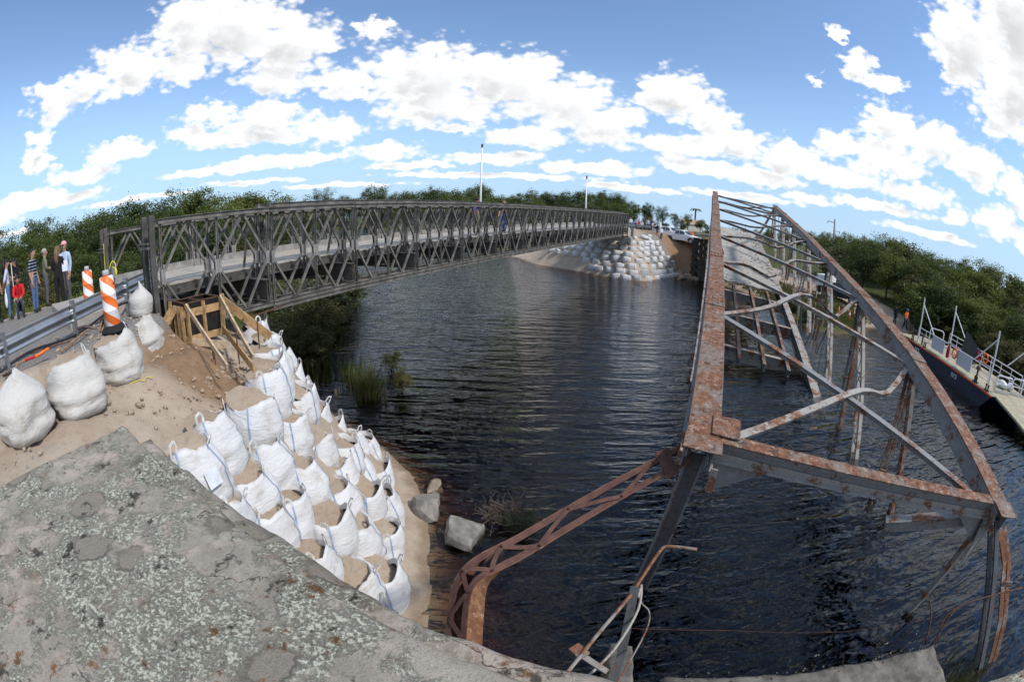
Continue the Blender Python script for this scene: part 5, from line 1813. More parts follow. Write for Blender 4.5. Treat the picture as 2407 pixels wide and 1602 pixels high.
def make_body(name, H, pose, fingers=True):
    """skinned figure at the origin facing +y; pose gives joint offsets. returns mesh with slots skin, top, legs, shoes"""
    k = H / 1.72
    J = {'pelvis': (0, 0, .95), 'spine': (0, 0, 1.10), 'chest': (0, .0, 1.30), 'neck': (0, .005, 1.46), 'jaw': (0, .03, 1.55), 'head': (0, .02, 1.63), 'crown': (0, .01, 1.70)}
    for s, n in ((-1, 'l'), (1, 'r')):
        J['sh_' + n] = (s * .17, 0, 1.40); J['el_' + n] = (s * .22, -.02, 1.12); J['wr_' + n] = (s * .23, .06, .89); J['ha_' + n] = (s * .23, .08, .82)
        J['hip_' + n] = (s * .09, 0, .90); J['kn_' + n] = (s * .10, .01, .50); J['an_' + n] = (s * .10, -.02, .09); J['toe_' + n] = (s * .11, .13, .035)
    J.update(pose or {})
    rad = {'pelvis': (.145, .11), 'spine': (.135, .10), 'chest': (.16, .11), 'neck': (.055, .055), 'jaw': (.07, .08), 'head': (.085, .098), 'crown': (.06, .07)}
    for n in 'lr':
        rad.update({'sh_' + n: (.065, .065), 'el_' + n: (.045, .045), 'wr_' + n: (.03, .03), 'ha_' + n: (.038, .022), 'hip_' + n: (.098, .10), 'kn_' + n: (.065, .065), 'an_' + n: (.045, .05), 'toe_' + n: (.042, .03)})
    E = [('pelvis', 'spine', 1), ('spine', 'chest', 1), ('chest', 'neck', 1), ('neck', 'jaw', 0), ('jaw', 'head', 0), ('head', 'crown', 0)]
    for n in 'lr':
        E += [('chest', 'sh_' + n, 1), ('sh_' + n, 'el_' + n, 1), ('el_' + n, 'wr_' + n, 4), ('wr_' + n, 'ha_' + n, 0), ('pelvis', 'hip_' + n, 2), ('hip_' + n, 'kn_' + n, 2), ('kn_' + n, 'an_' + n, 2), ('an_' + n, 'toe_' + n, 3)]
    J = {a: Vector(v) for a, v in J.items()}
    if fingers:
        for n, s in (('l', -1), ('r', 1)):
            d = (J['ha_' + n] - J['wr_' + n]).normalized()
            side = d.cross(Vector((1, 0, 0))).normalized()
            for f, (o_, ln) in enumerate(((-.027, .055), (-.009, .068), (.009, .064), (.026, .05))):
                a, b = 'f%d_%s' % (f, n), 'g%d_%s' % (f, n)
                J[a] = J['ha_' + n] + side * o_ + d * (.03 + ln * .45); J[b] = J[a] + d * ln * .55 + Vector((-s * .014, 0, 0))
                rad[a] = (.0095, .0095); rad[b] = (.008, .008); E += [('ha_' + n, a, 0), (a, b, 0)]
            J['th1_' + n] = J['ha_' + n] + side * .04 - d * .01; J['th2_' + n] = J['th1_' + n] + side * .018 + d * .04
            rad['th1_' + n] = (.012, .012); rad['th2_' + n] = (.0095, .0095); E += [('ha_' + n, 'th1_' + n, 0), ('th1_' + n, 'th2_' + n, 0)]
    names = list(J)
    bm = bmesh.new()
    lay = bm.verts.layers.skin.verify()
    bv = {}
    for n in names:
        v = bm.verts.new(J[n] * k); v[lay].radius = tuple(r_ * k * (1.0 if rad[n][0] < .04 else 1.14) for r_ in rad[n]); bv[n] = v
        if n == 'pelvis': v[lay].use_root = True
    for a, b, _ in E: bm.edges.new((bv[a], bv[b]))
    me = bpy.data.meshes.new(name + '_rig'); bm.to_mesh(me); bm.free()
    o = bpy.data.objects.new(name + '_rig', me); COL.objects.link(o)
    sk = o.modifiers.new('s', 'SKIN'); sk.use_smooth_shade = True; sk.branch_smoothing = .6
    ss = o.modifiers.new('b', 'SUBSURF'); ss.levels = 2; ss.render_levels = 2
    dg = bpy.context.evaluated_depsgraph_get(); dg.update()
    out = bpy.data.meshes.new_from_object(o.evaluated_get(dg))
    bpy.data.objects.remove(o); bpy.data.meshes.remove(me)
    # material zones by nearest bone
    segs = [(J[a] * k, J[b] * k, z) for a, b, z in E]
    mi = []
    for p in out.polygons:
        c = p.center; best = None
        for a, b, z in segs:
            ab = b - a; t = max(0, min(1, (c - a).dot(ab) / max(ab.length_squared, 1e-9)))
            d = (a + ab * t - c).length
            if best is None or d < best[0]: best = (d, z, t)
        z = best[1]
        if z == 1 and c.z > 1.47 * k: z = 0
        mi.append(z)
    out.polygons.foreach_set('use_smooth', [True] * len(mi))
    out.name = name
    ZONES[out.name] = mi
    return out, {a: v * k for a, v in J.items()}


def person(loc, rz, body, mats, label, hair='hair_dark', long_hair=0.0, cap=None, group=None, H=1.72, sleeves=False):
    me0, J = body
    me = me0
    me = me.copy(); me.materials.clear()
    skin, top, legs, shoes = mats
    for mm in (skin, top, legs, shoes, top if sleeves else skin): me.materials.append(MATS[mm])
    me.polygons.foreach_set('material_index', ZONES[me0.name])
    root = empty('person', loc, rz)
    tag(root, label, 'person', group)
    obj_from('body', me, root)
    h = J['head']
    m = MB(); m.mat(hair); m.smooth = True
    m.ball((h.x, h.y - .018, h.z + .022), .098, .104, .092, 12, 8)
    if long_hair:
        m.tube([(h.x, h.y - .08, h.z + .04), (h.x, h.y - .115, h.z - .10), (h.x, h.y - .12, h.z - .10 - long_hair * .5), (h.x, h.y - .10, h.z - .10 - long_hair)], .06, 8, radii=[.07, .085, .075, .03])
    m.build('hair', hair, root, local=True)
    if cap:
        m = MB(); m.mat(cap); m.smooth = True
        m.ball((h.x, h.y - .01, h.z + .045), .104, .108, .085, 12, 8); m.box((h.x, h.y + .12, h.z + .03), (.14, .12, .014))
        m.build('cap', cap, root, local=True)
    f = MB(); f.mat(skin); f.smooth = True
    f.ball((h.x, h.y + .100, h.z - .035), .016, .022, .026, 6, 5)
    for s_ in (-1, 1): f.ball((h.x + s_ * .093, h.y, h.z - .02), .012, .022, .032, 6, 5)
    tag(f.build('face_detail', skin, root, local=True), kind='stuff')
    e = MB(); e.mat('hair_dark')
    for s_ in (-1, 1):
        e.box((h.x + s_ * .034, h.y + .088, h.z + .0), (.024, .012, .010))
    e.box((h.x, h.y + .086, h.z - .078), (.045, .012, .008))
    tag(e.build('eyes_and_mouth', 'hair_dark', root, local=True), kind='stuff')
    return root


stand = make_body('body_stand', 1.75, {})
walk = make_body('body_walk', 1.74, {'kn_l': (-.10, .12, .52), 'an_l': (-.10, .20, .09), 'toe_l': (-.11, .34, .05), 'kn_r': (.10, .02, .50), 'an_r': (.10, -.22, .11), 'toe_r': (.11, -.08, .04), 'el_l': (-.22, -.10, 1.14), 'el_r': (.22, .05, 1.13), 'wr_r': (.21, .18, .93), 'ha_r': (.20, .22, .88)})
hands_back = make_body('body_hands_back', 1.64, {'el_l': (-.25, -.10, 1.12), 'wr_l': (-.10, -.17, .95), 'ha_l': (-.03, -.18, .91), 'el_r': (.25, -.10, 1.12), 'wr_r': (.10, -.17, .95), 'ha_r': (.04, -.19, .92)})
look_phone = make_body('body_looking_down', 1.64, {'el_l': (-.23, .02, 1.12), 'wr_l': (-.08, .22, 1.16), 'ha_l': (-.03, .27, 1.18), 'el_r': (.24, -.02, 1.12), 'wr_r': (.24, .20, 1.02), 'ha_r': (.24, .26, 1.02), 'jaw': (0, .06, 1.54), 'head': (0, .07, 1.61), 'crown': (0, .05, 1.69)})
folded = make_body('body_folded', 1.68, {'el_l': (-.24, .02, 1.13), 'wr_l': (.0, .20, 1.14), 'ha_l': (.08, .20, 1.13), 'el_r': (.24, .02, 1.13), 'wr_r': (.02, .18, 1.08), 'ha_r': (-.06, .20, 1.07)})
crouch = make_body('body_bending', 1.6, {'pelvis': (0, -.12, .55), 'spine': (0, -.06, .68), 'chest': (0, .05, .85), 'neck': (0, .10, .99), 'jaw': (0, .14, 1.06), 'head': (0, .15, 1.13), 'crown': (0, .15, 1.20),
    'sh_l': (-.17, .05, .93), 'sh_r': (.17, .05, .93), 'el_l': (-.20, .18, .70), 'el_r': (.20, .18, .70), 'wr_l': (-.10, .34, .62), 'wr_r': (.10, .34, .62), 'ha_l': (-.08, .40, .60), 'ha_r': (.08, .40, .60),
    'hip_l': (-.09, -.10, .50), 'hip_r': (.09, -.10, .50), 'kn_l': (-.12, .22, .48), 'kn_r': (.12, .22, .48), 'an_l': (-.11, .02, .09), 'an_r': (.11, .02, .09), 'toe_l': (-.12, .18, .035), 'toe_r': (.12, .18, .035)})
RZ = 4.68
pg = 'people chatting behind the guardrail'
person((-13.0, 6.85, RZ), R(-60), stand, ('skin', 'cloth_navy_striped', 'cloth_jeans', 'shoe'), 'man in a navy striped shirt and jeans standing beyond the guardrail', group=pg)
person((-13.35, 7.55, RZ), R(-20), folded, ('skin', 'cloth_olive', 'cloth_grey', 'shoe'), 'person in olive with pale hair standing behind the striped shirt', hair='hair_grey', group=pg, sleeves=True)
person((-11.75, 7.15, RZ - .02), R(35), folded, ('skin', 'cloth_black', 'cloth_black', 'shoe'), 'woman in a black suit with a long ponytail facing the pink cap', hair='hair_brown', long_hair=.32, group=pg, sleeves=True)
person((-12.25, 7.75, RZ), R(205), stand, ('skin', 'cloth_lightblue', 'cloth_grey', 'shoe'), 'person in a pink cap and checked shirt facing the black suit', cap='cloth_pink', group=pg, sleeves=True)
person((-13.55, 6.02, RZ), R(-25), hands_back, ('skin', 'cloth_lilac', 'cloth_jeans', 'shoe'), 'woman in a lilac shirt and jeans with hands behind her back', long_hair=.25, group=pg)
person((-13.75, 6.5, RZ), R(190), look_phone, ('skin_dark', 'cloth_black', 'cloth_black', 'shoe_light'), 'woman in black looking down with a white pole in hand', long_hair=.2, group=pg)
person((-13.0, 6.2, RZ), R(-120), crouch, ('skin', 'cloth_red', 'cloth_grey', 'shoe'), 'person in a red jacket crouching between the lilac shirt and the pole', group=pg, sleeves=True)
person((-13.65, 5.55, RZ), R(-70), stand, ('skin', 'cloth_red', 'cloth_black', 'shoe'), 'person in black trousers and red top beside the lilac shirt', group=pg)
m = MB(); m.mat('white_plastic'); m.tube([(-13.55, 6.27, 4.70), (-13.5, 6.24, 5.72), (-13.52, 6.22, 6.2)], .016, 8)
tag(m.build('white_pole'), 'thin white pole held by the woman in black', 'pole')
m = MB(); m.mat('cloth_white'); m.smooth = True; m.lathe([(.02, 0), (.08, .05), (.10, .2), (.07, .36), (.03, .45), (.012, .55)], (-13.42, 5.86, 5.02), 12, 1, .5)
tag(m.build('plastic_bag'), 'white plastic bag hanging behind the lilac shirt', 'bag')
m = MB(); m.mat('paper'); m.box((-11.52, 7.28, 5.80), (.20, .02, .28), .6)
tag(m.build('paper_sheet'), 'white paper sheet held by the woman in the black suit', 'paper')

# people on the panel bridge and on the far bank
def on_bridge(i, off): return bridge_pt(i * PANEL, off, .82)
p = on_bridge(5.35, -1.6); person(tuple(p), R(-20), stand, ('skin', 'cloth_purple', 'cloth_olive', 'shoe'), 'man in a purple shirt standing on the panel bridge deck', group='people on the bridge deck')
p = on_bridge(6.1, -1.2); person(tuple(p), R(150), walk, ('skin', 'cloth_black', 'cloth_blue', 'shoe'), 'person in a dark top and blue jeans walking on the bridge deck', group='people on the bridge deck')


def far_pt(az, d):
    a = R(az); x, y = d * math.sin(a), d * math.cos(a)
    return (x, y, gz(x, y))
fp = [
    (17.45, 60.5, 150, walk, ('skin', 'cloth_bw_striped', 'cloth_black', 'shoe'), 'person in a black and white striped shirt on the far dirt slope'),
    (17.95, 60.0, 200, stand, ('skin', 'cloth_white', 'cloth_grey', 'shoe_light'), 'person in white beside the striped shirt on the far dirt'),
    (16.25, 66, 170, stand, ('skin', 'cloth_lightblue', 'cloth_navy', 'shoe'), 'person in a pale blue shirt and navy trousers by the far barrier'),
    (16.85, 69, 160, stand, ('skin', 'cloth_orange', 'cloth_black', 'shoe'), 'person in an orange vest and white cap near the white pickups'),
    (17.1, 68, 190, stand, ('skin_dark', 'cloth_black', 'cloth_black', 'shoe'), 'person all in black beside the orange vest'),
    (15.1, 70, 180, stand, ('skin', 'cloth_red', 'cloth_grey', 'shoe'), 'person in a bright red top behind the far barrier'),
    (15.45, 70, 150, stand, ('skin', 'cloth_white', 'cloth_navy', 'shoe'), 'person in a white shirt next to the red top'),
    (15.75, 71, 200, stand, ('skin_dark', 'cloth_black', 'cloth_grey', 'shoe'), 'person in a black jacket behind the far barrier'),
    (14.1, 69, 170, stand, ('skin', 'cloth_white', 'cloth_jeans', 'shoe'), 'person in a loose white shirt at the end of the panel bridge'),
    (14.5, 71, 210, stand, ('skin', 'cloth_blue', 'cloth_navy', 'shoe'), 'person in a blue top at the end of the panel bridge'),
    (14.75, 70, 140, stand, ('skin', 'cloth_lightblue', 'cloth_black', 'shoe'), 'person in pale blue with dark trousers behind the far barrier'),
    (16.0, 68, 120, stand, ('skin', 'cloth_olive', 'cloth_grey', 'shoe'), 'person in khaki behind the far barrier'),
    (16.55, 67, 180, stand, ('skin_dark', 'cloth_navy', 'cloth_black', 'shoe'), 'person in navy standing by the far barrier'),
    (14.95, 73, 170, stand, ('skin', 'cloth_grey', 'cloth_black', 'shoe'), 'person in grey in the crowd by the far barrier'),
    (13.8, 74, 170, stand, ('skin', 'cloth_white', 'cloth_black', 'shoe'), 'person in white and black in the crowd by the far barrier'),
    (22.4, 52.5, 200, crouch, ('skin_dark', 'cloth_black', 'cloth_black', 'shoe_light'), 'person in black bending by the old stone abutment'),
]
for k_, (c1, c2, w1) in enumerate((('cloth_white', 'cloth_jeans', 'white shirt and jeans'), ('cloth_navy', 'cloth_grey', 'navy top and grey trousers'), ('cloth_lightblue', 'cloth_grey', 'light blue top and grey trousers'),
                                   ('cloth_red', 'cloth_navy', 'red top and navy trousers'), ('cloth_white', 'cloth_navy', 'white top and navy trousers'), ('cloth_black', 'cloth_jeans', 'black top and jeans'),
                                   ('cloth_lilac', 'cloth_black', 'lilac top and black trousers'), ('cloth_olive', 'cloth_black', 'olive top and black trousers'))):
    fp.append((13.9 + k_ * .37, 76 + (k_ * 7) % 5, 120 + k_ * 31, stand, ('skin', c1, c2, 'shoe'), 'person in ' + w1 + ' at the back of the far crowd'))
for (az_, d_, rz_, bd, mt, lab) in fp:
    x, y, z = far_pt(az_, d_)
    person((x, y, z), R(rz_), bd, mt, lab, group='people on the far bank', sleeves=True, cap='cloth_white' if 'cap' in lab else None)

# ------------------------------------------------------------------ far bank: bag mound
def hit_ground(S):
    """walk a view direction (given as azimuth, elevation) down to the terrain"""
    az_, el_ = R(S[0]), R(S[1])
    d = np.array([math.sin(az_) * math.cos(el_), math.cos(az_) * math.cos(el_), math.sin(el_)])
    t = np.linspace(35, 85, 900)
    P = d[None] * t[:, None] + np.array([0, 0, WATER_TO_CAM])
    g = ground(P[:, 0], P[:, 1])
    hit = np.nonzero(P[:, 2] <= np.maximum(g, 0) + .0)[0]
    return P[hit[0]] if len(hit) else P[-1]
MOUND = [[(12.68, -6.87), (13.90, -6.97), (15.28, -6.84), (16.58, -6.80), (17.71, -6.61), (18.44, -6.41), (19.08, -6.26), (19.64, -6.12), (20.29, -5.97)],
         [(9.70, -5.93), (10.60, -6.07), (11.90, -6.13), (13.20, -6.23), (14.75, -6.29), (16.13, -6.16), (17.26, -5.97), (17.90, -5.87), (18.55, -5.76), (19.43, -5.51)],
         [(8.93, -5.14), (10.15, -5.30), (11.53, -5.44), (13.08, -5.55), (14.53, -5.51), (15.83, -5.47), (17.04, -5.32), (17.92, -5.03), (18.72, -4.79), (19.52, -4.62)],
         [(4.45, -4.11), (5.34, -4.27), (6.43, -4.37), (7.52, -4.43), (8.73, -4.51), (9.86, -4.55), (11.24, -4.66), (12.54, -4.72), (13.83, -4.69), (15.30, -4.80), (16.25, -4.55), (17.22, -4.38), (18.02, -4.22), (18.90, -4.05)],
         [(6.04, -3.67), (7.00, -3.65), (8.05, -3.75), (9.18, -3.80), (10.31, -3.84), (11.45, -4.04), (12.74, -4.06), (14.03, -4.03), (15.24, -4.00), (16.20, -3.79), (17.25, -3.62), (18.14, -3.57)],
         [(8.42, -3.12), (9.55, -3.17), (10.83, -3.12), (12.13, -3.26), (13.42, -3.32), (14.56, -3.34), (15.44, -3.30), (16.16, -3.20), (16.88, -2.97), (17.78, -3.04)],
         [(9.45, -2.73), (10.56, -2.57), (12.01, -2.59), (13.30, -2.64), (14.43, -2.63), (15.40, -2.63), (16.12, -2.52), (16.76, -2.38), (17.41, -2.36)]]
names7 = ['at the waterline of the far mound', 'in the second tier of the far mound', 'in the third tier of the far mound', 'in the fourth tier of the far mound',
          'in the fifth tier of the far mound', 'in the sixth tier of the far mound', 'in the topmost tier of the far mound']
for r_i, row in enumerate(MOUND):
    for k_, S in enumerate(row):
        P = hit_ground(S)
        e_ = .6
        gx_ = (gz(P[0] + e_, P[1]) - gz(P[0] - e_, P[1])); gy_ = (gz(P[0], P[1] + e_) - gz(P[0], P[1] - e_))
        face = math.atan2(P[1] - 59.0, P[0] - 13.0)
        place_bag(far_protos, r_i + k_ * 3, P[0] + math.cos(face) * -.18, P[1] + math.sin(face) * -.18, max(P[2], .05) - .26, face, .98, 'white bulk bag of soil ' + names7[r_i], 'white bags on the far mound', .04)
heap_r = random.Random(5)
for k_ in range(9):
    x, y = 15.2 + heap_r.uniform(-1.3, 1.3), 55.0 + heap_r.uniform(-.6, .6)
    o = make_bag(120 + k_, .62, .42, 'bag_white', soil=False, seams=False, loops=0, closed=True, name='small_sack', nu=14, nv=8)
    o.location = (x, y, gz(x, y) - .02); o.rotation_euler = (heap_r.uniform(-.5, .5), heap_r.uniform(-.5, .5), heap_r.uniform(0, 6))
    tag(o, 'small white sack in the loose heap above the far mound', 'sack', 'sacks heaped above the far mound')

# old stone abutment: stacked courses, and fallen rocks beside it
ab_ = empty('stone_abutment', (23.6, 54.5, 0))
tag(ab_, 'dark stacked stone abutment at the far end of the collapsed truss', 'abutment')
rr = random.Random(8)
ud = Vector((TD.x, TD.y, 0)).normalized(); ue = Vector((ud.y, -ud.x, 0))
for c_ in range(11):
    z0 = .2 + c_ * .46
    for b_ in range(8):
        l_ = .92
        o_ = Vector((23.2, 51.6, z0)) + ue * (b_ * .95 - 1.4 + (.45 if c_ % 2 else 0)) + ud * rr.uniform(-.04, .04)
        m = MB(); m.mat('masonry'); m.frame_box(o_ + ud * .5, ue, ud, Vector((0, 0, 1)), l_ - .03, 1.5 + rr.uniform(-.05, .05), .43)
        m.build('stone_block', 'masonry', ab_)
    for b_ in range(4):
        m = MB(); m.mat('masonry'); m.frame_box(Vector((23.2, 51.6, z0)) - ue * (1.9 + (.1 if c_ % 2 else 0)) + ud * (b_ * 1.4 + 1.0), ud, ue, Vector((0, 0, 1)), 1.36, .7 + rr.uniform(-.05, .08), .43)
        m.build('stone_block', 'masonry', ab_)
m = MB(); m.mat('concrete'); m.frame_box(Vector((23.2, 51.6, 5.45)) + ue * 1.7 + ud * 1.2, ue, ud, Vector((0, 0, 1)), 7.4, 4.0, .3)
m.build('cap_slab', 'concrete', ab_)
for k_ in range(14):
    x, y = 19.9 + rr.uniform(-1.0, 1.9), 53.2 + rr.uniform(-1.6, 1.2)
    s_ = rr.uniform(.25, .75)
    rock('fallen_rock', (x, y, max(0, gz(x, y)) + s_ * .15), (s_ * 1.2, s_, s_ * .8), 200 + k_, 'brown fallen rock beside the old stone abutment', 'rock_brown', 'rock', 'rocks beside the old abutment', 1)

# ------------------------------------------------------------------ vehicles
def wheel_mesh(r_, w_):
    ty = MB(); ty.mat('rubber'); ty.smooth = True
    n = 20
    prof = [(r_ * .62, -w_ / 2), (r_ * .95, -w_ / 2), (r_, -w_ * .35), (r_, w_ * .35), (r_ * .95, w_ / 2), (r_ * .62, w_ / 2)]
    vs = [(p[0] * math.cos(2 * math.pi * k / n), p[1], p[0] * math.sin(2 * math.pi * k / n)) for p in prof for k in range(n)]
    fs = [(i * n + k, i * n + (k + 1) % n, (i + 1) * n + (k + 1) % n, (i + 1) * n + k) for i in range(len(prof) - 1) for k in range(n)]
    ty.add(vs, fs)
    ri = MB(); ri.mat('rim')
    vs = [(r_ * .63 * math.cos(2 * math.pi * k / n), s_ * w_ * .40, r_ * .63 * math.sin(2 * math.pi * k / n)) for s_ in (-1, 1) for k in range(n)]
    ri.add(vs, [tuple(range(n)), tuple(range(2 * n - 1, n - 1, -1))] + [(k, (k + 1) % n, n + (k + 1) % n, n + k) for k in range(n)])
    for k in range(5):
        a = 2 * math.pi * k / 5
        for s_ in (-1, 1): ri.mat('rubber'); ri.frame_box((r_ * .40 * math.cos(a), s_ * w_ * .41, r_ * .40 * math.sin(a)), (math.cos(a), 0, math.sin(a)), (0, 1, 0), (-math.sin(a), 0, math.cos(a)), r_ * .3, .01, r_ * .16)
    return ty.mesh('tyre'), ri.mesh('rim')


def add_wheels(root, xs, track, r_, w_):
    t_, i_ = wheel_mesh(r_, w_)
    for x in xs:
        for s_ in (-1, 1):
            w0 = empty('wheel', (x, s_ * track / 2, r_), parent=root)
            obj_from('tyre', t_, w0); obj_from('rim', i_, w0)


def shell(profile, halfw, inset=.06, tuck=.10):
    """side profile (x, z) lofted across y with rounded shoulders"""
    m = MB()
    ys = [(-halfw, 1.0), (-halfw + .05, 0), (halfw - .05, 0), (halfw, 1.0)]
    n = len(profile)
    cx = sum(p[0] for p in profile) / n; cz = sum(p[1] for p in profile) / n
    vs = []
    for y, t in ys:
        for x, z in profile:
            f = 1 - t * .035
            vs.append((cx + (x - cx) * f, y, cz + (z - cz) * f))
    fs = [tuple(range(n - 1, -1, -1)), tuple(3 * n + k for k in range(n))]
    for j in range(3):
        for k in range(n):
            fs.append((j * n + k, j * n + (k + 1) % n, (j + 1) * n + (k + 1) % n, (j + 1) * n + k))
    return vs, fs


def pickup(loc, rz, paint, label, canopy=False, name='pickup_truck', box=False):
    root = empty(name, loc, rz); tag(root, label, 'truck' if box else 'pickup')
    def pp(nm, mat, fn):
        m = MB(); m.mat(mat); fn(m); return m.build(nm, mat, root, local=True)
    low = [(-2.6, .50), (-2.62, .95), (-2.55, 1.05), (.35, 1.08), (1.3, 1.06), (2.35, .95), (2.62, .80), (2.66, .45), (2.4, .36),
           (2.28, .40), (2.2, .66), (1.95, .82), (1.65, .84), (1.38, .68), (1.26, .36), (-1.05, .34), (-1.15, .64), (-1.4, .82), (-1.7, .83), (-1.98, .68), (-2.08, .42)]
    pp('body', paint, lambda m: m.add(*shell(low, .90)))
    cab = [(-1.0, 1.07), (-.82, 1.62), (-.55, 1.72), (.25, 1.71), (.55, 1.62), (1.32, 1.08)]
    def gh(m):
        vs, fs = shell(cab, .80); vs = [(x, y * (1 - .10 * max(0, (z - 1.07) / .65)), z) for x, y, z in vs]; m.add(vs, fs)
    pp('cab', paint, gh)
    for s_ in (-1, 1):
        def win(m, s_=s_):
            for poly in ([(-.80, 1.14), (-.68, 1.55), (-.08, 1.60), (-.08, 1.14)], [(.0, 1.14), (.0, 1.60), (.45, 1.56), (.98, 1.14)]):
                vs = [(x, s_ * (.808 - .10 * .80 * (z - 1.07) / .65), z) for x, z in poly]; m.add(vs, [(0, 1, 2, 3)] if s_ > 0 else [(3, 2, 1, 0)])
        pp('side_window', 'glass_dark', win)
        pp('mirror', paint, lambda m, s_=s_: m.box((.98, s_ * .98, 1.2), (.12, .18, .16)))
        pp('headlight', 'lamp_clear', lambda m, s_=s_: m.box((2.52, s_ * .70, .80), (.22, .30, .14)))
        pp('tail_light', 'lamp_red', lambda m, s_=s_: m.box((-2.60, s_ * .80, .85), (.06, .12, .26)))
        for hx in (.12, -.68): pp('door_handle', 'black_plastic', lambda m, s_=s_, hx=hx: m.box((hx, s_ * .905, 1.0), (.16, .02, .03)))
    pp('windscreen', 'glass_dark', lambda m: m.add([(1.27, -.70, 1.13), (1.27, .70, 1.13), (.60, .62, 1.61), (.60, -.62, 1.61)], [(0, 1, 2, 3)]))
    pp('grille', 'black_plastic', lambda m: m.box((2.64, 0, .70), (.06, .9, .18)))
    pp('bumper', 'black_plastic' if paint == 'car_dark' else paint, lambda m: m.box((2.64, 0, .50), (.14, 1.72, .18)))
    if canopy:
        def cn(m):
            vs, fs = shell([(-2.58, 1.07), (-2.48, 1.66), (-1.0, 1.70), (-.98, 1.08)], .84); m.add(vs, fs)
        pp('canopy', paint, cn)
        for s_ in (-1, 1):
            pp('canopy_window', 'glass_dark', lambda m, s_=s_: m.add([(-2.35, s_ * .843, 1.2), (-2.28, s_ * .843, 1.52), (-1.15, s_ * .843, 1.54), (-1.15, s_ * .843, 1.2)], [(0, 1, 2, 3) if s_ > 0 else (3, 2, 1, 0)]))
        pp('tailgate_window', paint, lambda m: m.beam((-2.5, 0, 1.68), (-3.2, 0, 1.86), 1.5, .04))
    if box:
        pp('cargo_box', 'white_paint', lambda m: m.add(*shell([(-2.7, 1.12), (-2.7, 2.25), (-.95, 2.25), (-.95, 1.12)], .92)))
    add_wheels(root, (1.80, -1.55), 1.56, .39, .26)
    return root


def polar(az_, d_): return (d_ * math.sin(R(az_)), d_ * math.cos(R(az_)))
x, y = polar(20.6, 62.5); pickup((x, y, gz(x, y)), R(-52), 'car_white', 'white double cab pickup parked on the far dirt beside the old abutment')
x, y = polar(18.9, 67.0); pickup((x, y, gz(x, y)), R(-58), 'car_white', 'white pickup with a canopy and its rear hatch open', canopy=True)
# van behind them
def van(loc, rz, label):
    root = empty('van', loc, rz); tag(root, label, 'van')
    def pp(nm, mat, fn):
        m = MB(); m.mat(mat); fn(m); return m.build(nm, mat, root, local=True)
    prof = [(-2.6, .45), (-2.65, 2.15), (-2.45, 2.35), (1.1, 2.35), (1.5, 2.2), (2.05, 1.4), (2.65, 1.2), (2.75, .5), (2.4, .4), (1.2, .4), (-1.2, .4)]
    pp('body', 'car_white', lambda m: m.add(*shell(prof, .98)))
    for s_ in (-1, 1):
        pp('side_window', 'glass_dark', lambda m, s_=s_: m.add([(1.0, s_ * .986, 1.4), (1.0, s_ * .986, 1.95), (1.45, s_ * .986, 1.95), (1.85, s_ * .986, 1.4)], [(0, 1, 2, 3) if s_ > 0 else (3, 2, 1, 0)]))
        pp('marker_light', 'lamp_red', lambda m, s_=s_: m.box((-1.9, s_ * .985, 2.1), (.2, .03, .1)))
    pp('windscreen', 'glass_dark', lambda m: m.add([(2.07, -.8, 1.46), (2.07, .8, 1.46), (1.56, .75, 2.16), (1.56, -.75, 2.16)], [(0, 1, 2, 3)]))
    pp('blue_band', 'cloth_blue', lambda m: [m.box((.2, s_ * .984, 1.1), (3.6, .014, .16)) for s_ in (-1, 1)])
    add_wheels(root, (1.75, -1.6), 1.7, .36, .24)
x, y = polar(20.9, 73.0); van((x, y, gz(x, y)), R(-12), 'white ambulance van parked behind the two white pickups')
m = MB(); m.mat('orange_plastic'); x, y = polar(21.75, 64.5)
m.prism([(-.9, 0), (.9, 0), (.2, 1.3), (-.3, 1.25)], (x, y, gz(x, y)), (1, 0, 0), (0, 0, 1), (0, .7, 0)); tag(m.build('orange_tarp'), 'orange tarp heap behind the bonnet of the white pickup', 'tarp')
x, y = polar(41.2, 50.0); pickup((x, y, gz(x, y)), R(-62), 'car_dark', 'dark truck with a white cargo box on the dirt road past the truss', box=True, name='box_truck')
x, y = polar(25.7, 63); pickup((x, y, gz(x, y)), R(-115), 'car_dark', 'dark jeep parked behind the far end of the collapsed truss', name='jeep')
x, y = polar(24.9, 67)
root = empty('excavator', (x, y, gz(x, y)), R(-90)); tag(root, 'yellow excavator behind the dark jeep', 'excavator')
for nm, mt, fn in (('track', 'rubber', lambda m: m.box((0, -1.0, .45), (3.2, .5, .9))), ('track', 'rubber', lambda m: m.box((0, 1.0, .45), (3.2, .5, .9))),
                   ('body', 'yellow_paint', lambda m: m.add(*shell([(-1.6, .95), (-1.6, 1.9), (-.2, 2.0), (-.1, 2.95), (1.0, 2.95), (1.25, 1.4), (1.25, .95)], 1.15))),
                   ('window', 'glass_dark', lambda m: m.add([(-.05, -1.156, 2.05), (1.0, -1.156, 2.05), (.92, -1.156, 2.85), (0, -1.156, 2.85)], [(0, 1, 2, 3)])),
                   ('boom', 'yellow_paint', lambda m: [m.beam((1.2, .3, 1.5), (3.0, .3, 3.4), .3, .45), m.beam((3.0, .3, 3.45), (4.4, .3, 1.6), .25, .35)]),
                   ('bucket', 'tool_steel', lambda m: m.prism([(0, 0), (.8, .1), (.9, -.5), (.2, -.7)], (4.1, -.1, 1.6), (1, 0, 0), (0, 0, 1), (0, .8, 0)))):
    m = MB(); m.mat(mt); fn(m); m.build(nm, mt, root, local=True)
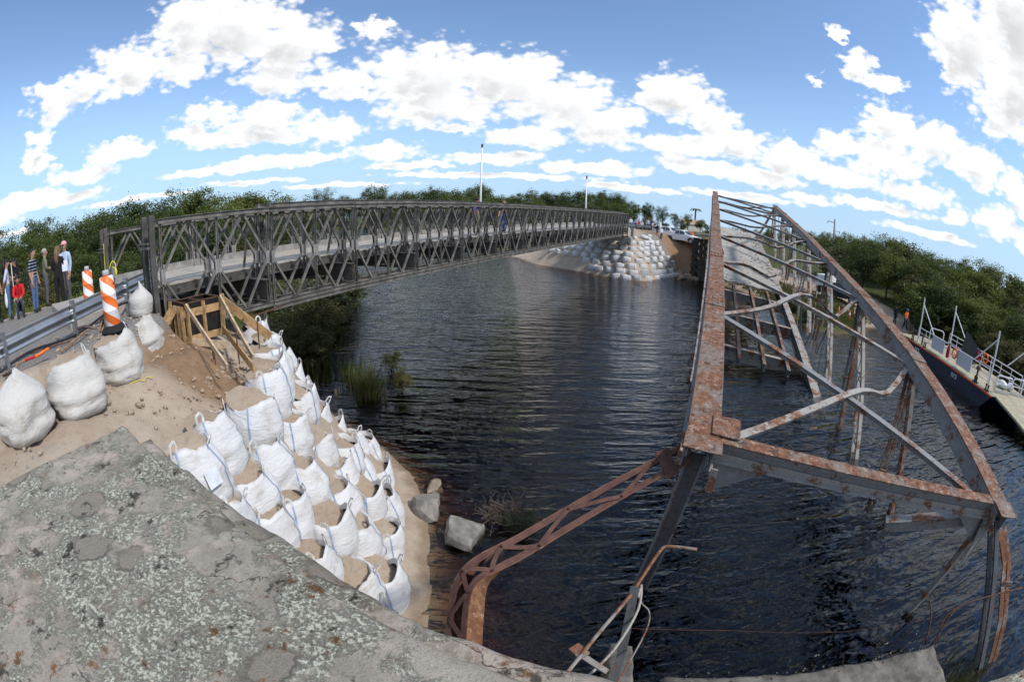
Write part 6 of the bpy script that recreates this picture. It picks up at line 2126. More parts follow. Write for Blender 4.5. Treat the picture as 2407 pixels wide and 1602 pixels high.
# plastic chairs / gear near the far deck end, black bag on the deck
c = GL(19).lerp(GR(19), .14) + TN * .47
r_ = empty('backpack', tuple(c)); tag(r_, 'black backpack standing on the broken bridge deck', 'backpack')
m = MB(); m.mat('tarp_black'); m.smooth = True; m.lathe([(.30, 0), (.36, .15), (.36, .55), (.28, .80), (.12, .92)], (0, 0, 0), 12, 1.1, .8); m.build('pack', 'tarp_black', r_, local=True)
m = MB(); m.mat('black_plastic'); m.tube([(.2, -.28, .1), (.25, -.42, .4), (.18, -.3, .75)], .03, 6); m.build('strap', 'black_plastic', r_, local=True)

# traffic cones
for az_, d_, lab in ((41.4, 43.2, 'orange traffic cone on the dirt road beside the dark box truck'), (42.9, 43.0, 'orange and white traffic cone at the edge of the dirt road')):
    x, y = polar(az_, d_)
    r_ = empty('traffic_cone', (x, y, gz(x, y))); tag(r_, lab, 'cone', 'traffic cones on the dirt road')
    m = MB(); m.mat('orange_plastic'); m.box((0, 0, .03), (.42, .42, .06)); m.build('base', 'orange_plastic', r_, local=True)
    m = MB(); m.mat('orange_plastic'); m.smooth = True; m.lathe([(.17, .06), (.03, .82)], n=16); m.build('cone', 'orange_plastic', r_, local=True)
    if 'white' in lab:
        m = MB(); m.mat('white_plastic'); m.smooth = True; m.lathe([(.121, .40), (.085, .60)], n=16); m.build('band', 'white_plastic', r_, local=True)

# far guard barrier by the crowd
r_ = empty('far_barrier', (*polar(15.3, 64.5), gz(*polar(15.3, 64.5)))); tag(r_, 'low grey crash barrier in front of the crowd on the far bank', 'barrier')
for az0, az1 in ((13.6, 14.6), (14.6, 15.6), (15.6, 16.6)):
    a = Vector((*polar(az0, 64), 0)); b = Vector((*polar(az1, 63.5), 0)); a.z = gz(a.x, a.y) + .62; b.z = gz(b.x, b.y) + .62
    part('rail_beam', 'rail_steel', r_, lambda m: m.beam(a, b, .06, .30))
    part('rail_post', 'rail_steel', r_, lambda m: m.beam(a - Vector((0, 0, .7)), a + Vector((0, 0, .15)), .1, .1))

# light poles and power pole
def pole(az_, d_, top, r0, label, arms=False):
    x, y = polar(az_, d_); z = max(0, gz(x, y))
    r_ = empty('utility_pole' if arms else 'light_pole', (x, y, z)); tag(r_, label, 'pole')
    m = MB(); m.mat('white_paint' if not arms else 'galv_light'); m.smooth = True; m.tube([(0, 0, -.3), (0, 0, top - z)], r0, 10, radii=[r0, r0 * .62]); m.build('shaft', 'white_paint', r_, local=True)
    if arms:
        for zz, s_ in ((-.8, -1), (-2.6, 1), (-3.4, -1)):
            m = MB(); m.mat('galv_light'); m.beam((0, 0, top - z + zz), (s_ * 2.0, .3, top - z + zz + .15), .12, .14); m.build('cross_arm', 'galv_light', r_, local=True)
            m = MB(); m.mat('glass_dark'); m.lathe([(.05, 0), (.10, .1), (.05, .2), (.10, .3), (.05, .45)], (s_ * 1.9, .3, top - z + zz - .38), 8); m.build('insulator', 'glass_dark', r_, local=True)
    else:
        m = MB(); m.mat('galv_dark'); m.lathe([(r0 * .8, 0), (r0 * .8, .7)], (0, 0, top - z - .6), 10); m.build('cap', 'galv_dark', r_, local=True)
pole(-4.39, 92, WATER_TO_CAM + 92 * math.tan(R(8.76)), .26, 'tall white pole rising behind the middle of the panel bridge')
pole(8.5, 96, WATER_TO_CAM + 96 * math.tan(R(5.3)), .20, 'slim white pole rising behind the far end of the panel bridge')
pole(39.75, 105, WATER_TO_CAM + 105 * math.tan(R(3.46)), .34, 'grey power pole with cross arms behind the truss chord', True)

# ------------------------------------------------------------------ cable ferry
def ferry():
    root = empty('cable_ferry', (24.1, 11.5, 0)); root.rotation_euler = (0, 0, math.atan2(.927, .375))
    tag(root, 'flat blue hulled cable ferry with white railings moored at the wooded bank', 'ferry')
    Lf, Wf, Dk = 12.4, 4.2, .92            # x away from the near end, y = left of travel (towards the viewer), so -y is the bank side
    def pp(nm, mat, fn, sm_=False, par=None):
        m = MB(); m.mat(mat); m.smooth = sm_; fn(m); return m.build(nm, mat, par or root, local=True)
    pp('hull', 'hull_blue', lambda m: m.prism([(0, Dk - .06), (Lf, Dk - .06), (Lf - .9, -.3), (1.3, -.3)], (0, 0, 0), (1, 0, 0), (0, 0, 1), (0, -Wf, 0)))
    pp('rubbing_strake', 'hull_orange', lambda m: m.box((Lf / 2, .03, Dk - .03), (Lf - .05, .07, .09)))
    pp('deck', 'boat_deck', lambda m: m.box((Lf / 2, -Wf / 2, Dk), (Lf, Wf - .02, .05)))
    pp('side_walkway', 'boat_green', lambda m: m.box((Lf / 2, -.22, Dk + .028), (Lf - .6, .40, .012)))
    pp('ramp', 'boat_deck', lambda m: m.add([(0, -.4, Dk + .02), (0, -Wf + .4, Dk + .02), (-4.6, -Wf + .6, .35), (-4.6, -.5, .35), (0, -.4, Dk - .1), (0, -Wf + .4, Dk - .1), (-4.6, -Wf + .6, .25), (-4.6, -.5, .25)],
                                              [(0, 1, 2, 3), (7, 6, 5, 4), (0, 3, 7, 4), (2, 1, 5, 6), (3, 2, 6, 7)]))
    pp('ramp', 'boat_deck', lambda m: m.add([(Lf, -.4, Dk + .02), (Lf, -Wf + .4, Dk + .02), (Lf + 3.6, -Wf + .6, .7), (Lf + 3.6, -.5, .7), (Lf, -.4, Dk - .1), (Lf, -Wf + .4, Dk - .1), (Lf + 3.6, -Wf + .6, .6), (Lf + 3.6, -.5, .6)],
                                              [(3, 2, 1, 0), (4, 5, 6, 7), (0, 4, 7, 3), (2, 6, 5, 1), (3, 7, 6, 2)]))
    rr_ = .035
    for yy in (-.48, -Wf + .35):
        for z in (.42, .74, 1.06):
            pp('handrail', 'white_paint', lambda m, yy=yy, z=z: m.tube([(1.3, yy, Dk + z), (Lf - .6, yy, Dk + z)], rr_ if z > 1 else .024, 6))
        n = 8
        for k in range(n + 1):
            x = 1.3 + (Lf - 1.9) * k / n
            pp('rail_post', 'white_paint', lambda m, yy=yy, x=x: m.tube([(x, yy, Dk), (x, yy, Dk + 1.06)], .028, 6))
    # mast and stay at each corner
    for (x, yy, lx) in ((1.1, -.45, 2.2), (1.1, -Wf + .3, 2.2), (Lf - .8, -.45, -2.4), (Lf - .8, -Wf + .3, -2.4)):
        pp('mast', 'white_paint', lambda m, x=x, yy=yy: m.tube([(x, yy, Dk), (x, yy, Dk + 3.2)], .06, 8))
        pp('stay', 'white_paint', lambda m, x=x, yy=yy, lx=lx: m.tube([(x, yy, Dk + 2.75), (x + lx, yy, Dk + 1.08)], .04, 6))
    # gates at the near end
    for yy in (-.9, -2.6):
        pp('gate', 'white_paint', lambda m, yy=yy: m.tube([(.9, yy, Dk + .1), (.9, yy, Dk + .85), (.8, yy - .15, Dk + .95), (.6, yy - 1.2, Dk + .95), (.55, yy - 1.3, Dk + .8), (.55, yy - 1.3, Dk + .1), (.9, yy, Dk + .1)], .045, 6), True)
        pp('gate_bar', 'white_paint', lambda m, yy=yy: m.tube([(.9, yy, Dk + .5), (.55, yy - 1.3, Dk + .5)], .03, 6))
    pp('gate', 'white_paint', lambda m: m.tube([(Lf - 1.0, -2.9, Dk), (Lf - 1.0, -2.9, Dk + 1.0), (Lf - .9, -2.75, Dk + 1.15), (Lf - .3, -2.0, Dk + 1.15), (Lf - .25, -1.9, Dk + 1.0), (Lf - .25, -1.9, Dk)], .045, 6), True)
    for x in (4.4, 8.3):
        p_ = pp('side_panel', 'boat_panel', lambda m, x=x: m.box((x, -.42, Dk + .66), (1.9, .05, .86)))
    for x, yy in ((6.5, -.40), (7.0, -3.9)):
        e_ = pp('fire_extinguisher', 'red_paint', lambda m, x=x, yy=yy: m.lathe([(.05, 0), (.13, .02), (.13, .62), (.07, .74), (.04, .84)], (x, yy + .12, Dk + .25), 10), True)
        m = MB(); m.mat('black_plastic'); m.box((x, yy + .12, Dk + 1.12), (.18, .08, .08)); m.build('valve', 'black_plastic', e_, local=True)
    for x, yy in ((5.6, -.36), (5.9, -3.78)):
        pts = [(x, yy, Dk + .72)]
        pp('life_ring', 'orange_plastic', lambda m, x=x, yy=yy: m.tube([(x + .30 * math.cos(t), yy + .06, Dk + .78 + .30 * math.sin(t)) for t in [2 * math.pi * k / 18 for k in range(19)]], .06, 6), True)
    pp('tarpaulin', 'tarp_black', lambda m: m.add([(Lf - 3.0, -Wf + .3, Dk + 1.85), (Lf - 5.2, -Wf + .3, Dk + 1.1), (Lf - 5.6, -Wf + 1.1, Dk + .25), (Lf - 4.4, -Wf + .9, Dk + .2), (Lf - 3.2, -Wf + .7, Dk + .35), (Lf - 5.0, -Wf - .1, Dk + .2), (Lf - 3.3, -Wf - .1, Dk + .25)],
                                                     [(0, 1, 2, 3), (0, 3, 4), (0, 4, 6), (0, 6, 5, 1), (1, 5, 2)]))
    for x in (2.2, 9.8, 12.0, .8):
        b_ = pp('bollard', 'black_plastic', lambda m, x=x: [m.box((x, -.12, Dk + .05), (.42, .16, .06)), m.lathe([(.05, 0), (.05, .25), (.07, .28), (.06, .32)], (x - .13, -.12, Dk + .07), 8), m.lathe([(.05, 0), (.05, .25), (.07, .28), (.06, .32)], (x + .13, -.12, Dk + .07), 8)])
    # winch posts
    pp('winch_post', 'tool_steel', lambda m: [m.beam((2.4, -.3, Dk), (2.4, -.3, Dk + .75), .10, .10), m.lathe([(.16, 0), (.20, .05), (.12, .2)], (2.4, -.3, Dk + .72), 10), m.box((2.4, -.3, Dk + .03), (.5, .3, .06))])
    pp('winch_post', 'tool_steel', lambda m: [m.beam((10.6, -.3, Dk), (10.6, -.3, Dk + .65), .10, .10), m.lathe([(.12, 0), (.14, .05), (.08, .2)], (10.6, -.3, Dk + .62), 10)])
    # hull lettering strokes too small to read: pale marks where the photo shows them
    for x0 in (5.0, 11.0):
        def mk(m, x0=x0):
            for k_, (dx, w_, h_) in enumerate(((0, .05, .26), (.14, .05, .26), (.07, .14, .05), (.30, .05, .26), (.38, .14, .05), (.56, .05, .26), (.66, .05, .26))):
                m.box((x0 - dx, .012, Dk - .38 + (.1 if h_ < .1 else 0)), (w_, .02, h_))
        pp('hull_lettering', 'white_paint', mk)
    for (x, yy, w_) in ((2.0, -2.6, .5), (1.7, -3.2, .35)):
        pp('white_bundle', 'white_plastic', lambda m, x=x, yy=yy, w_=w_: m.ball((x, yy, Dk + .25), w_, w_ * .6, .24, 10, 6), True)
    return root
ferry()
person((33.0, 28.7, .72), R(160), stand, ('skin_dark', 'cloth_navy', 'cloth_navy', 'shoe'), 'person in dark navy standing on the far ramp of the ferry', cap='cloth_navy', group='ferry crew', sleeves=True)
def hv(): return person((31.5, 26.0, .93), R(170), walk, ('skin_dark', 'cloth_orange', 'cloth_navy', 'shoe'), 'person in an orange safety vest walking on the ferry', cap='cloth_blue', group='ferry crew')
hv()
# ------------------------------------------------------------------ trees and plants
def leaf_mat(name, a, b, c3):
    m, N, out = new_mat(name)
    oi = N.n('ShaderNodeObjectInfo').outputs['Random']
    p = world_pos(N)
    n = N.noise(p, .55, 4, .6); n2 = N.noise(p, 3.2, 3, .6)
    c = N.mix(N.sstep(N.math('ADD', N.math('MULTIPLY', oi, .6), N.math('MULTIPLY', n, .6)), .25, .85), a, b)
    c = N.mix(N.math('MULTIPLY', N.sstep(n2, .5, .75), .5), c, c3)
    df = N.n('ShaderNodeBsdfDiffuse', i_Color=c)
    tl = N.n('ShaderNodeBsdfTranslucent', i_Color=N.mix(.5, c, (.16, .20, .03)))
    gl = N.n('ShaderNodeBsdfGlossy', i_Roughness=.5); gl.inputs['Color'].default_value = (.5, .5, .5, 1)
    m1 = N.n('ShaderNodeMixShader', i_0=.28, i_1=df.outputs[0], i_2=tl.outputs[0])
    m2 = N.n('ShaderNodeMixShader', i_0=.05, i_1=m1.outputs[0], i_2=gl.outputs[0])
    N.t.links.new(m2.outputs[0], out.inputs['Surface'])
leaf_mat('leaf_dark', (.036, .060, .016), (.085, .115, .028), (.11, .13, .035))
leaf_mat('leaf_mid', (.060, .092, .020), (.135, .160, .034), (.17, .17, .05))
leaf_mat('leaf_grey', (.055, .070, .035), (.095, .11, .05), (.12, .12, .06))
leaf_mat('leaf_brown', (.075, .070, .025), (.115, .105, .035), (.15, .10, .04))
leaf_mat('leaf_autumn', (.14, .11, .02), (.19, .13, .025), (.16, .08, .02))
leaf_mat('reed_leaf', (.045, .048, .018), (.075, .072, .028), (.11, .085, .045))


def crown_mesh(name, seed, mat, n_cl, n_lf, shape, leaf, spiky=0.0):
    """leaf cards gathered in clumps through an uneven crown volume; unit crown: z 0..1, radius about .5"""
    rg = np.random.RandomState(seed)
    lob = [(rg.uniform(-.22, .22), rg.uniform(-.22, .22), rg.uniform(.35, .72), rg.uniform(.24, .36)) for _ in range(6)]
    lob.append((0, 0, .55, .40))
    cen = []
    while len(cen) < n_cl:
        l = lob[rg.randint(len(lob))]
        v = rg.normal(size=3); v /= np.linalg.norm(v)
        r_ = l[3] * rg.uniform(.55, 1.06)
        p = np.array([l[0] + v[0] * r_ * shape[0], l[1] + v[1] * r_ * shape[0], l[2] + v[2] * r_ * shape[1]])
        if p[2] < .06: continue
        if spiky and rg.rand() < .25: p[2] += rg.uniform(0, spiky)
        cen.append(p)
    cen = np.array(cen)
    ci = rg.randint(len(cen), size=n_lf)
    sp = rg.uniform(.035, .085, size=len(cen))
    off = rg.normal(size=(n_lf, 3)) * sp[ci][:, None] * np.array([1, 1, .75])
    P = cen[ci] + off
    nrm = rg.normal(size=(n_lf, 3)) + np.array([0, 0, .7]) + (P - np.array([0, 0, .45])) * 2.0
    nrm /= np.linalg.norm(nrm, axis=1)[:, None]
    t = np.cross(nrm, rg.normal(size=(n_lf, 3))); t /= np.linalg.norm(t, axis=1)[:, None]
    b = np.cross(nrm, t)
    s1 = (leaf * rg.uniform(.6, 1.4, size=n_lf))[:, None]; s2 = s1 * rg.uniform(.45, .8, size=(n_lf, 1))
    V = np.stack([P - t * s1, P - b * s2 * .9 + t * s1 * .1, P + t * s1, P + b * s2 * .9 + t * s1 * .1], 1).reshape(-1, 3)
    me = bpy.data.meshes.new(name)
    me.vertices.add(len(V)); me.vertices.foreach_set('co', V.ravel())
    me.loops.add(n_lf * 4); me.loops.foreach_set('vertex_index', np.arange(n_lf * 4))
    me.polygons.add(n_lf); me.polygons.foreach_set('loop_start', np.arange(0, n_lf * 4, 4)); me.polygons.foreach_set('loop_total', np.full(n_lf, 4))
    me.update(calc_edges=True)
    me.materials.append(MATS[mat])
    return me


def trunk_mesh(name, seed, reach=.8):
    rg = random.Random(seed)
    m = MB(); m.mat('bark'); m.smooth = True
    pts = [Vector((0, 0, -.05)), Vector((rg.uniform(-.02, .02), rg.uniform(-.02, .02), .2)), Vector((rg.uniform(-.05, .05), rg.uniform(-.05, .05), .45)), Vector((rg.uniform(-.08, .08), rg.uniform(-.08, .08), reach))]
    m.tube(pts, .03, 7, radii=[.036, .028, .02, .006])
    for k in range(6):
        a = rg.uniform(0, 6.28); z = rg.uniform(.18, .55); p = pts[1].lerp(pts[2], (z - .2) / .25)
        q = p + Vector((math.cos(a) * .28, math.sin(a) * .28, rg.uniform(.12, .3)))
        m.tube([p, p.lerp(q, .5) + Vector((0, 0, .03)), q], .01, 5, radii=[.014, .009, .003])
    return m.mesh(name)


CR = {
    'willow': [crown_mesh('crown', 100 + k, 'leaf_dark' if k % 2 else 'leaf_mid', 95, 12000, (1.05, 1.0), .0145, .06) for k in range(4)],
    'round': [crown_mesh('crown', 200 + k, 'leaf_dark', 100, 11000, (1.0, .95), .014) for k in range(2)],
    'gum': [crown_mesh('crown', 300 + k, 'leaf_grey' if k else 'leaf_dark', 70, 8000, (.9, 1.15), .013, .04) for k in range(2)],
    'bush': [crown_mesh('crown', 400 + k, ('leaf_dark', 'leaf_grey', 'leaf_brown', 'leaf_mid')[k], 100, 8500, (1.15, 1.0), .020, .10) for k in range(4)],
    'autumn': [crown_mesh('crown', 500, 'leaf_autumn', 90, 3600, (1.0, 1.0), .024, .1)],
}
CR['marsh'] = [CR['bush'][1], CR['bush'][2]]
TR = [trunk_mesh('trunk', k) for k in range(4)]
BUSH_TR = [trunk_mesh('stem', 50 + k, .6) for k in range(2)]
trng = random.Random(33)
def tree(x, y, h, w, kind, label, group, name='leafy_tree', z=None):
    zz = gz(x, y) if z is None else z
    root = empty(name, (x, y, zz - .05), trng.uniform(0, 6.28))
    k = trng.randrange(len(CR[kind]))
    low = kind in ('bush', 'marsh')
    obj_from('crown', CR[kind][k], root, (0, 0, h * (.10 if not low else -.02)), (0, 0, 0), (w, w * trng.uniform(.85, 1.15), h * (.92 if not low else 1.0)))
    obj_from('stem' if low else 'trunk', (BUSH_TR if low else TR)[trng.randrange(2)], root, (0, 0, 0), (0, 0, 0), (h * .8 if not low else h * .5, h * .8 if not low else h * .5, h))
    tag(root, label, 'bush' if low else 'tree', group)
    return root


def on_land(x, y, m_=1.0):
    px, py = np.array([x]), np.array([y])
    return max(poly_sd(px, py, NEAR_POLY)[0], poly_sd(px, py, FAR_POLY)[0]) > m_


def interp(tab, v):
    return float(np.interp(v, [t[0] for t in tab], [t[1] for t in tab]))


def blocked(x, y):
    t = (x - BP[0]) * BD[0] + (y - BP[1]) * BD[1]; off = (x - BP[0]) * BE[0] + (y - BP[1]) * BE[1]
    if -40 < t < 56 and -8.5 < off < 9: return True
    if 48 < t < 80 and -8 < off < 16: return True
    if poly_sd(np.array([x]), np.array([y]), ROAD_R)[0] > -1.2: return True
    return False


def belt(az0, az1, d, step_m, top, lo, hi, kinds, wr, label, group, jit=2.0, name='leafy_tree', margin=1.0):
    """a row of trees; crown tops reach the elevation profile `top` (degrees) times a random factor"""
    a = az0
    while a < az1:
        dd = d + trng.uniform(-jit, jit)
        x, y = polar(a, dd)
        a += math.degrees(step_m / d) * trng.uniform(.8, 1.25)
        if not on_land(x, y, margin) or blocked(x, y): continue
        z = gz(x, y)
        el_ = interp(top, a)
        h = (WATER_TO_CAM + dd * math.tan(R(el_)) - z) * trng.uniform(lo, hi)
        h = max(h * .95, 1.2)
        kind = trng.choice(kinds)
        tree(x, y, h, min(h * trng.uniform(*wr), 15.0), kind, label, group, name)


LT = [(-80, 2.8), (-70, 2.9), (-66, 3.2), (-60, 4.0), (-57, 4.4), (-50, 4.7), (-43, 5.0), (-36, 4.9), (-30, 4.2), (-25, 3.0)]
belt(-78, -24, 60, 3.4, LT, .92, 1.12, ['willow', 'willow', 'round'], (.9, 1.25), 'tall leafy tree at the back of the woodland behind the panel bridge', 'trees of the near bank woodland', 4)
belt(-78, -25, 48, 3.0, [(a, e - .7) for a, e in LT], .80, 1.05, ['willow', 'willow', 'gum', 'round'], (.95, 1.3), 'leafy tree in the middle of the woodland behind the panel bridge', 'trees of the near bank woodland', 3)
belt(-78, -26, 37, 2.7, [(a, 1.2 if a > -45 else 2.2) for a, e in LT], .65, 1.0, ['willow', 'bush', 'gum'], (.9, 1.3), 'low leafy tree at the front of the woodland behind the panel bridge', 'trees of the near bank woodland', 3)
belt(-74, -30, 28, 2.4, [(a, -2.2 if a > -52 else -.2) for a, e in LT], .6, 1.05, ['bush'], (1.2, 1.7), 'dark bush on the grass behind the people at the guardrail', 'bushes of the near bank woodland', 2.0, 'leafy_bush')
belt(-40, -14, 32, 2.2, [(-40, -4.5), (-14, -5.5)], .7, 1.1, ['marsh'], (1.3, 1.9), 'low bush on the marshy bank under the panel bridge', 'bushes of the near bank woodland', 5, 'leafy_bush', .2)
x, y = polar(-70, 40); tree(x, y, 6.5, 5, 'autumn', 'yellowing tree at the edge of the near bank woodland', 'trees of the near bank woodland')
x, y = polar(-33, 60); tree(x, y, 7.2, 7, 'autumn', 'reddish topped tree at the upstream end of the woodland', 'trees of the near bank woodland')
# across the river upstream
FT = [(-24, 2.2), (-20, 2.4), (-15, 2.7), (-13, 3.2), (-8, 3.6), (-5, 4.2), (-3, 4.0), (0, 3.0), (3, 3.5), (6, 3.2), (10, 3.6), (14, 3.8), (16, 3.6), (18, 3.0), (20, 2.3), (22, 1.9), (24, 1.5)]
belt(-25, 13, 124, 3.8, FT, .88, 1.10, ['willow', 'round', 'willow'], (.8, 1.1), 'leafy tree on the far shore behind the panel bridge', 'trees of the far shore', 7)
belt(-36, -13, 232, 4.6, [(-36, 2.8), (-24, 2.5), (-13, 3.0)], .85, 1.1, ['willow', 'round', 'gum'], (.8, 1.2), 'distant tree on the upstream shore seen over the panel bridge', 'trees of the upstream shore', 14)
belt(-30, -13, 206, 4.0, [(-36, 1.6), (-13, 1.8)], .75, 1.1, ['bush', 'willow'], (1.0, 1.5), 'low distant tree on the upstream shore seen over the panel bridge', 'trees of the upstream shore', 10)
belt(-15, 13, 104, 3.4, [(a, e - .9) for a, e in FT], .75, 1.05, ['willow', 'bush', 'willow'], (.8, 1.2), 'front row leafy tree on the far shore behind the panel bridge', 'trees of the far shore', 6)
belt(-16, 14, 92, 3.4, [(-16, .2), (14, .3)], .7, 1.1, ['bush'], (1.0, 1.4), 'low bush on the far shore behind the panel bridge', 'bushes of the far shore', 5, 'leafy_bush')
belt(11, 24, 128, 3.8, FT, .8, 1.05, ['gum', 'round', 'willow', 'gum'], (.65, .95), 'dark leafy tree behind the parked white pickups', 'trees behind the far road', 12)
belt(10, 22, 96, 3.2, [(10, 1.5), (22, .7)], .7, 1.1, ['willow', 'bush'], (.9, 1.3), 'light green shrub tree behind the crowd on the far bank', 'trees behind the far road', 6)
tree(*polar(-23.6, 226), 21, 15.0, 'gum', 'lone open crowned tree standing above the upstream shore', None)
tree(*polar(-17.4, 205), 20, 18.5, 'round', 'large round dark tree standing above the far shore', None)
x, y = polar(22.0, 210)
# far right rise and the wooded bank behind the ferry
belt(22, 46, 190, 5.5, [(22, 1.0), (30, .9), (36, 1.9), (46, 2.2)], .75, 1.1, ['gum', 'willow', 'round'], (.7, 1.0), 'distant dark tree on the wooded rise beyond the truss', 'trees on the far rise', 25)
belt(31, 50, 100, 4.0, [(30, .6), (36, 1.4), (50, 2.0)], .7, 1.05, ['willow', 'gum', 'round'], (.8, 1.1), 'dark tree behind the power pole beyond the truss', 'trees on the far rise', 10)
RT = [(34, 1.4), (40, 2.0), (46, 2.5), (52, 2.5), (58, 2.6), (62, 2.4), (66, 2.1), (72, 1.6), (90, 1.4)]
belt(40, 92, 66, 3.2, RT, .95, 1.18, ['willow', 'willow', 'bush'], (.95, 1.3), 'leafy tree at the back of the wooded bank behind the ferry', 'trees of the ferry bank', 4)
belt(44, 94, 56, 2.7, [(a, e - .8) for a, e in RT], .8, 1.1, ['willow', 'round', 'bush'], (1.0, 1.35), 'leafy tree in the middle of the wooded bank behind the ferry', 'trees of the ferry bank', 3)
belt(47, 96, 47, 2.2, [(a, e - 2.4) for a, e in RT], .8, 1.1, ['bush', 'willow'], (1.1, 1.5), 'dark low tree at the front of the wooded bank behind the ferry', 'trees of the ferry bank', 2, margin=.5)
belt(52, 98, 40.5, 1.9, [(a, -3.6) for a, e in RT], .7, 1.1, ['bush'], (1.2, 1.7), 'dark bush overhanging the water behind the ferry', 'bushes of the ferry bank', 2, 'leafy_bush', .1)
belt(43, 58, 50, 2.0, [(43, -1.5), (58, -.5)], .75, 1.1, ['bush', 'bush', 'willow'], (1.1, 1.5), 'dark leafy bush between the dirt road and the ferry woods', 'bushes of the ferry bank', 3, 'leafy_bush', .4)
belt(47, 60, 43.5, 1.8, [(47, -3.6), (60, -3.2)], .75, 1.1, ['bush'], (1.2, 1.6), 'low dark bush at the landing beside the ferry', 'bushes of the ferry bank', 1.5, 'leafy_bush', .3)
# weeds on the slope below the collapsed deck
belt(33, 42, 39, 1.5, [(33, -6.6), (42, -6.4)], .5, 1.0, ['bush'], (1.3, 2.0), 'low weedy bush on the slope beside the collapsed truss', 'bushes on the truss slope', 3, 'leafy_bush', .1)

# palm far away
x, y = polar(22.0, 180); r_ = empty('palm_tree', (x, y, gz(x, y))); tag(r_, 'tiny distant palm above the houses beyond the pickups', 'tree')
m = MB(); m.mat('bark'); m.tube([(0, 0, 0), (.2, 0, 9.5)], .3, 6); m.build('trunk', 'bark', r_, local=True)
for k in range(11):
    a = 2 * math.pi * k / 11
    m = MB(); m.mat('leaf_dark'); m.beam((.2, 0, 9.5), (.2 + 1.6 * math.cos(a), 1.6 * math.sin(a), 9.8), .5, .03); m.beam((.2 + 1.6 * math.cos(a), 1.6 * math.sin(a), 9.8), (.2 + 2.6 * math.cos(a), 2.6 * math.sin(a), 8.9), .4, .03); m.build('frond', 'leaf_dark', r_, local=True)
# small house far beyond the pickups
x, y = polar(21.6, 170); r_ = empty('farm_house', (x, y, gz(x, y))); tag(r_, 'tiny pale house among trees beyond the white van', 'house')
simple('roof_tile', (.42, .30, .22), .8); simple('house_wall', (.6, .55, .48), .8)
m = MB(); m.mat('house_wall'); m.box((0, 0, 1.5), (7, 5, 3)); m.build('wall', 'house_wall', r_, local=True)
m = MB(); m.mat('roof_tile'); m.prism([(-2.8, 0), (2.8, 0), (0, 1.8)], (-3.8, 0, 3.0), (0, 1, 0), (0, 0, 1), (7.6, 0, 0)); m.build('roof', 'roof_tile', r_, local=True)


# reeds, tufts and drift brush standing in the water
def tuft(x, y, n, h, spread, mat, name, label, cat, lean=.35, wid=.012):
    rg = random.Random(int(x * 100 + y * 7))
    root = empty(name, (x, y, 0)); tag(root, label, cat)
    m = MB(); m.mat(mat)
    for k in range(n):
        a = rg.uniform(0, 6.28); r0 = abs(rg.gauss(0, spread)); b = Vector((math.cos(a) * r0, math.sin(a) * r0, -.25))
        hh = h * rg.uniform(.5, 1.1); l_ = rg.uniform(0, lean) * hh; a2 = a + rg.uniform(-.8, .8)
        q = b + Vector((math.cos(a2) * l_ * .35, math.sin(a2) * l_ * .35, hh * .6)); e = b + Vector((math.cos(a2) * l_, math.sin(a2) * l_, hh + .25))
        s = Vector((-math.sin(a2), math.cos(a2), 0)) * wid
        m.add([b - s, b + s, q + s * .8, q - s * .8, e], [(0, 1, 2, 3), (3, 2, 4)])
    o = m.build('blades', mat, root, local=True); o['kind'] = 'stuff'
    return root
tuft(-4.95, 14.6, 420, 1.05, .30, 'reed_leaf', 'reed_tuft', 'dense brown green reed tuft standing in the water', 'reeds', .75)
tuft(-5.7, 15.6, 150, .85, .45, 'leaf_dark', 'reed_tuft', 'loose dark reeds beside the dense tuft', 'reeds', .6, .02)
tuft(-6.6, 16.8, 120, .7, .5, 'leaf_dark', 'reed_tuft', 'sparse dark reeds near the marshy bank', 'reeds', .6, .02)
tuft(-8.2, 15.2, 260, .8, .9, 'reed_leaf', 'reed_tuft', 'broad reed patch at the end of the marshy bank', 'reeds', .6, .014)
tuft(-9.0, 17.5, 300, 1.0, 1.1, 'reed_leaf', 'reed_tuft', 'wide reed patch under the panel bridge', 'reeds', .6, .016)
tuft(-10.0, 20.5, 300, 1.1, 1.2, 'leaf_brown', 'reed_tuft', 'brown reed patch along the marshy bank', 'reeds', .6, .018)
for (x, y, h, lab) in ((-4.85, 17.3, 1.0, 'thin leafy sapling standing in open water behind the reeds'), (-3.9, 15.2, .8, 'thin leafy sapling standing in water beside the reed tuft')):
    r_ = tree(x, y, h, .8, 'bush', lab, None, 'sapling', 0.0)
    r_.children[0].scale = (.8, .8, h); r_['category'] = 'sapling'
for k, (x, y) in enumerate(((-8.6, 17.6), (-9.4, 19.4), (-9.9, 22.0), (-10.6, 25.0), (-11.3, 28.5), (-12.0, 31.5), (-11.2, 17.6), (-12.2, 20.2), (-12.6, 23.5), (-10.2, 15.9), (-13.4, 27.5))):
    tree(x, y, trng.uniform(1.3, 2.3), trng.uniform(2.2, 3.4), 'marsh', 'brown green marsh bush with its foot in the water under the bridge', 'marsh bushes under the bridge', 'marsh_bush', -.15)
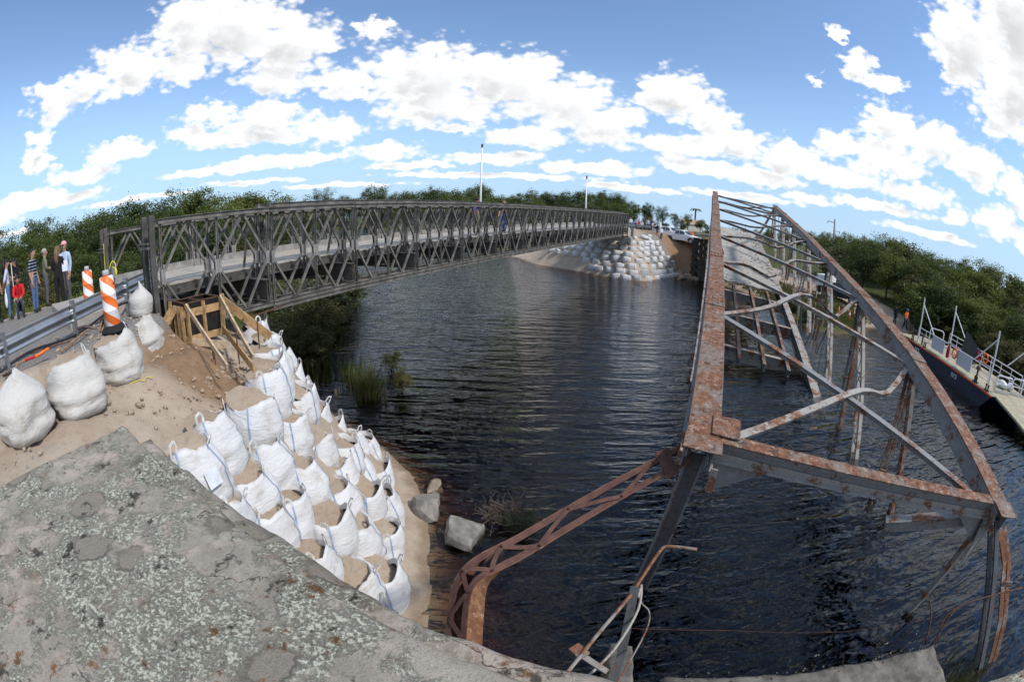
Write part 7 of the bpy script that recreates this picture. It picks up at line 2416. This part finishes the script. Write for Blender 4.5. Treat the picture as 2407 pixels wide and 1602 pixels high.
def drift(x, y):
    root = empty('drift_brush', (x, y, 0)); tag(root, 'tangle of bare brown twigs caught in the water by the buckled member', 'brush')
    rg = random.Random(3)
    m = MB(); m.mat('twig')
    for k in range(170):
        p = Vector((rg.gauss(-.12, .22), rg.gauss(.05, .2), rg.uniform(-.1, .25)))
        d = Vector((rg.gauss(0, 1), rg.gauss(0, 1), rg.uniform(0, 1.4))).normalized()
        L = rg.uniform(.15, .5)
        m.tube([p, p + d * L * .5 + Vector((rg.uniform(-.05, .05), 0, .03)), p + d * L], .006, 3, False)
    o = m.build('twigs', 'twig', root, local=True); o['kind'] = 'stuff'
    obj_from('leaves', CR['bush'][1], root, (.12, -.12, -.12), (0, 0, 0), (.75, .6, .5))
    for k in range(3):
        m = MB(); m.mat('twig'); a = (.3, -.25, .9)[k]
        m.tube([(.1, 0, .05), (.5, a * .5, .25), (.95, a, .3 - .1 * k)], .008, 4); m.build('branch', 'twig', root, local=True)
drift(.12, 7.95)
for (x, y, lab) in ((-6.19, 14.32, 'short broken wooden post standing in the water beside the reeds'),):
    m = MB(); m.mat('bark'); m.smooth = True; m.tube([(x, y, -.8), (x + .02, y, .26)], .045, 8, radii=[.05, .04]); tag(m.build('broken_post'), lab, 'post')
tuft(7.6, .9, 260, .7, .45, 'reed_leaf', 'grass_tuft', 'grass tuft growing beside the broken slab under the truss corner', 'grass', .6)


# grass and weeds as ground cover
def grass_patch(name, label, pts, h, mat):
    m = MB(); m.mat(mat); rg = random.Random(5)
    for (x, y, z) in pts:
        for k in range(4):
            a = rg.uniform(0, 6.28); hh = h * rg.uniform(.5, 1.2); s = Vector((math.cos(a), math.sin(a), 0)) * .035
            l_ = Vector((rg.uniform(-.4, .4), rg.uniform(-.4, .4), 0)) * hh
            b = Vector((x + rg.uniform(-.12, .12), y + rg.uniform(-.12, .12), z - .03))
            m.add([b - s, b + s, b + l_ + Vector((0, 0, hh))], [(0, 1, 2)])
    o = m.build(name, mat); tag(o, label, 'grass', kind='stuff')
rg = np.random.RandomState(4)
xs = rg.uniform(-26, -13.2, 4500); ys = rg.uniform(3, 26, 4500)
zs = ground(xs, ys); off = (xs - BP[0]) * BE[0] + (ys - BP[1]) * BE[1]
ok = (off < -6.6) & (zs > .2)
grass_patch('verge_grass', 'green grass verge behind the people at the guardrail', np.stack([xs, ys, zs], 1)[ok], .28, 'leaf_mid')
xs = rg.uniform(21, 36, 5200); ys = rg.uniform(27, 52, 5200)
zs = ground(xs, ys); rd = poly_sd(xs, ys, ROAD_R)
ok = (zs > .15) & (rd < -.3)
grass_patch('slope_weeds', 'dry brown green weeds on the slope beside the collapsed truss', np.stack([xs, ys, zs], 1)[ok], .45, 'leaf_brown')

for o in SC.objects:
    if o.parent is None and o.get('category') in ('abutment', 'slab', 'wall', 'parapet', 'concrete', 'barrier', 'guardrail') and 'kind' not in o:
        o['kind'] = 'thing'
